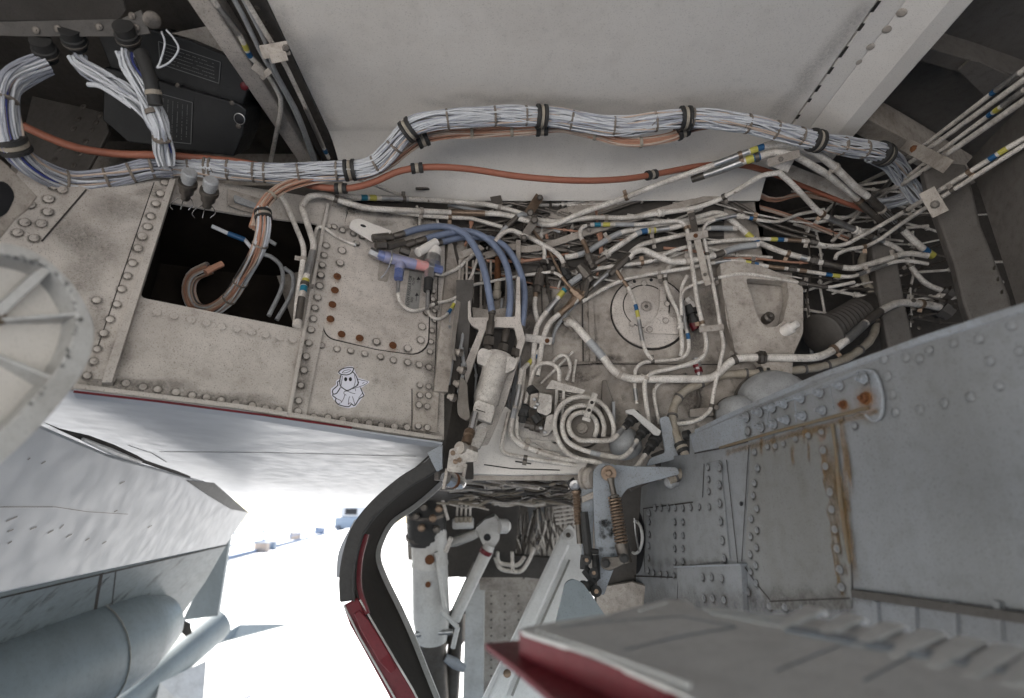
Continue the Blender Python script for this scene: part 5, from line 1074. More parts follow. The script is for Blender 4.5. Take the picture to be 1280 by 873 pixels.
hb4 = empty('wire_harness', bd[len(bd) // 2], 'brown and white wire bundle hanging into the dark opening of the left wall', 'wire harness')
strands(hb4, bd, px2m(7.5), 40, px2m(1.1), (('wire_brown', 6), ('wire_tan', 7), ('wire_white', 4), ('wire_dark', 2)), seed=15, twist=1)
for x, y in ((324, 306), (300, 352), (286, 372)): ring(hb4, bd, x, y, px2m(8.8), 3, 'tie_cord', 'lacing_tie')
clampring(hb4, bd, 330, 270, px2m(9, 1.2), 12)
# tan taped bundle on the back wall
tb = dense(spline([B(x, y, h) for x, y, h in ((1100, 300, -.06), (1078, 322, -.05), (1082, 352, -.04), (1094, 372, -.03), (1096, 400, -.02), (1088, 425, .0), (1062, 446, .02), (1032, 457, .03), (1005, 462, .035), (955, 466, .035), (905, 469, .03), (875, 480, .03), (855, 490, .035), (843, 507, .045), (841, 530, .06), (850, 555, .08), (858, 575, .09), (852, 592, .09), (836, 600, .09))], 5), .014)
hb5 = empty('taped_harness', tb[len(tb) // 2], 'tan taped wire bundle running under the heavy white pipe and down past the lever', 'wire harness')
m = MB(); sweep(m, tb, px2m(5.2, 1.4), 12, rf=lambda t: px2m(5.2 + .5 * math.sin(t * 160), 1.4)); m.obj('tape_wrap', 'tan_wrap', hb5)
for i, (x, y) in enumerate(((1083, 340), (1092, 368), (1097, 395), (1075, 438), (1034, 456), (1006, 462), (955, 466), (933, 467), (877, 480), (849, 497), (842, 520), (852, 560), (857, 578), (845, 597))):
    (clampring if i in (2, 6, 11) else lambda *a: ring(*a[:5], 3, 'wire_dark', 'lacing_tie'))(hb5, tb, x, y, px2m(6.3, 1.4), 13)
# thin brown cable runs at the deep right
for lb_, q, r_ in (('pair of thin brown wires crossing in the dark corner behind the pipes', [(850, 232), (910, 250), (980, 268), (1060, 300)], 2.2), ('pale wire bundle lying on the upper wall behind the heavy diagonal pipe', [(900, 225), (935, 236), (965, 250), (1000, 243), (1040, 250)], 2.6)):
    pth = dense(spline([B(x, y, -.02 if x > 880 else .02) for x, y in q], 5), .02); e = empty('wire_bundle', pth[len(pth) // 2], lb_, 'wire bundle'); strands(e, pth, px2m(r_, 1.5), 8, px2m(1.1, 1.5), (('wire_tan', 3), ('wire_brown', 3)), seed=22)
# harness tail bundles in the corner
tl = dense(spline([P(*p) for p in ((1085, 195, 1.42), (1108, 205, 1.46), (1128, 225, 1.50), (1140, 240, 1.53), (1120, 252, 1.55), (1090, 258, 1.55))], 6), .014); e = empty('wire_bundle', tl[3], 'tail of the white harness curling back in the dark right corner', 'wire bundle')
strands(e, tl, px2m(8, 1.5), 18, px2m(1.5, 1.5), (('wire_white', 6), ('wire_grey', 4)), seed=31)
# ---- three blue hoses
def hose(label, pts, r, end):
    q = dense(spline([B(*p) for p in pts], 6), .014); o = sweep(MB(), q, px2m(r, 1.33), 14).obj('blue_hose', 'blue_hose', label=label, cat='hose', group='three blue hoses arching down to the actuator')
    a = q[-1]; t = (q[-1] - q[-2]).normalized(); m = MB(); k = px2m(1, 1.3)
    tt = (B(*end) - a).normalized(); L_ = (B(*end) - a).length
    lathe(m, a - tt * .004, tt, [(r * 1.05 * k, 0), (r * 1.05 * k, L_ * .08), (r * .8 * k, L_ * .1), (r * .85 * k, L_ * .25), (r * 1.15 * k, L_ * .3), (r * 1.15 * k, L_ * .66), (r * .9 * k, L_ * .68)], 14); m.obj('end_sleeve', 'dull_steel', o)
    m = MB(); lathe(m, a, tt, [(r * 1.1 * k, L_ * .66), (r * 1.6 * k, L_ * .68), (r * 1.6 * k, L_ * .9), (r * 1.1 * k, L_ * .93), (r * 1.1 * k, L_ * 1.05)], 6); m.obj('hex_nut', 'dull_steel', o)
    a = q[0]; tt = (q[0] - q[1]).normalized(); m = MB(); L_ = 34 * k
    lathe(m, a, tt, [(r * .95 * k, -.004), (r * 1.05 * k, .0), (r * 1.05 * k, L_ * .45), (r * .8 * k, L_ * .5), (r * 1.2 * k, L_ * .55), (r * 1.2 * k, L_ * .85), (r * .7 * k, L_)], 8); m.obj('end_sleeve', 'dull_steel', o)
    return o
hose('upper blue hose, leftmost where the three arrive at the actuator', [(505, 292, .035), (530, 285, .045), (560, 284, .055), (582, 294, .07), (598, 318, .085), (607, 345, .09), (612, 372, .09), (615, 391, .09)], 4.8, (610, 437, .085))
hose('middle blue hose of the three arriving at the actuator', [(532, 299, .03), (550, 294, .04), (581, 289, .045), (606, 297, .055), (625, 316, .065), (635, 340, .075), (638, 372, .08), (635, 406, .08)], 4.8, (627, 443, .08))
hose('blue hose farthest right of the three arriving at the actuator', [(552, 303, .025), (578, 297, .03), (610, 298, .04), (632, 309, .05), (648, 334, .06), (655, 360, .07), (655, 385, .075), (652, 410, .075)], 4.6, (643, 450, .07))
# ---- black equipment boxes with placards, upper left
EB = plane3((180, 40, 1.22), (300, 75, 1.25), (200, 190, 1.34))
eq = plate('equipment_box', 'black_box', EB, [(185, 36), (235, 50), (288, 72), (310, 112), (300, 140), (140, 90), (120, 40)], .12, 0, None, bevel=.003, label='black equipment box with a wide outlined placard beside the upper left beam', cat='equipment box')
EB2 = Plane(EB.p0 + EB.n * .015, EB.n)
eq2 = plate('equipment_box', 'black_box', EB2, [(130, 84), (195, 100), (298, 130), (308, 138), (303, 170), (292, 196), (160, 178), (128, 150)], .10, 0, None, bevel=.003, label='lower black equipment box with a tall outlined placard and a chipped corner notch', cat='equipment box')
def placard(par, pl, corners, rows, horizontal, mat='black_box', ink='placard_line', seed=1, h=.002):
    pm = plate('placard', mat, pl, corners, .001, h, par); m = MB(); q = [pl.hit(x, y, h + .0004) for x, y in corners] ; n = len(q)
    for i in range(n):
        a, b = q[i], q[(i + 1) % n]; bar(m, [a, b], pl.n, .0016, .0005)
    rg = random.Random(seed); A, B_, C, D = q
    for r_ in range(rows):
        t = (r_ + 1) / (rows + 1); s0 = .08
        while s0 < .9:
            s1 = s0 + rg.uniform(.01, .028)
            if rg.random() < .82:
                def at(s): return (A.lerp(B_, s)).lerp(D.lerp(C, s), t) if horizontal else (A.lerp(D, s)).lerp(B_.lerp(C, s), t)
                bar(m, [at(s0), at(min(s1, .93))], pl.n, .0013, .0003)
            s0 = s1 + .008
    m.obj('print', ink, pm, smooth=False, kind='stuff')
    return pm
placard(eq, EB, [(198, 52), (275.5, 78), (273.5, 104.5), (200, 80)], 5, True, seed=2)
placard(eq2, EB2, [(192, 115), (240.5, 128.5), (238.5, 180), (190, 175)], 7, False, seed=4, h=.002)
for x, y in ((222, 107), (290, 129), (298, 158)): rivet(EB2, x, y, 'screw', eq2, 3, 0)
disc('notch', 'ink_black', 299, 149, 6, .002, .001, eq2, 20, plane=EB2); disc('notch_rim', 'sleeve_metal', 299, 149, 7, .0012, .001, eq2, 20, plane=EB2)
m = MB(); sweep(m, [P(293, 55, 1.2), P(305, 105, 1.25), P(302, 118, 1.27)], .004, 8)
disc('red_button', 'red_paint', 305, 108, 5, .006, .006, eq2, 14, plane=EB)
plate('corner_web', 'bay_paint', Plane(EB.p0 - EB.n * .03, EB.n), [(212, 42), (258, 33), (330, 100), (300, 80), (240, 55)], .004, kind='structure')
# overhead tray with bolts at the very upper left, connectors, plate with studs below
TR = plane3((0, 20, 1.02), (150, 20, 1.05), (0, -40, .95))
tr = plate('overhead_tray', 'dark_shaded_bay_paint', TR, [(-160, -60), (140, -60), (158, 14), (150, 25), (0, 27), (-160, 20)], .006, 0, None, bevel=.002, label='dusty grey overhead tray edge at the top left corner', cat='tray')
TRF = plane3((30, 24, 1.035), (180, 24, 1.06), (30, 46, 1.045))
plate('front_flange', 'dark_shaded_bay_paint', TRF, [(-100, 18), (32, 24), (150, 24), (176, 12), (188, 42), (165, 46), (24, 46), (-100, 40)], .004, 0, tr, bevel=.001)
for x, y in ((45, 38), (72, 36), (124, 34), (165, 20), (170, 35), (145, 37)): rivet(TRF, x, y, 'screw', tr, 4.4, .001)
for x, y, lb_ in ((98, 62, 'dark round connector feeding the left hand fan of wires'), (165, 58, 'dark round connector feeding the right hand fan of wires'), (62, 76, 'dark round connector at the end of the harness loop')):
    c = P(x, y, 1.09); m = MB(); ax = P(x - 12, y - 26, 1.05) - c; L_ = ax.length
    lathe(m, c, ax, [(.012, 0), (.017, .004), (.017, L_ * .3), (.021, L_ * .32), (.021, L_ * .62), (.018, L_ * .65), (.018, L_)], 16); o = m.obj('connector', 'black_rubber', label=lb_, cat='connector')
    m = MB(); lathe(m, c + ax * .33, ax, [(.0215, 0), (.0222, .001), (.0222, L_ * .1), (.0215, L_ * .11)], 16); m.obj('coupling_ring', 'dull_steel', o)
for x, y, lb_ in ((190, 25, 'dark round knob connector right of the tray'),):
    c = P(x, y, 1.06); m = MB(); lathe(m, c, CAM - c, [(.012, -.03), (.012, 0), (.015, .002), (.015, .010), (.012, .012)], 16); m.obj('connector', 'dull_steel', label=lb_, cat='connector')
SPL = plane3((70, 130, 1.40), (160, 150, 1.36), (60, 220, 1.34))
spl = plate('stud_plate', 'dark_shaded_bay_paint', SPL, [(40, 120), (130, 140), (136, 165), (108, 215), (52, 238), (20, 200)], .008, 0, None, bevel=.002, label='dark angled plate with two rows of studs inside the harness loop', cat='plate')
for x, y in ((104, 134), (98, 149), (92, 161), (85, 178), (75, 186), (68, 200), (125, 144), (120, 153), (114, 163), (107, 177), (100, 192), (92, 207)): rivet(SPL, x, y, 'screw', spl, 4, 0)
wallbox('equipment_space_back', (-1.5, 1.43, CAMZ + .45), (-.5, 1.43, CAMZ + .45), (-.5, 1.43, CZ + .14), (-1.5, 1.43, CZ + .14), 'dark_shaded_bay_paint')
# twin round connectors at top of the left wall
for i, (x, y, lb_) in enumerate(((236, 222, 'grey round plug with cut safety wire above the dark opening, left of two'), (263, 232, 'grey round plug with cut safety wire above the dark opening, right of two'))):
    e = empty('cannon_plug', P(x, y, 1.17), lb_, 'connector', 'two grey plugs above the dark opening')
    a, b = P(x + 1, y - 6, 1.155), P(x - 4, y + 24, 1.20); m = MB(); ax = b - a; L_ = ax.length
    lathe(m, a, ax, [(.012, -.003), (.0145, 0), (.0145, L_ * .25), (.012, L_ * .27), (.012, L_ * .4)], 18); m.obj('cap', 'pipe_grey', e)
    m = MB(); lathe(m, a, ax, [(.018, L_ * .38), (.0185, L_ * .42), (.0185, L_ * .52), (.0145, L_ * .55), (.014, L_ * .8), (.009, L_ * .84), (.009, L_ * 1.08), (.003, L_ * 1.1)], 18); m.obj('shell', 'dull_steel', e)
    for j in range(3):
        m = MB(); s0 = b + Vector(((j - 1) * .006, 0, 0)); sweep(m, spline([s0, s0 + Vector(((j - 1) * .012, -.005, -.012)), s0 + Vector(((j - 1.2) * .018 + .004, -.008, -.026)), s0 + Vector(((j - 1) * .01, -.008, -.036))], 4), .0009, 5); m.obj('safety_wire', 'chrome', e)
# flow valve assembly on the left wall: cap plate, blue tee, pink sleeve, placard
L_f = lambda x, y, h=.02: LPn.hit(x, y, h)
def seg(par, nm, mat, a, b, r, h=.03, n=14, r2=None, hx=False):
    p, q = L_f(*a, h), L_f(*b, h); k = (p - CAM).length / F; m = MB(); cyl(m, p, q, r * k, 6 if hx else n, (r2 or r) * k); return m.obj(nm, mat, par)
va = empty('tee_valve', L_f(505, 330, .03), 'pale blue tee valve with a pink sleeve on the access panel', 'valve')
seg(va, 'end_nut', 'sleeve_metal', (462, 314), (474, 320), 5.5, hx=True); seg(va, 'blue_collar', 'blue_fitting', (472, 318), (482, 322), 6.2)
seg(va, 'tee_body', 'pale_blue_fitting', (480, 321), (519, 331), 7); seg(va, 'tee_branch', 'pale_blue_fitting', (501, 326), (499, 338), 6); seg(va, 'blue_nut', 'blue_fitting', (499.5, 336), (498, 349), 5.8, hx=True)
seg(va, 'pink_sleeve', 'pink_fitting', (518, 330), (534, 334), 6.6); seg(va, 'end_fitting', 'sleeve_metal', (533, 334), (542, 336), 6, hx=True); seg(va, 'blue_nut', 'blue_fitting', (541, 336), (552, 338.5), 6, hx=True)
seg(va, 'lower_nut', 'sleeve_metal', (537, 337), (536, 349), 6.5, hx=True); seg(va, 'lower_socket', 'black_rubber', (536, 348), (535, 364), 5.6); seg(va, 'drain_tube', 'sleeve_metal', (535, 362), (534, 387), 2.6)
seg(va, 'white_elbow', 'ceiling_paint', (522, 316), (545, 303), 5.6, .045); seg(va, 'white_cap', 'ceiling_paint', (543, 312), (539, 326), 9, .035); seg(va, 'cap_ring', 'sleeve_metal', (541, 322), (540, 330), 10.5, .035)
m = MB(); sweep(m, spline([L_f(489, 313, .05), L_f(490, 322, .055), L_f(484, 338, .03), L_f(476, 348, .012)], 5), .0022, 8); m.obj('strap_wire', 'sleeve_metal', va)
plate('tab', 'bay_paint', LPn, [(475, 322, 2), (489, 325, 2), (485, 352, 4), (472, 350, 4)], .003, .007, va, round_px=2); rivet(LPn, 480, 347, 'dome', va, 3.6, .008)
for (a, b, r) in (((466, 298), (486, 296), 5), ((484, 308), (505, 303), 5), ((470, 306), (482, 306), 6), ((512, 316), (500, 312), 5)):
    seg(va, 'elbow_fitting', 'dull_steel', a, b, r, .04, hx=True)
tg = plate('mounting_tab', 'ceiling_paint', LPn, [(436, 284, 4), (440, 275, 4), (449, 273, 3), (490, 289, 2), (478, 303, 3), (466, 302, 3)], .004, .03, None, round_px=3, bevel=.001, label='pale metal mounting tab with an oval hole above the tee valve', cat='bracket')
m = MB(); c = L_f(454, 282.5, .0305); vx = (L_f(460, 284.5, .0305) - c); m.add([c + vx * (math.cos(a_ / 12 * 6.283) * .62) + LPn.n.cross(vx) * (math.sin(a_ / 12 * 6.283) * .36) for a_ in range(12)], [list(range(12))]); m.obj('oval_hole', 'ink_black', tg, smooth=False)
PL_ = [(512, 337), (528, 341), (523, 391), (505, 387)]
pc = plate('placard', 'placard_metal', LPn, PL_, .001, .006, None, label='grey metal instruction placard printed sideways beside the tee valve', cat='placard')
def text(txt, plane, px, py, size_px, ang, mat, par, h, name='lettering', align='CENTER'):
    c = bpy.data.curves.new(name, 'FONT'); c.body = txt; c.align_x = align; c.align_y = 'CENTER'; p = plane.hit(px, py, h); k = (p - CAM).dot(Vector((0, cP, sP))) / F
    c.size = size_px * k; c.extrude = .0001; tmp = bpy.data.objects.new('t', c); COL.objects.link(tmp); bpy.context.view_layer.update()
    me = bpy.data.meshes.new_from_object(tmp.evaluated_get(bpy.context.evaluated_depsgraph_get())); bpy.data.objects.remove(tmp); me.materials.clear(); me.materials.append(MATS[mat])
    x = (plane.hit(px + 5 * math.cos(ang), py + 5 * math.sin(ang), h) - p).normalized(); z = plane.n; y = z.cross(x)
    o = link(name, me, par, p, rot=Matrix((x, y, z)).transposed().to_quaternion()); return o
text('FLOW REGULATOR', LPn, 511.5, 364, 5.4, R(-84), 'ink_black', pc, .0065); text('FLOW', LPn, 517, 352, 4.2, R(-84), 'ink_black', pc, .0065); text('REG', LPn, 515, 375, 4.2, R(-84), 'ink_black', pc, .0065)
for y0, y1 in ((346, 354), (366, 377)):
    m = MB(); bar(m, [L_f(523.2 - (y0 - 345) * .1, y0, .0066), L_f(523.2 - (y1 - 345) * .1, y1, .0066)], LPn.n, .0011, .0002); a = L_f(523.2 - (y0 - 345) * .1, y0, .0066); k = px2m(1)
    m.add([a, a + (L_f(520.5, y0 + 4, .0066) - L_f(523, y0, .0066)), a + (L_f(525.5, y0 + 4, .0066) - L_f(523, y0, .0066))], [[0, 1, 2]]); m.obj('arrow', 'ink_black', pc, smooth=False)
# ghost sticker: plain cloaked ghost with a ring over its head
gx = lambda x, y: (400 + x / 12.475, 450 + y / 12.475)
SK = [(290, 180), (330, 140), (420, 105), (520, 105), (545, 180), (600, 280), (770, 335), (760, 360), (640, 440), (700, 540), (620, 650), (550, 735), (440, 755), (300, 720), (210, 610), (170, 540), (170, 450), (250, 390), (250, 330), (310, 290), (320, 240), (275, 210)]
sk = plate('ghost_sticker', 'sticker_white', LPn, [gx(*p) for p in SK], .0004, .0007, None, label='white sticker of a cloaked cartoon ghost stuck on the left bay wall', cat='sticker')
inkm = MB(); INK = [[(290, 190), (340, 145), (430, 122), (515, 125), (522, 150), (490, 205), (420, 235), (330, 225), (300, 205), (290, 190)], [(345, 200), (380, 170), (450, 155), (480, 165), (440, 190), (380, 205), (345, 200)], [(330, 235), (312, 300), (315, 400), (370, 450), (430, 478), (510, 440), (590, 390), (585, 310), (550, 230), (510, 190)], [(350, 250), (330, 400)], [(535, 230), (550, 330), (530, 420)],
  [(590, 300), (660, 320), (745, 342), (690, 390), (600, 425), (510, 450)], [(610, 345), (570, 400)], [(690, 350), (660, 370)], [(305, 325), (270, 350), (275, 400), (200, 470), (205, 530), (260, 520), (320, 430)], [(205, 530), (200, 560), (250, 600), (240, 640), (280, 690), (360, 720), (450, 730), (490, 690), (530, 715), (560, 690), (610, 610), (680, 565), (670, 530), (630, 430)], [(250, 600), (330, 640), (330, 670), (370, 600), (385, 540)],
  [(440, 700), (450, 610), (465, 570)], [(505, 570), (530, 650), (545, 700)], [(385, 490), (430, 490), (490, 515), (550, 528)], [(395, 480), (370, 520), (410, 555)], [(660, 520), (600, 600)], [(280, 690), (320, 670)], [(550, 450), (556, 490)], [(445, 690), (470, 670), (500, 690)]]
for i, l in enumerate(INK): bar(inkm, spline([LPn.hit(*gx(*p), .0012) for p in l], 3), LPn.n, .0021 if i in (0, 2, 8, 9) else .0011, .0003)
inkm.obj('drawing', 'ink_black', sk, smooth=False, kind='stuff')
for x in (400, 474):
    m = MB(); m.add([LPn.hit(*gx(x + 25 * math.cos(a_ / 12 * 6.283), 303 + 33 * math.sin(a_ / 12 * 6.283)), .0013) for a_ in range(12)], [list(range(12))]); m.obj('eye', 'ink_black', sk, smooth=False)
# short pipes & bracket above the opening
plate('slotted_link', 'pipe_grey', Plane(LPn.p0 + LPn.n * .02, LPn.n), [(292, 243, 3), (322, 255, 3), (320, 261, 3), (293, 252, 3)], .004, 0, None, round_px=3, label='small slotted steel link above the dark opening', cat='link')
plate('cover_rail', 'bay_paint', Plane(LPn.p0 + LPn.n * .01, LPn.n), [(285, 236), (330, 250), (330, 270), (300, 262), (285, 256)], .004, 0, left)
for l_, q in (('grey conduit loop inside the dark opening, left of two', [(336, 395), (352, 360), (352, 335), (340, 322), (328, 318)]), ('grey conduit loop inside the dark opening, right of two', [(346, 400), (364, 368), (366, 345), (355, 335)]), ('thin pipe lying across the top of the dark opening', [(282, 266), (300, 280), (318, 290), (345, 306)])):
    m = MB(); sweep(m, spline([LPn.hit(x, y, -.10) for x, y in q], 5), px2m(2.8, 1.3), 8); m.obj('conduit', 'pipe_grey', label=l_, cat='conduit')
m = MB(); pth = [LPn.hit(x, y, -.06) for x, y in ((265, 283), (285, 292), (306, 300), (316, 312))]; sweep(m, pth, px2m(2.6, 1.3), 8); o = m.obj('banded_wire', 'wire_white', label='white cable with a blue band in the dark opening', cat='cable'); m = MB(); sweep(m, pth[1:3], px2m(3.4, 1.3), 8); m.obj('blue_band', 'blue_band', o)
m = MB(); sweep(m, [LPn.hit(x, y, -.08) for x, y in ((257, 341), (267, 335), (278, 330))], px2m(4, 1.3), 8); m.obj('splice', 'wire_brown', label='orange wire splice inside the dark opening', cat='splice')
# ================================================================== ACTUATOR AND ITS FRAME
def K(p): return (p - CAM).dot(Vector((0, cP, sP))) / F
def seg3(par, nm, mat, a, b, prof, n=18, **kw):
    """turned part between B-points a, b; prof in (radius px, fraction)"""
    p, q = B(*a), B(*b); k = K(p); L_ = (q - p).length; m = MB(); lathe(m, p, q - p, [(max(r, .01) * k, t * L_) for r, t in prof], n); return m.obj(nm, mat, par, **kw)
def slabp(par, nm, mat, pts, h, th, rp=2, bev=.0015, holes=(), **kw):
    """plate on the back-wall working surface (flat, at the mean depth of its corners)"""
    xs = [p[0] for p in pts]; ys = [p[1] for p in pts]; c = B(sum(xs) / len(xs), sum(ys) / len(ys), h)
    n = (Vector((0, -1, 0)) * .55 + (CAM - c).normalized() * .45); return plate(nm, mat, Plane(c, n), pts, th, 0, par, holes=holes, round_px=rp, bevel=bev, **kw)
fr = slabp(None, 'actuator_frame', 'panel_light', [(584, 362, 1), (588, 362, 1), (589, 397, 3), (644, 396, 3), (646, 346, 1), (650, 346, 1), (651, 402, 2), (657, 424, 2), (632, 505, 2), (617, 540, 2), (600, 580, 2), (593, 578, 2), (607, 536, 3), (624, 500, 1), (647, 428, 2), (643, 410, 3), (610, 409, 2), (606, 416, 1), (584, 478, 1), (575, 508, 2), (566, 532, 3), (558, 528, 2), (567, 497, 1), (582, 452, 1), (599, 412, 3), (590, 408, 4), (585, 400, 3)], .06, .02, rp=2, bev=.002, label='pale open metal frame around the hydraulic actuator below the blue hoses', cat='frame')
slabp(fr, 'inner_shelf', 'bay_paint', [(590, 384), (614, 388), (646, 382), (648, 404), (592, 404)], .04, .01)
slabp(fr, 'dark_backing', 'dark_shaded_bay_paint', [(586, 404), (656, 404), (634, 520), (570, 530)], .005, .004)
act = empty('hydraulic_actuator', B(612, 480, .10), 'pale hydraulic actuator with a chrome rod, fed by the three blue hoses', 'actuator')
seg3(act, 'body', 'fitting_paint', (625, 445, .085), (605, 508, .085), [(10, 0), (18, .02), (18.5, .1), (17, .3), (15.8, .45), (15.8, .88), (14.5, .92), (13, 1)], 28)
slabp(act, 'port_block', 'fitting_paint', [(597, 440, 3), (602, 435, 3), (620, 440, 2), (634, 445, 2), (648, 449, 2), (643, 462, 3), (632, 467, 3), (624, 462, 3), (608, 459, 3), (596, 454, 3)], .115, .05, rp=3, bev=.003)
slabp(act, 'end_collar', 'fitting_paint', [(593, 503, 2), (597, 499, 2), (619, 507, 2), (618, 517, 2), (614, 530, 2), (594, 523, 2), (591, 512, 2)], .115, .05, rp=2, bev=.003)
m = MB(); bar(m, [B(595, 512, .1165), B(617, 519, .1165)], (CAM - B(600, 510)).normalized(), .0018, .001); m.obj('collar_groove', 'seam', act, smooth=False)
seg3(act, 'rod', 'chrome', (594, 517, .10), (588, 541, .10), [(5.2, 0), (5.2, 1)], 18)
seg3(act, 'rod_end', 'brown_steel', (588, 538, .10), (582, 556, .10), [(5.5, 0), (7, .1), (7, .4), (5, .45), (6.5, .6), (6.5, 1)], 10)
seg3(act, 'rod_eye', 'bay_paint', (574, 560, .11), (592, 565, .11), [(8, 0), (8, .3), (5, .32), (5, .6), (7, .62), (7, 1)], 14)
m = MB(); c = B(600, 536, .09); slabp(act, 'guide_block', 'fitting_paint', [(597, 533, 3), (610, 536, 4), (606, 548, 3), (599, 562, 2), (586, 558, 2)], .105, .03, rp=3, bev=.002)
arm = slabp(None, 'curved_link', 'dull_steel', [(576, 470, 4), (584, 478, 4), (585, 495, 3), (586, 508, 5), (588, 522, 5), (584, 527, 4), (572, 520, 6), (571, 500, 5)], .075, .02, rp=4, label='grey curved link casting left of the actuator body', cat='link')
cr = empty('roller_bracket', B(572, 580, .12), 'pale clevis bracket with a rusty chrome roller under the actuator', 'bracket')
slabp(cr, 'lug_plate', 'fitting_paint', [(562, 562, 2), (575, 558, 3), (598, 566, 2), (596, 577, 1), (582, 578, 1), (577, 591, 1), (558, 590, 1)], .115, .02, rp=2)
slabp(cr, 'cheek', 'bay_paint', [(560, 590), (556, 612), (552, 612), (557, 585)], .12, .02, rp=0); slabp(cr, 'cheek', 'bay_paint', [(584, 580), (578, 612), (574, 612), (580, 580)], .12, .02, rp=0)
seg3(cr, 'roller', 'chrome', (557, 598, .11), (576, 604, .11), [(8.5, 0), (9.5, .08), (9.5, .92), (8.5, 1)], 20); seg3(cr, 'rust_ring', 'rust', (565.5, 600.8, .11), (567.8, 601.4, .11), [(9.8, 0), (9.8, 1)], 20)
for x, y in ((569, 577), (574, 575), (587, 566), (566, 566)): seg3(cr, 'bolt', 'brown_steel', (x, y, .125), (x + .4, y + 1, .135), [(3.2, 0), (3.2, .6), (1.8, .7), (1.8, 1.2)], 8)
# left of the frame: hanging strap, bolts, dark gap
lk = slabp(None, 'hanger_link', 'dull_steel', [(570, 375, 1), (576, 378, 1), (570, 420, 2), (568, 440, 3), (571, 452, 3), (566, 450, 3), (563, 436, 3), (565, 415, 1)], .07, .008, rp=2, label='thin dark hooked link hanging left of the actuator frame', cat='link')
for i, (x, y) in enumerate(((573, 441), (577, 463), (572, 480), (565, 497))):
    e = seg3(None, 'stud', 'bay_paint', (x - 5, y - 2, .04), (x + 5, y + 2, .06), [(3, 0), (3.6, .1), (3.6, .4), (5, .42), (5, .8), (3, .82), (3, 1)], 10, label='pale stud and nut in the gap left of the actuator frame, %s' % ('topmost of four', 'second from top', 'third from top', 'lowest of four')[i], cat='stud', group='studs in the gap beside the actuator')
    s2 = seg3(e, 'nut', 'dull_steel', (x + 1, y, .055), (x + 5, y + 1.4, .06), [(5.4, 0), (5.4, 1)], 6)
wallbox('gap_backing', tuple(B(548, 300, -.03)), tuple(B(600, 300, -.03)), tuple(B(590, 600, -.03)), tuple(B(548, 600, -.03)), 'dark_shaded_bay_paint')
slabp(None, 'dark_strut', 'dark_shaded_bay_paint', [(570, 350, 1), (592, 350, 1), (585, 440, 2), (579, 462, 4), (572, 455, 2)], .03, .012, label='shadowed riveted strut behind the hooked link', cat='strut')
rs = seg3(None, 'rusty_rod', 'rust', (622, 322, .03), (622, 352, .03), [(3.5, 0), (4, .2), (3, .4), (4.5, .6), (3.5, 1)], 10, label='rust covered rod between the first two blue hoses', cat='rod'); seg3(rs, 'rod_end', 'tan_wrap', (622, 352, .035), (621, 374, .035), [(4.6, 0), (4.8, .5), (3.4, .55), (5.4, .6), (5.4, .9), (3, 1)], 10)
slabp(None, 'vertical_post', 'bay_paint', [(645, 300, 0), (651, 300, 0), (650, 400, 0), (644, 400, 0)], .03, .01, rp=0, label='plain pale post behind the right-hand blue hose', cat='post')
slabp(None, 'horizontal_strip', 'bay_paint', [(566, 318, 2), (600, 306, 2), (606, 311, 2), (572, 326, 2)], .03, .008, label='short pale strip behind the blue hoses under the stringer', cat='strip')
for x in (573, 582, 590, 600, 612, 632): slabp(back, 'stiffener', 'bay_paint', [(x, 325), (x + 3, 325), (x + 2, 400), (x - 1, 400)], .012, .01, rp=0)
# ================================================================== PUMP BLOCK, FINNED BRACKET, COIL
pu = empty('valve_block', B(680, 515, .05), 'pale valve block with black elbow fittings between actuator and coil', 'valve')
slabp(pu, 'base_plate', 'fitting_paint', [(651, 532, 2), (694, 541, 2), (697, 553, 2), (648, 547, 2)], .055, .03); slabp(pu, 'lower_plate', 'fitting_paint', [(664, 552, 1), (704, 556, 1), (702, 565, 1), (685, 563, 1)], .06, .02)
slabp(pu, 'block', 'fitting_paint', [(674, 491, 2), (690, 494, 2), (689, 516, 2), (683, 520, 2), (671, 515, 2)], .10, .05, bev=.003)
slabp(pu, 'port_face', 'bay_paint', [(663, 493, 2), (673, 491, 2), (671, 512, 2), (662, 509, 2)], .095, .04, bev=.002)
slabp(pu, 'foot', 'fitting_paint', [(683, 520, 2), (692, 518, 2), (692, 536, 2), (684, 545, 2), (678, 545, 2)], .085, .03, bev=.002)
for a, b, pr in (((651, 511, .08), (660, 515, .08), [(7, 0), (7.5, .3), (7.5, 1)]), ((655, 514, .08), (653, 528, .08), [(6, 0), (7, .5), (5, .6), (5, 1)]), ((656, 530, .08), (676, 535, .08), [(5, 0), (5, .3), (6.5, .32), (6.5, .6), (5, .62), (6.5, .7), (6.5, 1)]), ((668, 519, .09), (674, 528, .09), [(6, 0), (6, 1)]), ((663, 486, .08), (668, 492, .09), [(6, 0), (6.5, 1)])):
    seg3(pu, 'elbow_fitting', 'black_rubber' if a[1] < 530 else 'dull_steel', a, b, pr, 8)
for x, y in ((668, 499), (672, 505), (669, 509), (676, 535), (681, 540)): seg3(pu, 'bolt', 'sleeve_metal', (x, y, .095), (x + .5, y + .8, .108), [(2.6, 0), (2.6, .5), (1.4, .6), (1.4, 1)], 6)
fb = slabp(None, 'finned_bracket', 'fitting_paint', [(682, 486, 1), (690, 475, 1), (732, 488, 1), (728, 493, 1), (694, 487, 1)], .075, .015, rp=1, label='pale angled bracket with rows of fins behind the coil', cat='bracket')
for i in range(2): slabp(fb, 'standing_bar', 'fitting_paint', [(694 + i * 9, 486 + i * 2), (697.5 + i * 9, 487 + i * 2), (696 + i * 8, 530), (692 + i * 8, 530)], .07, .008, rp=0, bev=.0008)
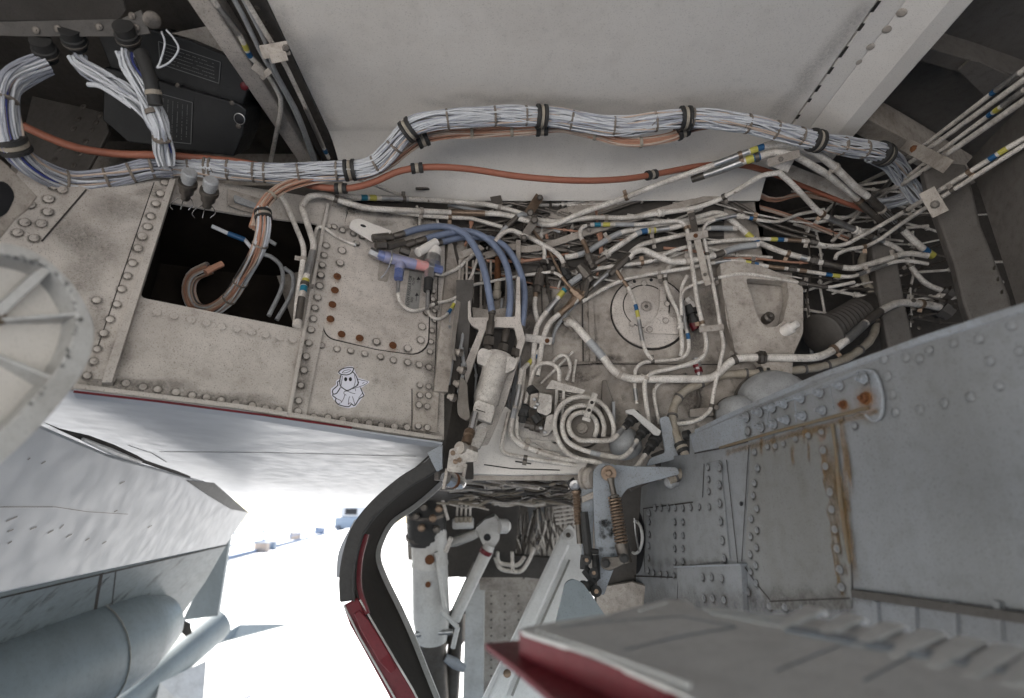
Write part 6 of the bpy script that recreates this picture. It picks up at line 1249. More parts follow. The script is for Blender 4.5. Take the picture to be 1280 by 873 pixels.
for i in range(9): slabp(fb, 'fin', 'bay_paint', [(699, 488 + i * 3.2), (714, 492 + i * 3.2), (714, 493.4 + i * 3.2), (699, 489.4 + i * 3.2)], .055, .02, rp=0, bev=0)
slabp(None, 'dark_lever', 'dull_steel', [(753, 475, 2), (758, 475, 2), (770, 512, 1), (768, 545, 1), (757, 545, 1), (752, 500, 1)], .03, .02, rp=1, label='dark pointed lever standing up behind the coil', cat='lever')
slabp(None, 'twin_post', 'pipe_grey', [(765, 502, 1), (769, 502, 1), (770, 545, 1), (766, 545, 1)], .05, .008, rp=0, label='slim grey post right of the coil', cat='post')
ro = empty('rotor_hub', B(728, 535, .02), 'dark round hub plate seen through the middle of the coil', 'hub')
seg3(ro, 'hub_plate', 'dull_steel', (729, 537, .02), (728, 536, .045), [(24, 0), (24, .6), (22, 1)], 28); seg3(ro, 'hub_center', 'bay_paint', (728, 536, .045), (727, 534.5, .056), [(7, 0), (7, .5), (4, .6), (4, 1)], 8)
for x, y in ((747, 526), (747, 546), (712, 549)): seg3(ro, 'bolt', 'black_rubber', (x, y, .045), (x, y - .6, .055), [(3.4, 0), (3.4, 1)], 6)
CG = 'three concentric coil pipes'
cp_ = lambda l, p, **k: pipe(l, p, 3.1, .085, mat='gear_white' if 0 else 'pipe_paint', sp=True, group=CG, name='coil_pipe', cat='coil pipe', n=12, **k)
cp_('outermost turn of the pale pipe coil, with a small yellow band at its outlet', [(766, 549, .06), (767, 533, .065), (760, 514, .07), (748, 502, .075), (730, 496, .08), (711, 500, .085), (698, 512, .09), (693, 530, .09), (697, 549, .095), (707, 564, .095), (722, 573, .095), (745, 578, .095), (765, 583, .095), (783, 587, .095), (794, 585, .09), (801, 577, .085), (807, 568, .08)], marks=(('y', 771, 584), ('b', 779, 586), ('s', 752, 580, 762, 583)))
cp_('middle turn of the pale pipe coil', [(754, 546, .06), (755, 532, .065), (750, 518, .07), (741, 510, .075), (728, 507, .08), (714, 511, .085), (705, 522, .09), (703, 536, .09), (708, 550, .095), (720, 559, .095), (740, 566, .095), (760, 570, .095), (776, 572, .09), (786, 566, .085), (793, 556, .08), (797, 549, .08)], marks=(('g', 738, 565, 750, 568), ('s', 790, 561, 794, 555)))
cp_('innermost turn of the pale pipe coil', [(743, 547, .06), (746, 536, .065), (744, 525, .07), (736, 518, .075), (725, 516, .08), (715, 521, .085), (711, 531, .09), (714, 542, .095), (724, 550, .095), (740, 551, .095), (758, 551, .095), (768, 548, .09), (774, 541, .085), (780, 534, .08)], marks=(('s', 772, 544, 778, 537),))
cs_ = clampblock('pale drilled strap clamping the coil turns at the top', Bh, (744, 492, .10), (733, 522, .10), 7.5, .006, 'fitting_paint', bolts=(.38, .7), nm='coil_strap', cat='clamp', bm='seam')
m = MB(); bar(m, [B(728, 523, .101), B(738, 526, .101)], (CAM - B(733, 524)).normalized(), .008, .012); m.obj('strap_foot', 'fitting_paint', cs_, smooth=False)
for i, (a, b) in enumerate((((795, 519, .06), (781, 534, .085)), ((808, 533, .06), (797, 549, .085)), ((820, 548, .06), (807, 567, .085)))):
    seg3(None, 'black_coupling', 'black_rubber', a, b, [(8, 0), (8, .25), (5, .3), (6.5, .34), (6.5, .62), (4.5, .66), (4.5, 1)], 10, label='black screw coupling at the coil outlets, ' + ('upper of three', 'middle of three', 'lower of three')[i], cat='coupling', group='black couplings at the coil outlets')
ob = slabp(None, 'outlet_bracket', 'gear_white', [(782, 513, 1), (792, 511, 1), (827, 539, 1), (824, 545, 1), (818, 544, 1), (791, 519, 1), (783, 517, 1)], .085, .012, rp=1, label='white angled bracket holding the three black couplings', cat='bracket')
seg3(None, 'blue_dome', 'pipe_grey', (784, 562, .01), (776, 540, .05), [(19, 0), (20, .3), (17, .7), (10, .95), (.1, 1.02)], 22, label='smooth blue-grey domed housing behind the couplings', cat='housing')
gb = slabp(None, 'grey_bracket', 'gear_grey', [(824, 522, 5), (836, 520, 5), (843, 545, 2), (849, 572, 2), (838, 576, 2), (808, 583, 2), (812, 573, 4), (832, 566, 4), (828, 545, 2)], .07, .012, rp=2, label='blue-grey drilled bracket right of the black couplings', cat='bracket')
for x, y, r in ((831, 527, 3.2), (833, 538, 2), (840, 553, 4)): seg3(gb, 'hole' if r > 3 else 'small_hole', 'ink_black', (x, y, .0705), (x, y, .0715), [(r, 0), (r, 1)], 12)
seg3(gb, 'rubber_ring', 'black_rubber', (855, 545, .075), (862, 543, .085), [(6, 0), (6, 1)], 14)
slabp(back, 'angle_shelf', 'bay_paint', [(862, 512), (890, 508), (893, 520), (862, 522)], .02, .02, rp=0)
slabp(None, 'floor_beam', 'dark_shaded_bay_paint', [(770, 585), (865, 548), (868, 575), (790, 615)], .0, .02, rp=0, label='dark beam behind the blue-grey lever', cat='beam')
# ================================================================== LEVER, SPRING RODS, LINKS
lv = slabp(None, 'bell_crank', 'gear_grey', [(741, 588, 5), (750, 579, 5), (790, 583, 2), (846, 584, 3), (850, 593, 3), (800, 606, 4), (784, 611, 5), (776, 622, 5), (772, 650, 2), (772, 700, 3), (760, 730, 3), (755, 745, 3), (748, 742, 3), (745, 700, 2), (742, 640, 2)], .12, .014, rp=3, bev=.002, label='blue-grey L-shaped bell crank lever in the middle, below the coil', cat='lever')
slabp(lv, 'rear_plate', 'gear_grey', [(727, 586, 3), (738, 584, 2), (742, 620, 1), (741, 690, 1), (727, 700, 1)], .10, .012, rp=1); slabp(lv, 'web_plate', 'bay_paint', [(727, 621), (743, 614), (744, 622), (728, 629)], .115, .02, rp=0)
seg3(lv, 'bushing', 'bay_paint', (729, 598, .10), (741, 598, .115), [(13, 0), (14, .3), (11, .4), (13, .5), (13, .8), (10, 1)], 20)
st = Stains(); LVP = Plane(B(758, 660, .1205), (Vector((0, -1, 0)) * .55 + (CAM - B(758, 660, .12)).normalized() * .45))
for i in range(26): st.add(LVP, random.uniform(750, 766), random.uniform(650, 695), random.uniform(2, 6), random.uniform(2, 6), h=.001)
st.obj('black_blotch', lv)
sr = empty('spring_rod', B(768, 640, .14), 'rusty spring-loaded rod with an eye end in front of the bell crank', 'spring rod')
seg3(sr, 'rod_eye', 'brown_steel', (760, 591, .13), (761, 592, .145), [(9, 0), (9.5, .3), (9.5, 1)], 18); seg3(sr, 'eye_bolt', 'brown_steel', (760.5, 591.5, .145), (761, 592, .155), [(5, 0), (5, .4), (3, .6), (3, 1)], 6)
seg3(sr, 'rod', 'dull_steel', (763, 598, .14), (768, 622, .14), [(5, 0), (3.6, .3), (3.6, .85), (6, .9), (6, 1)], 14)
sp_a, sp_b = B(768, 622, .14), B(777, 680, .14); ax = sp_b - sp_a; u = ax.cross(CAM - sp_a).normalized(); v = ax.normalized().cross(u); k = K(sp_a)
m = MB(); sweep(m, [sp_a + ax * (i / 180) + (u * math.cos(i * .52) + v * math.sin(i * .52)) * 7 * k for i in range(181)], 1.5 * k, 6); m.obj('coil_spring', 'brown_steel', sr)
m = MB(); cyl(m, sp_a, sp_b, 4.2 * k); m.obj('inner_rod', 'black_rubber', sr)
seg3(sr, 'lower_block', 'dull_steel', (776, 679, .14), (783, 704, .14), [(8.5, 0), (8.5, .5), (8, .55), (8, 1)], 10)
dl = slabp(None, 'drop_link', 'dull_steel', [(750, 697, 7), (772, 696, 2), (784, 688, 5), (787, 702, 5), (764, 714, 3), (752, 712, 6)], .15, .014, rp=4, label='greasy dark link joining spring rod and bell crank', cat='link')
for x, y in ((757, 704), (780, 698)): seg3(dl, 'bolt', 'black_rubber', (x, y, .15), (x + .3, y + .3, .165), [(6, 0), (6, .4), (3.5, .5), (3.5, 1)], 8)
s2 = empty('spring_rod', B(721, 640, .10), 'thin dark spring rod hanging left of the bell crank', 'spring rod')
seg3(s2, 'upper_eye', 'sleeve_metal', (718, 606, .10), (719, 608, .115), [(6, 0), (6.5, .5), (3, .6), (3, 1)], 14); seg3(s2, 'spring', 'brown_steel', (720, 614, .10), (723, 656, .10), [(6, 0), (6, .05)] + [(4.4 if i % 2 else 5.4, .08 + i * .045) for i in range(20)] + [(6, 1)], 10); seg3(s2, 'lower_rod', 'dull_steel', (723, 656, .10), (725, 680, .10), [(4, 0), (4, 1)], 10)
seg3(s2, 'black_bracket', 'black_rubber', (712, 600, .09), (724, 618, .09), [(6, 0), (5, 1)], 4)
bl = empty('black_linkage', B(740, 715, .12), 'cluster of greasy black hinge links at the foot of the bell crank', 'linkage')
for a, b, r_ in (((730, 640), (736, 700), 5), ((730, 688), (748, 690), 3), ((731, 694), (730, 712), 5), ((731, 712), (745, 728), 5.5), ((744, 694), (746, 724), 4.5), ((736, 726), (741, 738), 5)): seg3(bl, 'link', 'black_rubber', (*a, .12), (*b, .12), [(r_, 0), (r_ * 1.1, .5), (r_, 1)], 8)
for x, y, r_ in ((729, 734, 8), (745, 739, 7), (733, 700, 6), (742, 716, 6)):
    seg3(bl, 'bolt_boss', 'black_rubber', (x, y, .125), (x + .4, y + .6, .145), [(r_, 0), (r_, .6), (r_ * .7, .62)], 14); seg3(bl, 'bolt', 'brown_steel', (x + .3, y + .4, .143), (x + .4, y + .6, .152), [(r_ * .42, 0), (r_ * .42, 1)], 6)
cl_ = seg3(None, 'conduit_elbow', 'pipe_grey', (849, 602, .07), (833, 603, .08), [(6, 0), (6, .5), (8, .55), (8, .8), (5, 1)], 12, label='grey elbow end of the taped bundle under the lever arm', cat='elbow')
# hose ring seen in the oval opening
m = MB(); m2_ = [RP.hit(794 + 9 * math.cos(2 * math.pi * i / 32), 672 + 20 * math.sin(2 * math.pi * i / 32), .012) for i in range(33)]
sweep(m, m2_, .004, 8, cap=False); ho = m.obj('hose_ring', 'gear_white', label='grey hose ring inside the dark oval opening', cat='ring')
m = MB(); sweep(m, spline([RP.hit(793, 648, .024), RP.hit(795, 670, .024), RP.hit(799, 690, .024)], 5), .0022, 6); m.obj('cross_wire', 'sleeve_metal', ho)
# bright patch of fuselage behind the lever foot
BH = plate('keel_skin', 'bay_paint', plane3((745, 700, 1.5), (800, 690, 1.45), (745, 770, 1.5)), [(746, 735), (790, 728), (870, 752), (870, 790), (745, 790)], .01, kind='structure')

# ================================================================== FOREGROUND DOOR AT LOWER RIGHT
dz = CAMZ - .145
DP = Plane((0, 0, dz), (-.03, -.10, 1))
door = empty('gear_door', DP.hit(760, 800), 'grey landing gear door with red edges lying across the lower right corner', 'gear door')
plate('top_skin', 'door_grey', DP, [(650, 785, 6), (700, 776), (757, 768), (800, 757), (832, 749), (858, 750, 3), (874, 762, 3), (889, 758), (960, 768), (1000, 770), (1420, 836), (1500, 1100), (1010, 1000), (900, 890), (830, 856), (740, 817), (652, 789, 3)], .004, 0, door, round_px=1, bevel=.004)
Dn = DP.n
rd = MB(); q = [DP.hit(651, 787, -.003), DP.hit(830, 856, -.003), DP.hit(1010, 1000, -.003)]; vs = []
for p in q: vs += [p, p - Dn * .024]
rd.add(vs, [[0, 1, 3, 2], [2, 3, 5, 4]]); out = (Vector((-.45, -.85, 0))).normalized()
vs2 = [v + out * .004 for v in vs]; rd = MB(); rd.add(vs + vs2, [[0, 1, 3, 2], [2, 3, 5, 4], [6, 8, 9, 7], [8, 10, 11, 9], [0, 2, 8, 6], [2, 4, 10, 8], [1, 7, 9, 3], [3, 9, 11, 5], [0, 6, 7, 1], [4, 5, 11, 10]]); rd.obj('red_edge', 'red_paint', door, smooth=False)
plate('red_flange', 'red_paint', Plane(DP.p0 - Dn * .024, Dn), [(606, 804), (650, 800), (745, 838), (835, 882), (1000, 1000), (800, 1000), (700, 880), (650, 838)], .006, 0, door, bevel=.001)
m = MB()
for i in range(26):
    t = i / 25; x, y = 662 + 188 * t ** 1.0, 788 + 62 * t + 6 * t * t; c = DP.hit(x + 10, y + 2, 0); r_ = (3.4 + 3.5 * t) * K(c); lathe(m, c, Dn, [(r_, -.001), (r_, r_ * .4), (r_ * .7, r_ * .8), (.0005, r_ * .95)], 10)
    rv = m.obj('rivet', 'door_grey', door); m = MB()
for l in (line(11, (700, 779), (760, 768)), line(10, (800, 762), (832, 753)), line(22, (882, 761), (1000, 782)), line(22, (890, 766), (985, 784)), line(16, (905, 762), (1000, 776))):
    for x, y in l: c = DP.hit(x, y + 2, 0); r_ = 3.2 * K(c); m = MB(); lathe(m, c, Dn, [(r_, -.001), (r_, r_ * .4), (r_ * .6, r_ * .8), (.0005, r_ * .9)], 8); m.obj('rivet', 'door_grey', door)
sm = MB()
for q in ([(700, 783), (780, 775), (850, 770), (920, 783)], [(920, 783), (840, 797), (780, 812)], [(970, 838), (1050, 806), (1140, 818), (1080, 850)]): seamline(sm, DP, q, 2.4, .0006)
sm.obj('panel_step', 'gear_grey', door, smooth=False, kind='stuff')
for i in range(7):   # raised corrugation ends along the hinge side
    x = 1005 + i * 47; y = 764 + i * 9; w_ = 30 + i * 3; m = MB(); a = DP.hit(x - 30, y + 22 + i * 3, 0); b = DP.hit(x + 14 + i * 2, y + 2 + i, 0); k = K(a)
    bar(m, [a + Dn * .001, a.lerp(b, .5) + Dn * .004, b + Dn * .005, b + Dn * .001 + (b - a).normalized() * .010], Dn, [w_ * .5 * k, w_ * .8 * k, w_ * .9 * k, w_ * .8 * k], .006); m.obj('corrugation', 'door_grey', door, smooth=False, bevel=.004)
m = MB(); bar(m, [DP.hit(985, 784, .002), DP.hit(1300, 842, .002)], Dn, .018, .004); m.obj('hinge_strip', 'gear_grey', door, smooth=False, bevel=.001)
br = slabp(None, 'door_lug', 'skin_grey', [(694, 780, 1), (707, 728, 4), (716, 724, 2), (728, 728, 5), (742, 748, 1), (757, 770, 1), (712, 778, 1)], .16, .03, rp=2, bev=.002, label='blue-grey triangular hinge lug standing on the door corner', cat='hinge lug')
# ================================================================== CURVED DOOR WITH BLACK SEAL
C1 = [(552, 570, 1.30), (530, 590, 1.32), (500, 614, 1.34), (470, 642, 1.36), (452, 670, 1.36), (444, 700, 1.35), (443, 730, 1.34), (452, 762, 1.32), (474, 800, 1.29), (502, 848, 1.26), (545, 925, 1.2)]
C2 = [(562, 590, 1.75), (540, 612, 1.78), (516, 632, 1.8), (490, 650, 1.82), (476, 672, 1.82), (470, 697, 1.80), (479, 725, 1.78), (497, 762, 1.76), (514, 800, 1.74), (533, 848, 1.70), (560, 915, 1.66)]
a_ = spline(Dp(C1), 5); b_ = spline(Dp(C2), 5); n = len(a_)
cdr = empty('curved_gear_door', P(450, 720, 1.33), 'curved gear door edge with a black rubber seal above and dark red paint below', 'gear door')
inn = Vector((1, .2, .2)).normalized(); m = MB(); NN = 6; vs = [a_[i].lerp(b_[i], j / NN) - Vector((.02, 0, .0)) * math.sin(j / NN * 3.14) for i in range(n) for j in range(NN + 1)]; off = [v + Vector((-.012, .004, -.004)) for v in vs]; N_ = len(vs)
fs = [[i * (NN + 1) + j, i * (NN + 1) + j + 1, (i + 1) * (NN + 1) + j + 1, (i + 1) * (NN + 1) + j] for i in range(n - 1) for j in range(NN)]
edge_ = [i * (NN + 1) for i in range(n)]; edge2 = [i * (NN + 1) + NN for i in range(n)]
fs += [[q_ + N_ for q_ in f][::-1] for f in fs] + [[edge_[i], edge_[i + 1], edge_[i + 1] + N_, edge_[i] + N_] for i in range(n - 1)] + [[edge2[i], edge2[i] + N_, edge2[i + 1] + N_, edge2[i + 1]] for i in range(n - 1)]
m.add(vs + off, fs); m.obj('inner_skin', 'grimy_shade_brown', cdr)
m = MB(); bar(m, [p + Vector((.0, -.004, 0)) for p in b_], Vector((0, -1, 0)), .03, .01); m.obj('inner_lip', 'gear_white', cdr)
sl3 = spline(Dp([(552, 566, 1.28), (538, 583, 1.29), (505, 603, 1.31), (471, 632, 1.33), (449, 660, 1.33), (438, 690, 1.32), (433, 722, 1.31), (434, 752, 1.30)]), 5)
m = MB(); bar(m, sl3, Vector((.12, -1, .1)).normalized(), .034, .014); m.obj('rubber_seal', 'seal_rubber', cdr, smooth=False, bevel=.004)
m = MB(); sweep(m, [p + Vector((.0155, -.002, 0)) for p in sl3[8:]], .0022, 6); m.obj('seal_bead', 'seal_rubber', cdr)
m = MB(); bar(m, spline(Dp([(458, 668, 1.345), (450, 700, 1.335), (449, 735, 1.325), (459, 768, 1.30)]), 5), Vector((0, -1, 0)), .010, .01); m.obj('red_inner_edge', 'red_paint', cdr, smooth=False)
m = MB(); bar(m, Dp([(438, 752, 1.31), (447, 775, 1.295), (466, 806, 1.27), (495, 856, 1.24), (530, 920, 1.2)]), Vector((.15, -1, .1)).normalized(), [.036, .038, .042, .046, .05], .012); m.obj('red_flange', 'red_paint', cdr, smooth=False, bevel=.003)
m = MB(); bar(m, Dp([(446, 765, 1.27), (456, 782, 1.26), (480, 822, 1.235), (492, 840, 1.22)]), Vector((.15, -1, .1)).normalized(), [.014, .024, .026, .014], .004); m.obj('raised_pad', 'red_paint', cdr, smooth=False, bevel=.002)
sweep(MB(), Dp([(430, 757, 1.305), (450, 797, 1.275), (484, 856, 1.235), (520, 920, 1.19)]), .0022, 6).obj('edge_trim', 'gear_white', cdr)
sweep(MB(), Dp([(450, 750, 1.315), (466, 778, 1.295), (492, 822, 1.26), (516, 862, 1.23), (540, 910, 1.2)]), .0022, 6).obj('edge_trim', 'gear_white', cdr)
m = MB(); q = spline(Dp([(447, 652, 1.42), (428, 690, 1.42), (425, 722, 1.42)]), 5); bar(m, q, Vector((0, -1, 0)), .018, .02); m.obj('outer_skin', 'skin_white', cdr)
m = MB(); bar(m, Dp([(541, 580, 1.265), (552, 572, 1.26)]), Vector((0, -1, 0)), .018, .004); m.obj('hinge_tab', 'gear_grey', cdr, smooth=False)
slabp(None, 'hinge_fairing', 'gear_grey', [(534, 566), (553, 556), (553, 586), (546, 590)], .0, .02, rp=1, label='white skin corner between the left wall and the curved door', cat='fairing')

# ================================================================== THE OTHER GEAR AND BAY BEYOND
def tube2(par, nm, mat, a, b, prof, n=20, **kw):
    p, q = P(*a), P(*b); k = K(p); L_ = (q - p).length; m = MB(); lathe(m, p, q - p, [(max(.01, r) * k, t * L_) for r, t in prof], n); return m.obj(nm, mat, par, **kw)
fg = empty('landing_gear_leg', P(537, 800, 2.7), 'pale landing gear leg standing beyond the curved door, rust spotted and blurred', 'landing gear')
tube2(fg, 'strut', 'gear_white', (536, 660, 2.7), (540, 800, 2.7), [(21, 0), (22, .05), (22, .3), (23, .31), (23, .33), (22, .34), (23, .8), (19, 1)], 26)
tube2(fg, 'collar', 'black_rubber', (533, 620, 2.72), (534, 680, 2.70), [(20, 0), (24, .1), (24, .85), (22, 1)], 24)
for y, r_ in ((624, 23), (640, 25.5), (652, 24.6), (668, 26)): tube2(fg, 'collar_ring', 'dull_steel', (533.2, y, 2.715), (533.3, y + 4, 2.715), [(r_, 0), (r_, 1)], 24)
for x, y in ((520, 646), (530, 634), (541, 648), (549, 636), (527, 660), (546, 662)): tube2(fg, 'bolt_boss', 'brown_steel' if x % 2 else 'dull_steel', (x, y, 2.62), (x, y + .5, 2.58), [(5, 0), (5, .6), (3, .7), (3, 1)], 8)
tube2(fg, 'cross_pipe', 'pipe_paint', (549, 610, 2.6), (560, 650, 2.6), [(2, 0), (2, 1)], 8); tube2(fg, 'elbow_pipe', 'pipe_paint', (557, 690, 2.6), (564, 672, 2.6), [(3, 0), (3, 1)], 8)
tube2(fg, 'lower_tube', 'dull_steel', (540, 795, 2.7), (546, 900, 2.7), [(18, 0), (19, .1), (17, .15), (17, 1)], 20)
tube2(fg, 'clamp_ring', 'sleeve_metal', (519, 793, 2.64), (566, 790, 2.64), [(3, 0), (4, .1), (3, .2), (3, .8), (4, .9), (3, 1)], 10)
for x, y, r_ in ((537, 700, 6), (535, 731, 3.6)): tube2(fg, 'rust_spot', 'rust', (x, y, 2.60), (x, y, 2.615), [(r_, 0), (r_ * .8, 1)], 12)
tube2(fg, 'side_tube', 'gear_white', (545, 690, 2.62), (556, 760, 2.62), [(3, 0), (3, 1)], 8); tube2(fg, 'side_tube', 'gear_white', (552, 765, 2.6), (572, 784, 2.6), [(3, 0), (3, 1)], 8); tube2(fg, 'side_tube', 'gear_white', (572, 784, 2.6), (566, 810, 2.6), [(3, 0), (3, 1)], 8)
tube2(fg, 'second_tube', 'dull_steel', (572, 765, 2.75), (562, 880, 2.75), [(10, 0), (12, .3), (9, .35), (11, 1)], 16)
tube2(fg, 'outer_torque_arm', 'gear_grey', (556, 822, 2.68), (580, 836, 2.7), [(5, 0), (7, .5), (5, 1)], 10)
db = empty('drag_brace', P(600, 690, 2.8), 'pale drag brace with a big drilled head and red stripe beyond the curved door', 'brace')
HB = plane3((590, 640, 2.8), (630, 640, 2.8), (600, 690, 2.78))
plate('brace_head', 'gear_white', HB, [(594, 661, 5), (606, 650, 4), (618, 646, 4), (626, 655, 5), (624, 675, 4), (613, 692, 3), (606, 686, 2)], .08, 0, db, round_px=4, bevel=.01)
disc('head_bore', 'ink_black', 609, 672, 4.6, .001, .001, db, 20, plane=HB)
tube2(db, 'brace_tube', 'gear_white', (612, 682, 2.78), (568, 775, 2.7), [(7, 0), (7, .04), (8, .06), (7, .5), (7, 1)], 14); tube2(db, 'red_stripe', 'red_paint', (609, 687, 2.77), (606.5, 692, 2.77), [(8.3, 0), (8.3, 1)], 14); tube2(db, 'rear_tube', 'dull_steel', (596, 705, 2.85), (566, 770, 2.8), [(5, 0), (5, 1)], 10)
tube2(db, 'pivot', 'gear_white', (624, 658, 2.78), (637, 658, 2.8), [(9, 0), (9, .7), (5, 1)], 16); tube2(db, 'cross_tube', 'gear_white', (562, 680, 2.8), (596, 667, 2.78), [(4, 0), (6, .2), (6, .8), (5, 1)], 12)
tube2(db, 'hydraulic_cylinder', 'gear_white', (566, 655, 2.75), (592, 654, 2.75), [(6, 0), (7, .1), (7, .9), (6, 1)], 14)
bkb = plate('far_bay_wall', 'bay_paint', plane3((520, 600, 3.3), (720, 600, 3.3), (520, 720, 3.3)), [(505, 585), (760, 560), (760, 740), (600, 738), (598, 716), (510, 700)], .02, kind='structure')
plate('far_bay_panel', 'pipe_grey', plane3((650, 620, 3.25), (700, 620, 3.25), (650, 700, 3.25)), [(657, 618), (686, 620), (682, 650), (672, 690), (664, 670)], .02, kind='structure')
plate('far_bay_dark_fill', 'dark_shaded_bay_paint', plane3((560, 690, 3.0), (720, 700, 3.0), (560, 720, 3.0)), [(572, 690), (722, 700), (722, 728), (655, 722), (574, 722)], .03, kind='structure')  # dark sheet added to paint darkness into the low gap of the far bay
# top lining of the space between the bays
plate('far_bay_lining', 'dark_shaded_bay_paint', plane3((520, 625, 2.55), (700, 622, 2.55), (560, 592, 1.6)), [(500, 640), (725, 632), (735, 585), (550, 598)], .02, kind='structure')
dk3 = plate('far_bay_frame', 'dark_shaded_bay_paint', plane3((520, 640, 2.95), (640, 640, 2.95), (520, 720, 2.95)), [(548, 618), (650, 626), (642, 718), (560, 722)], .02, kind='structure')
tb_ = MB(); tb2 = MB(); tb3 = MB(); rg = random.Random(44)
for i in range(130):   # dense fine plumbing of the space beyond, reads as one tangle
    x, y = rg.uniform(545, 722), rg.uniform(596, 632); d_ = 1.55 + (y - 590) / 40 * .9 + rg.uniform(-.1, .1); q = [P(x, y, d_)]
    for j in range(3): x += rg.uniform(8, 30); y += rg.uniform(-9, 6); q.append(P(x, max(592, y), max(1.4, d_ - j * .02)))
    sweep(rg.choice((tb_, tb2, tb3)), fillet([p for p in q if proj(p)[0] < 735], .02, 3), rg.uniform(.9, 2.4) * d_ / F, 6)
tb_.obj('plumbing_tangle', 'pipe_paint', kind='stuff', label='tangle of fine pipes in the gap under the lower ledge'); tb2.obj('dark_plumbing_tangle', 'dull_steel', kind='stuff', label='dark hoses tangled in the gap under the lower ledge'); tb3.obj('brown_plumbing_tangle', 'tan_wrap', kind='stuff', label='tan lagged pipes tangled under the lower ledge')
tb_ = MB(); tb2 = MB()
for i in range(80):
    x = rg.uniform(632, 724); y = rg.uniform(628, 665); q = [P(x, y, 3.15), P(x + rg.uniform(-8, 8), y + rg.uniform(14, 30), 3.12), P(x + rg.uniform(-16, 16), y + rg.uniform(34, 60), 3.12)]; sweep(tb_ if i % 2 else tb2, fillet(q, .04, 3), rg.uniform(.8, 1.8) * 3.1 / F, 6)
for i in range(6): sweep(tb_, [P(690 + i, 630 + i * 5, 3.05), P(724, 626 + i * 5, 3.05)], 1.6 * 3 / F, 6)
for i in range(4): sweep(tb_, [P(572 + i * 5.5, 622, 2.75), P(571 + i * 5.5, 646, 2.75)], 1.6 * 2.8 / F, 6)
for q in ([(619, 697), (624, 712), (652, 716), (662, 700), (668, 685)], [(622, 690), (622, 704), (648, 708), (656, 696)], [(640, 690), (641, 716)]): sweep(tb_, fillet([P(x, y, 2.85) for x, y in q], .03, 3), 2.6 * 2.85 / F, 6)
tb_.obj('far_plumbing', 'pipe_paint', kind='stuff', label='blurred pipes on the far bay wall'); tb2.obj('far_dark_plumbing', 'dull_steel', kind='stuff', label='blurred dark pipes on the far bay wall')
for i in range(4): tube2(None, 'far_coupling', 'tan_wrap', (571 + i * 5.5, 646, 2.7), (571 + i * 5.5, 653, 2.7), [(2.6, 0), (3, .5), (2.4, 1)], 8, label=('leftmost', 'second', 'third', 'rightmost')[i] + ' small pale coupling in the row of four above the drag brace', cat='coupling', group='four small couplings above the drag brace')
TP = plane3((600, 725, 3.4), (700, 735, 3.4), (600, 853, 3.4))
tk = plate('far_gear_door', 'bay_paint', TP, [(606, 719, 2), (668, 728, 1), (720, 735), (720, 900), (604, 900)], .04, 0, None, bevel=.006, label='grey riveted panel hanging beyond the white leg door', cat='panel')
plate('lit_edge', 'gear_white', Plane(TP.p0 + TP.n * .05, TP.n), [(582, 722), (606, 719), (604, 900), (578, 900)], .04, 0, tk, bevel=.006)
for j in range(4):
    for i in range(12): rivet(TP, 614 + j * 17, 735 + i * 10, 'screw', tk, 1.3, .001)
WD = plane3((705, 665, 2.2), (725, 700, 2.15), (620, 853, 1.9))
wd = plate('white_leg_door', 'white_paint', WD, [(704, 664, 5), (712, 655, 6), (721, 666, 4), (727, 690, 2), (745, 760), (735, 900), (590, 900), (640, 800), (680, 715)], .06, 0, None, bevel=.01, label='long bright white leg door slanting down behind the red-edged door', cat='gear door', round_px=1)
m = MB(); WDu = Plane(WD.p0 + WD.n * .012, WD.n)
bar(m, [WDu.hit(706, 676), WDu.hit(664, 770), WDu.hit(618, 880)], WD.n, .05, .02); m.obj('raised_spar', 'white_paint', wd, smooth=False, bevel=.01)
m = MB(); bar(m, [WDu.hit(712, 700, .002), WDu.hit(672, 790, .002), WDu.hit(640, 870, .002)], WD.n, .008, .004); m.obj('groove', 'placard_metal', wd, smooth=False)
disc('pivot_bore', 'dull_steel', 710.5, 669, 3.2, .014, .002, wd, 16, plane=WD); disc('pivot_boss', 'gear_white', 711, 668, 6.5, .012, .01, wd, 20, plane=WD)
disc('dirt_mark', 'brown_steel', 634, 842, 5, .035, .002, wd, 12, plane=WD)

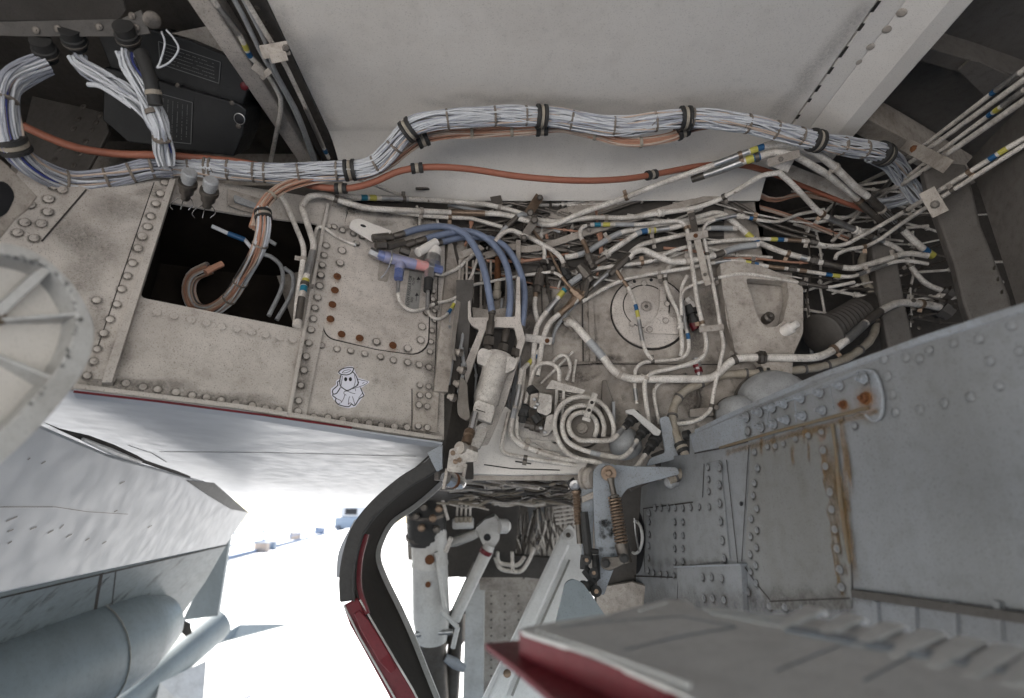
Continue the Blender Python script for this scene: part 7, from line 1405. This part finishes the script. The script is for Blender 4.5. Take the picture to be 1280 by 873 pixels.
# ================================================================== NEAR DISC AT THE LEFT EDGE
DK = plane3((0, 303, .56), (121, 405, .62), (0, 580, .50))
OUT = [(-20, 302), (10, 303), (36, 310), (62, 325), (90, 351), (110, 383), (120, 410), (116, 442), (100, 474), (64, 520), (30, 555), (0, 581), (-60, 625), (-150, 600), (-190, 500), (-170, 390), (-100, 320)]
INN = [(-20, 317), (5, 318), (32, 323), (57, 331), (80, 352), (93, 378), (98, 396), (92, 424), (76, 456), (52, 486), (24, 517), (0, 541), (-55, 578), (-130, 560), (-160, 480), (-145, 400), (-90, 335)]
ds = empty('round_fairing', DK.hit(20, 430), 'round chipped ribbed disc, blurred and close at the left edge', 'disc')
plate('rim', 'gear_white', DK, [(x, y, 20) for x, y in OUT], .03, 0, ds, holes=[[(x, y, 20) for x, y in INN]], round_px=20, bevel=.002)
DK2 = Plane(DK.p0 - DK.n * .028, DK.n)
plate('face', 'ceiling_paint', DK2, [(x - 3 if x > 0 else x, y, 20) for x, y in OUT], .004, 0, ds, round_px=20)
for a, b, w_ in (((-12, 400), (62, 333), 12), ((-12, 400), (97, 392), 5), ((-12, 440), (66, 472), 6), ((-12, 400), (-60, 330), 6)):
    m = MB(); bar(m, [DK2.hit(*a, .008), DK2.hit(*b, .026)], DK.n, w_ * .56 / F, .026); m.obj('rib', 'gear_white', ds, smooth=False, bevel=.0015)
disc('hub', 'brown_steel', -6, 394, 13, .010, .01, ds, 24, plane=DK2)
st = Stains()
rg = random.Random(9)
for i in range(34):
    t = rg.random(); j = rg.randrange(1, 10); a, b = INN[j], INN[j + 1]; st.add(DK, a[0] + (b[0] - a[0]) * t + rg.uniform(-1, 4), a[1] + (b[1] - a[1]) * t + rg.uniform(-1, 4), rg.uniform(2, 7), rg.uniform(2, 5), rg.uniform(0, 3), h=.001)
st.obj('black_blotch', ds)
# bracket casting at far left under the harness
LB2 = plane3((0, 220, .95), (45, 235, 1.0), (0, 290, .92))
lbk = plate('pivot_casting', 'bay_paint', LB2, [(-60, 190), (0, 198), (10, 206), (48, 246), (36, 262), (20, 275), (0, 300), (-60, 300)], .02, 0, None, bevel=.003, label='dark casting with an oval pocket at the left edge under the harness', cat='casting')
plate('pocket', 'ink_black', LB2, [(-20, 228, 6), (8, 226, 8), (20, 244, 8), (8, 270, 8), (-20, 276, 6)], .001, .001, lbk, round_px=6)
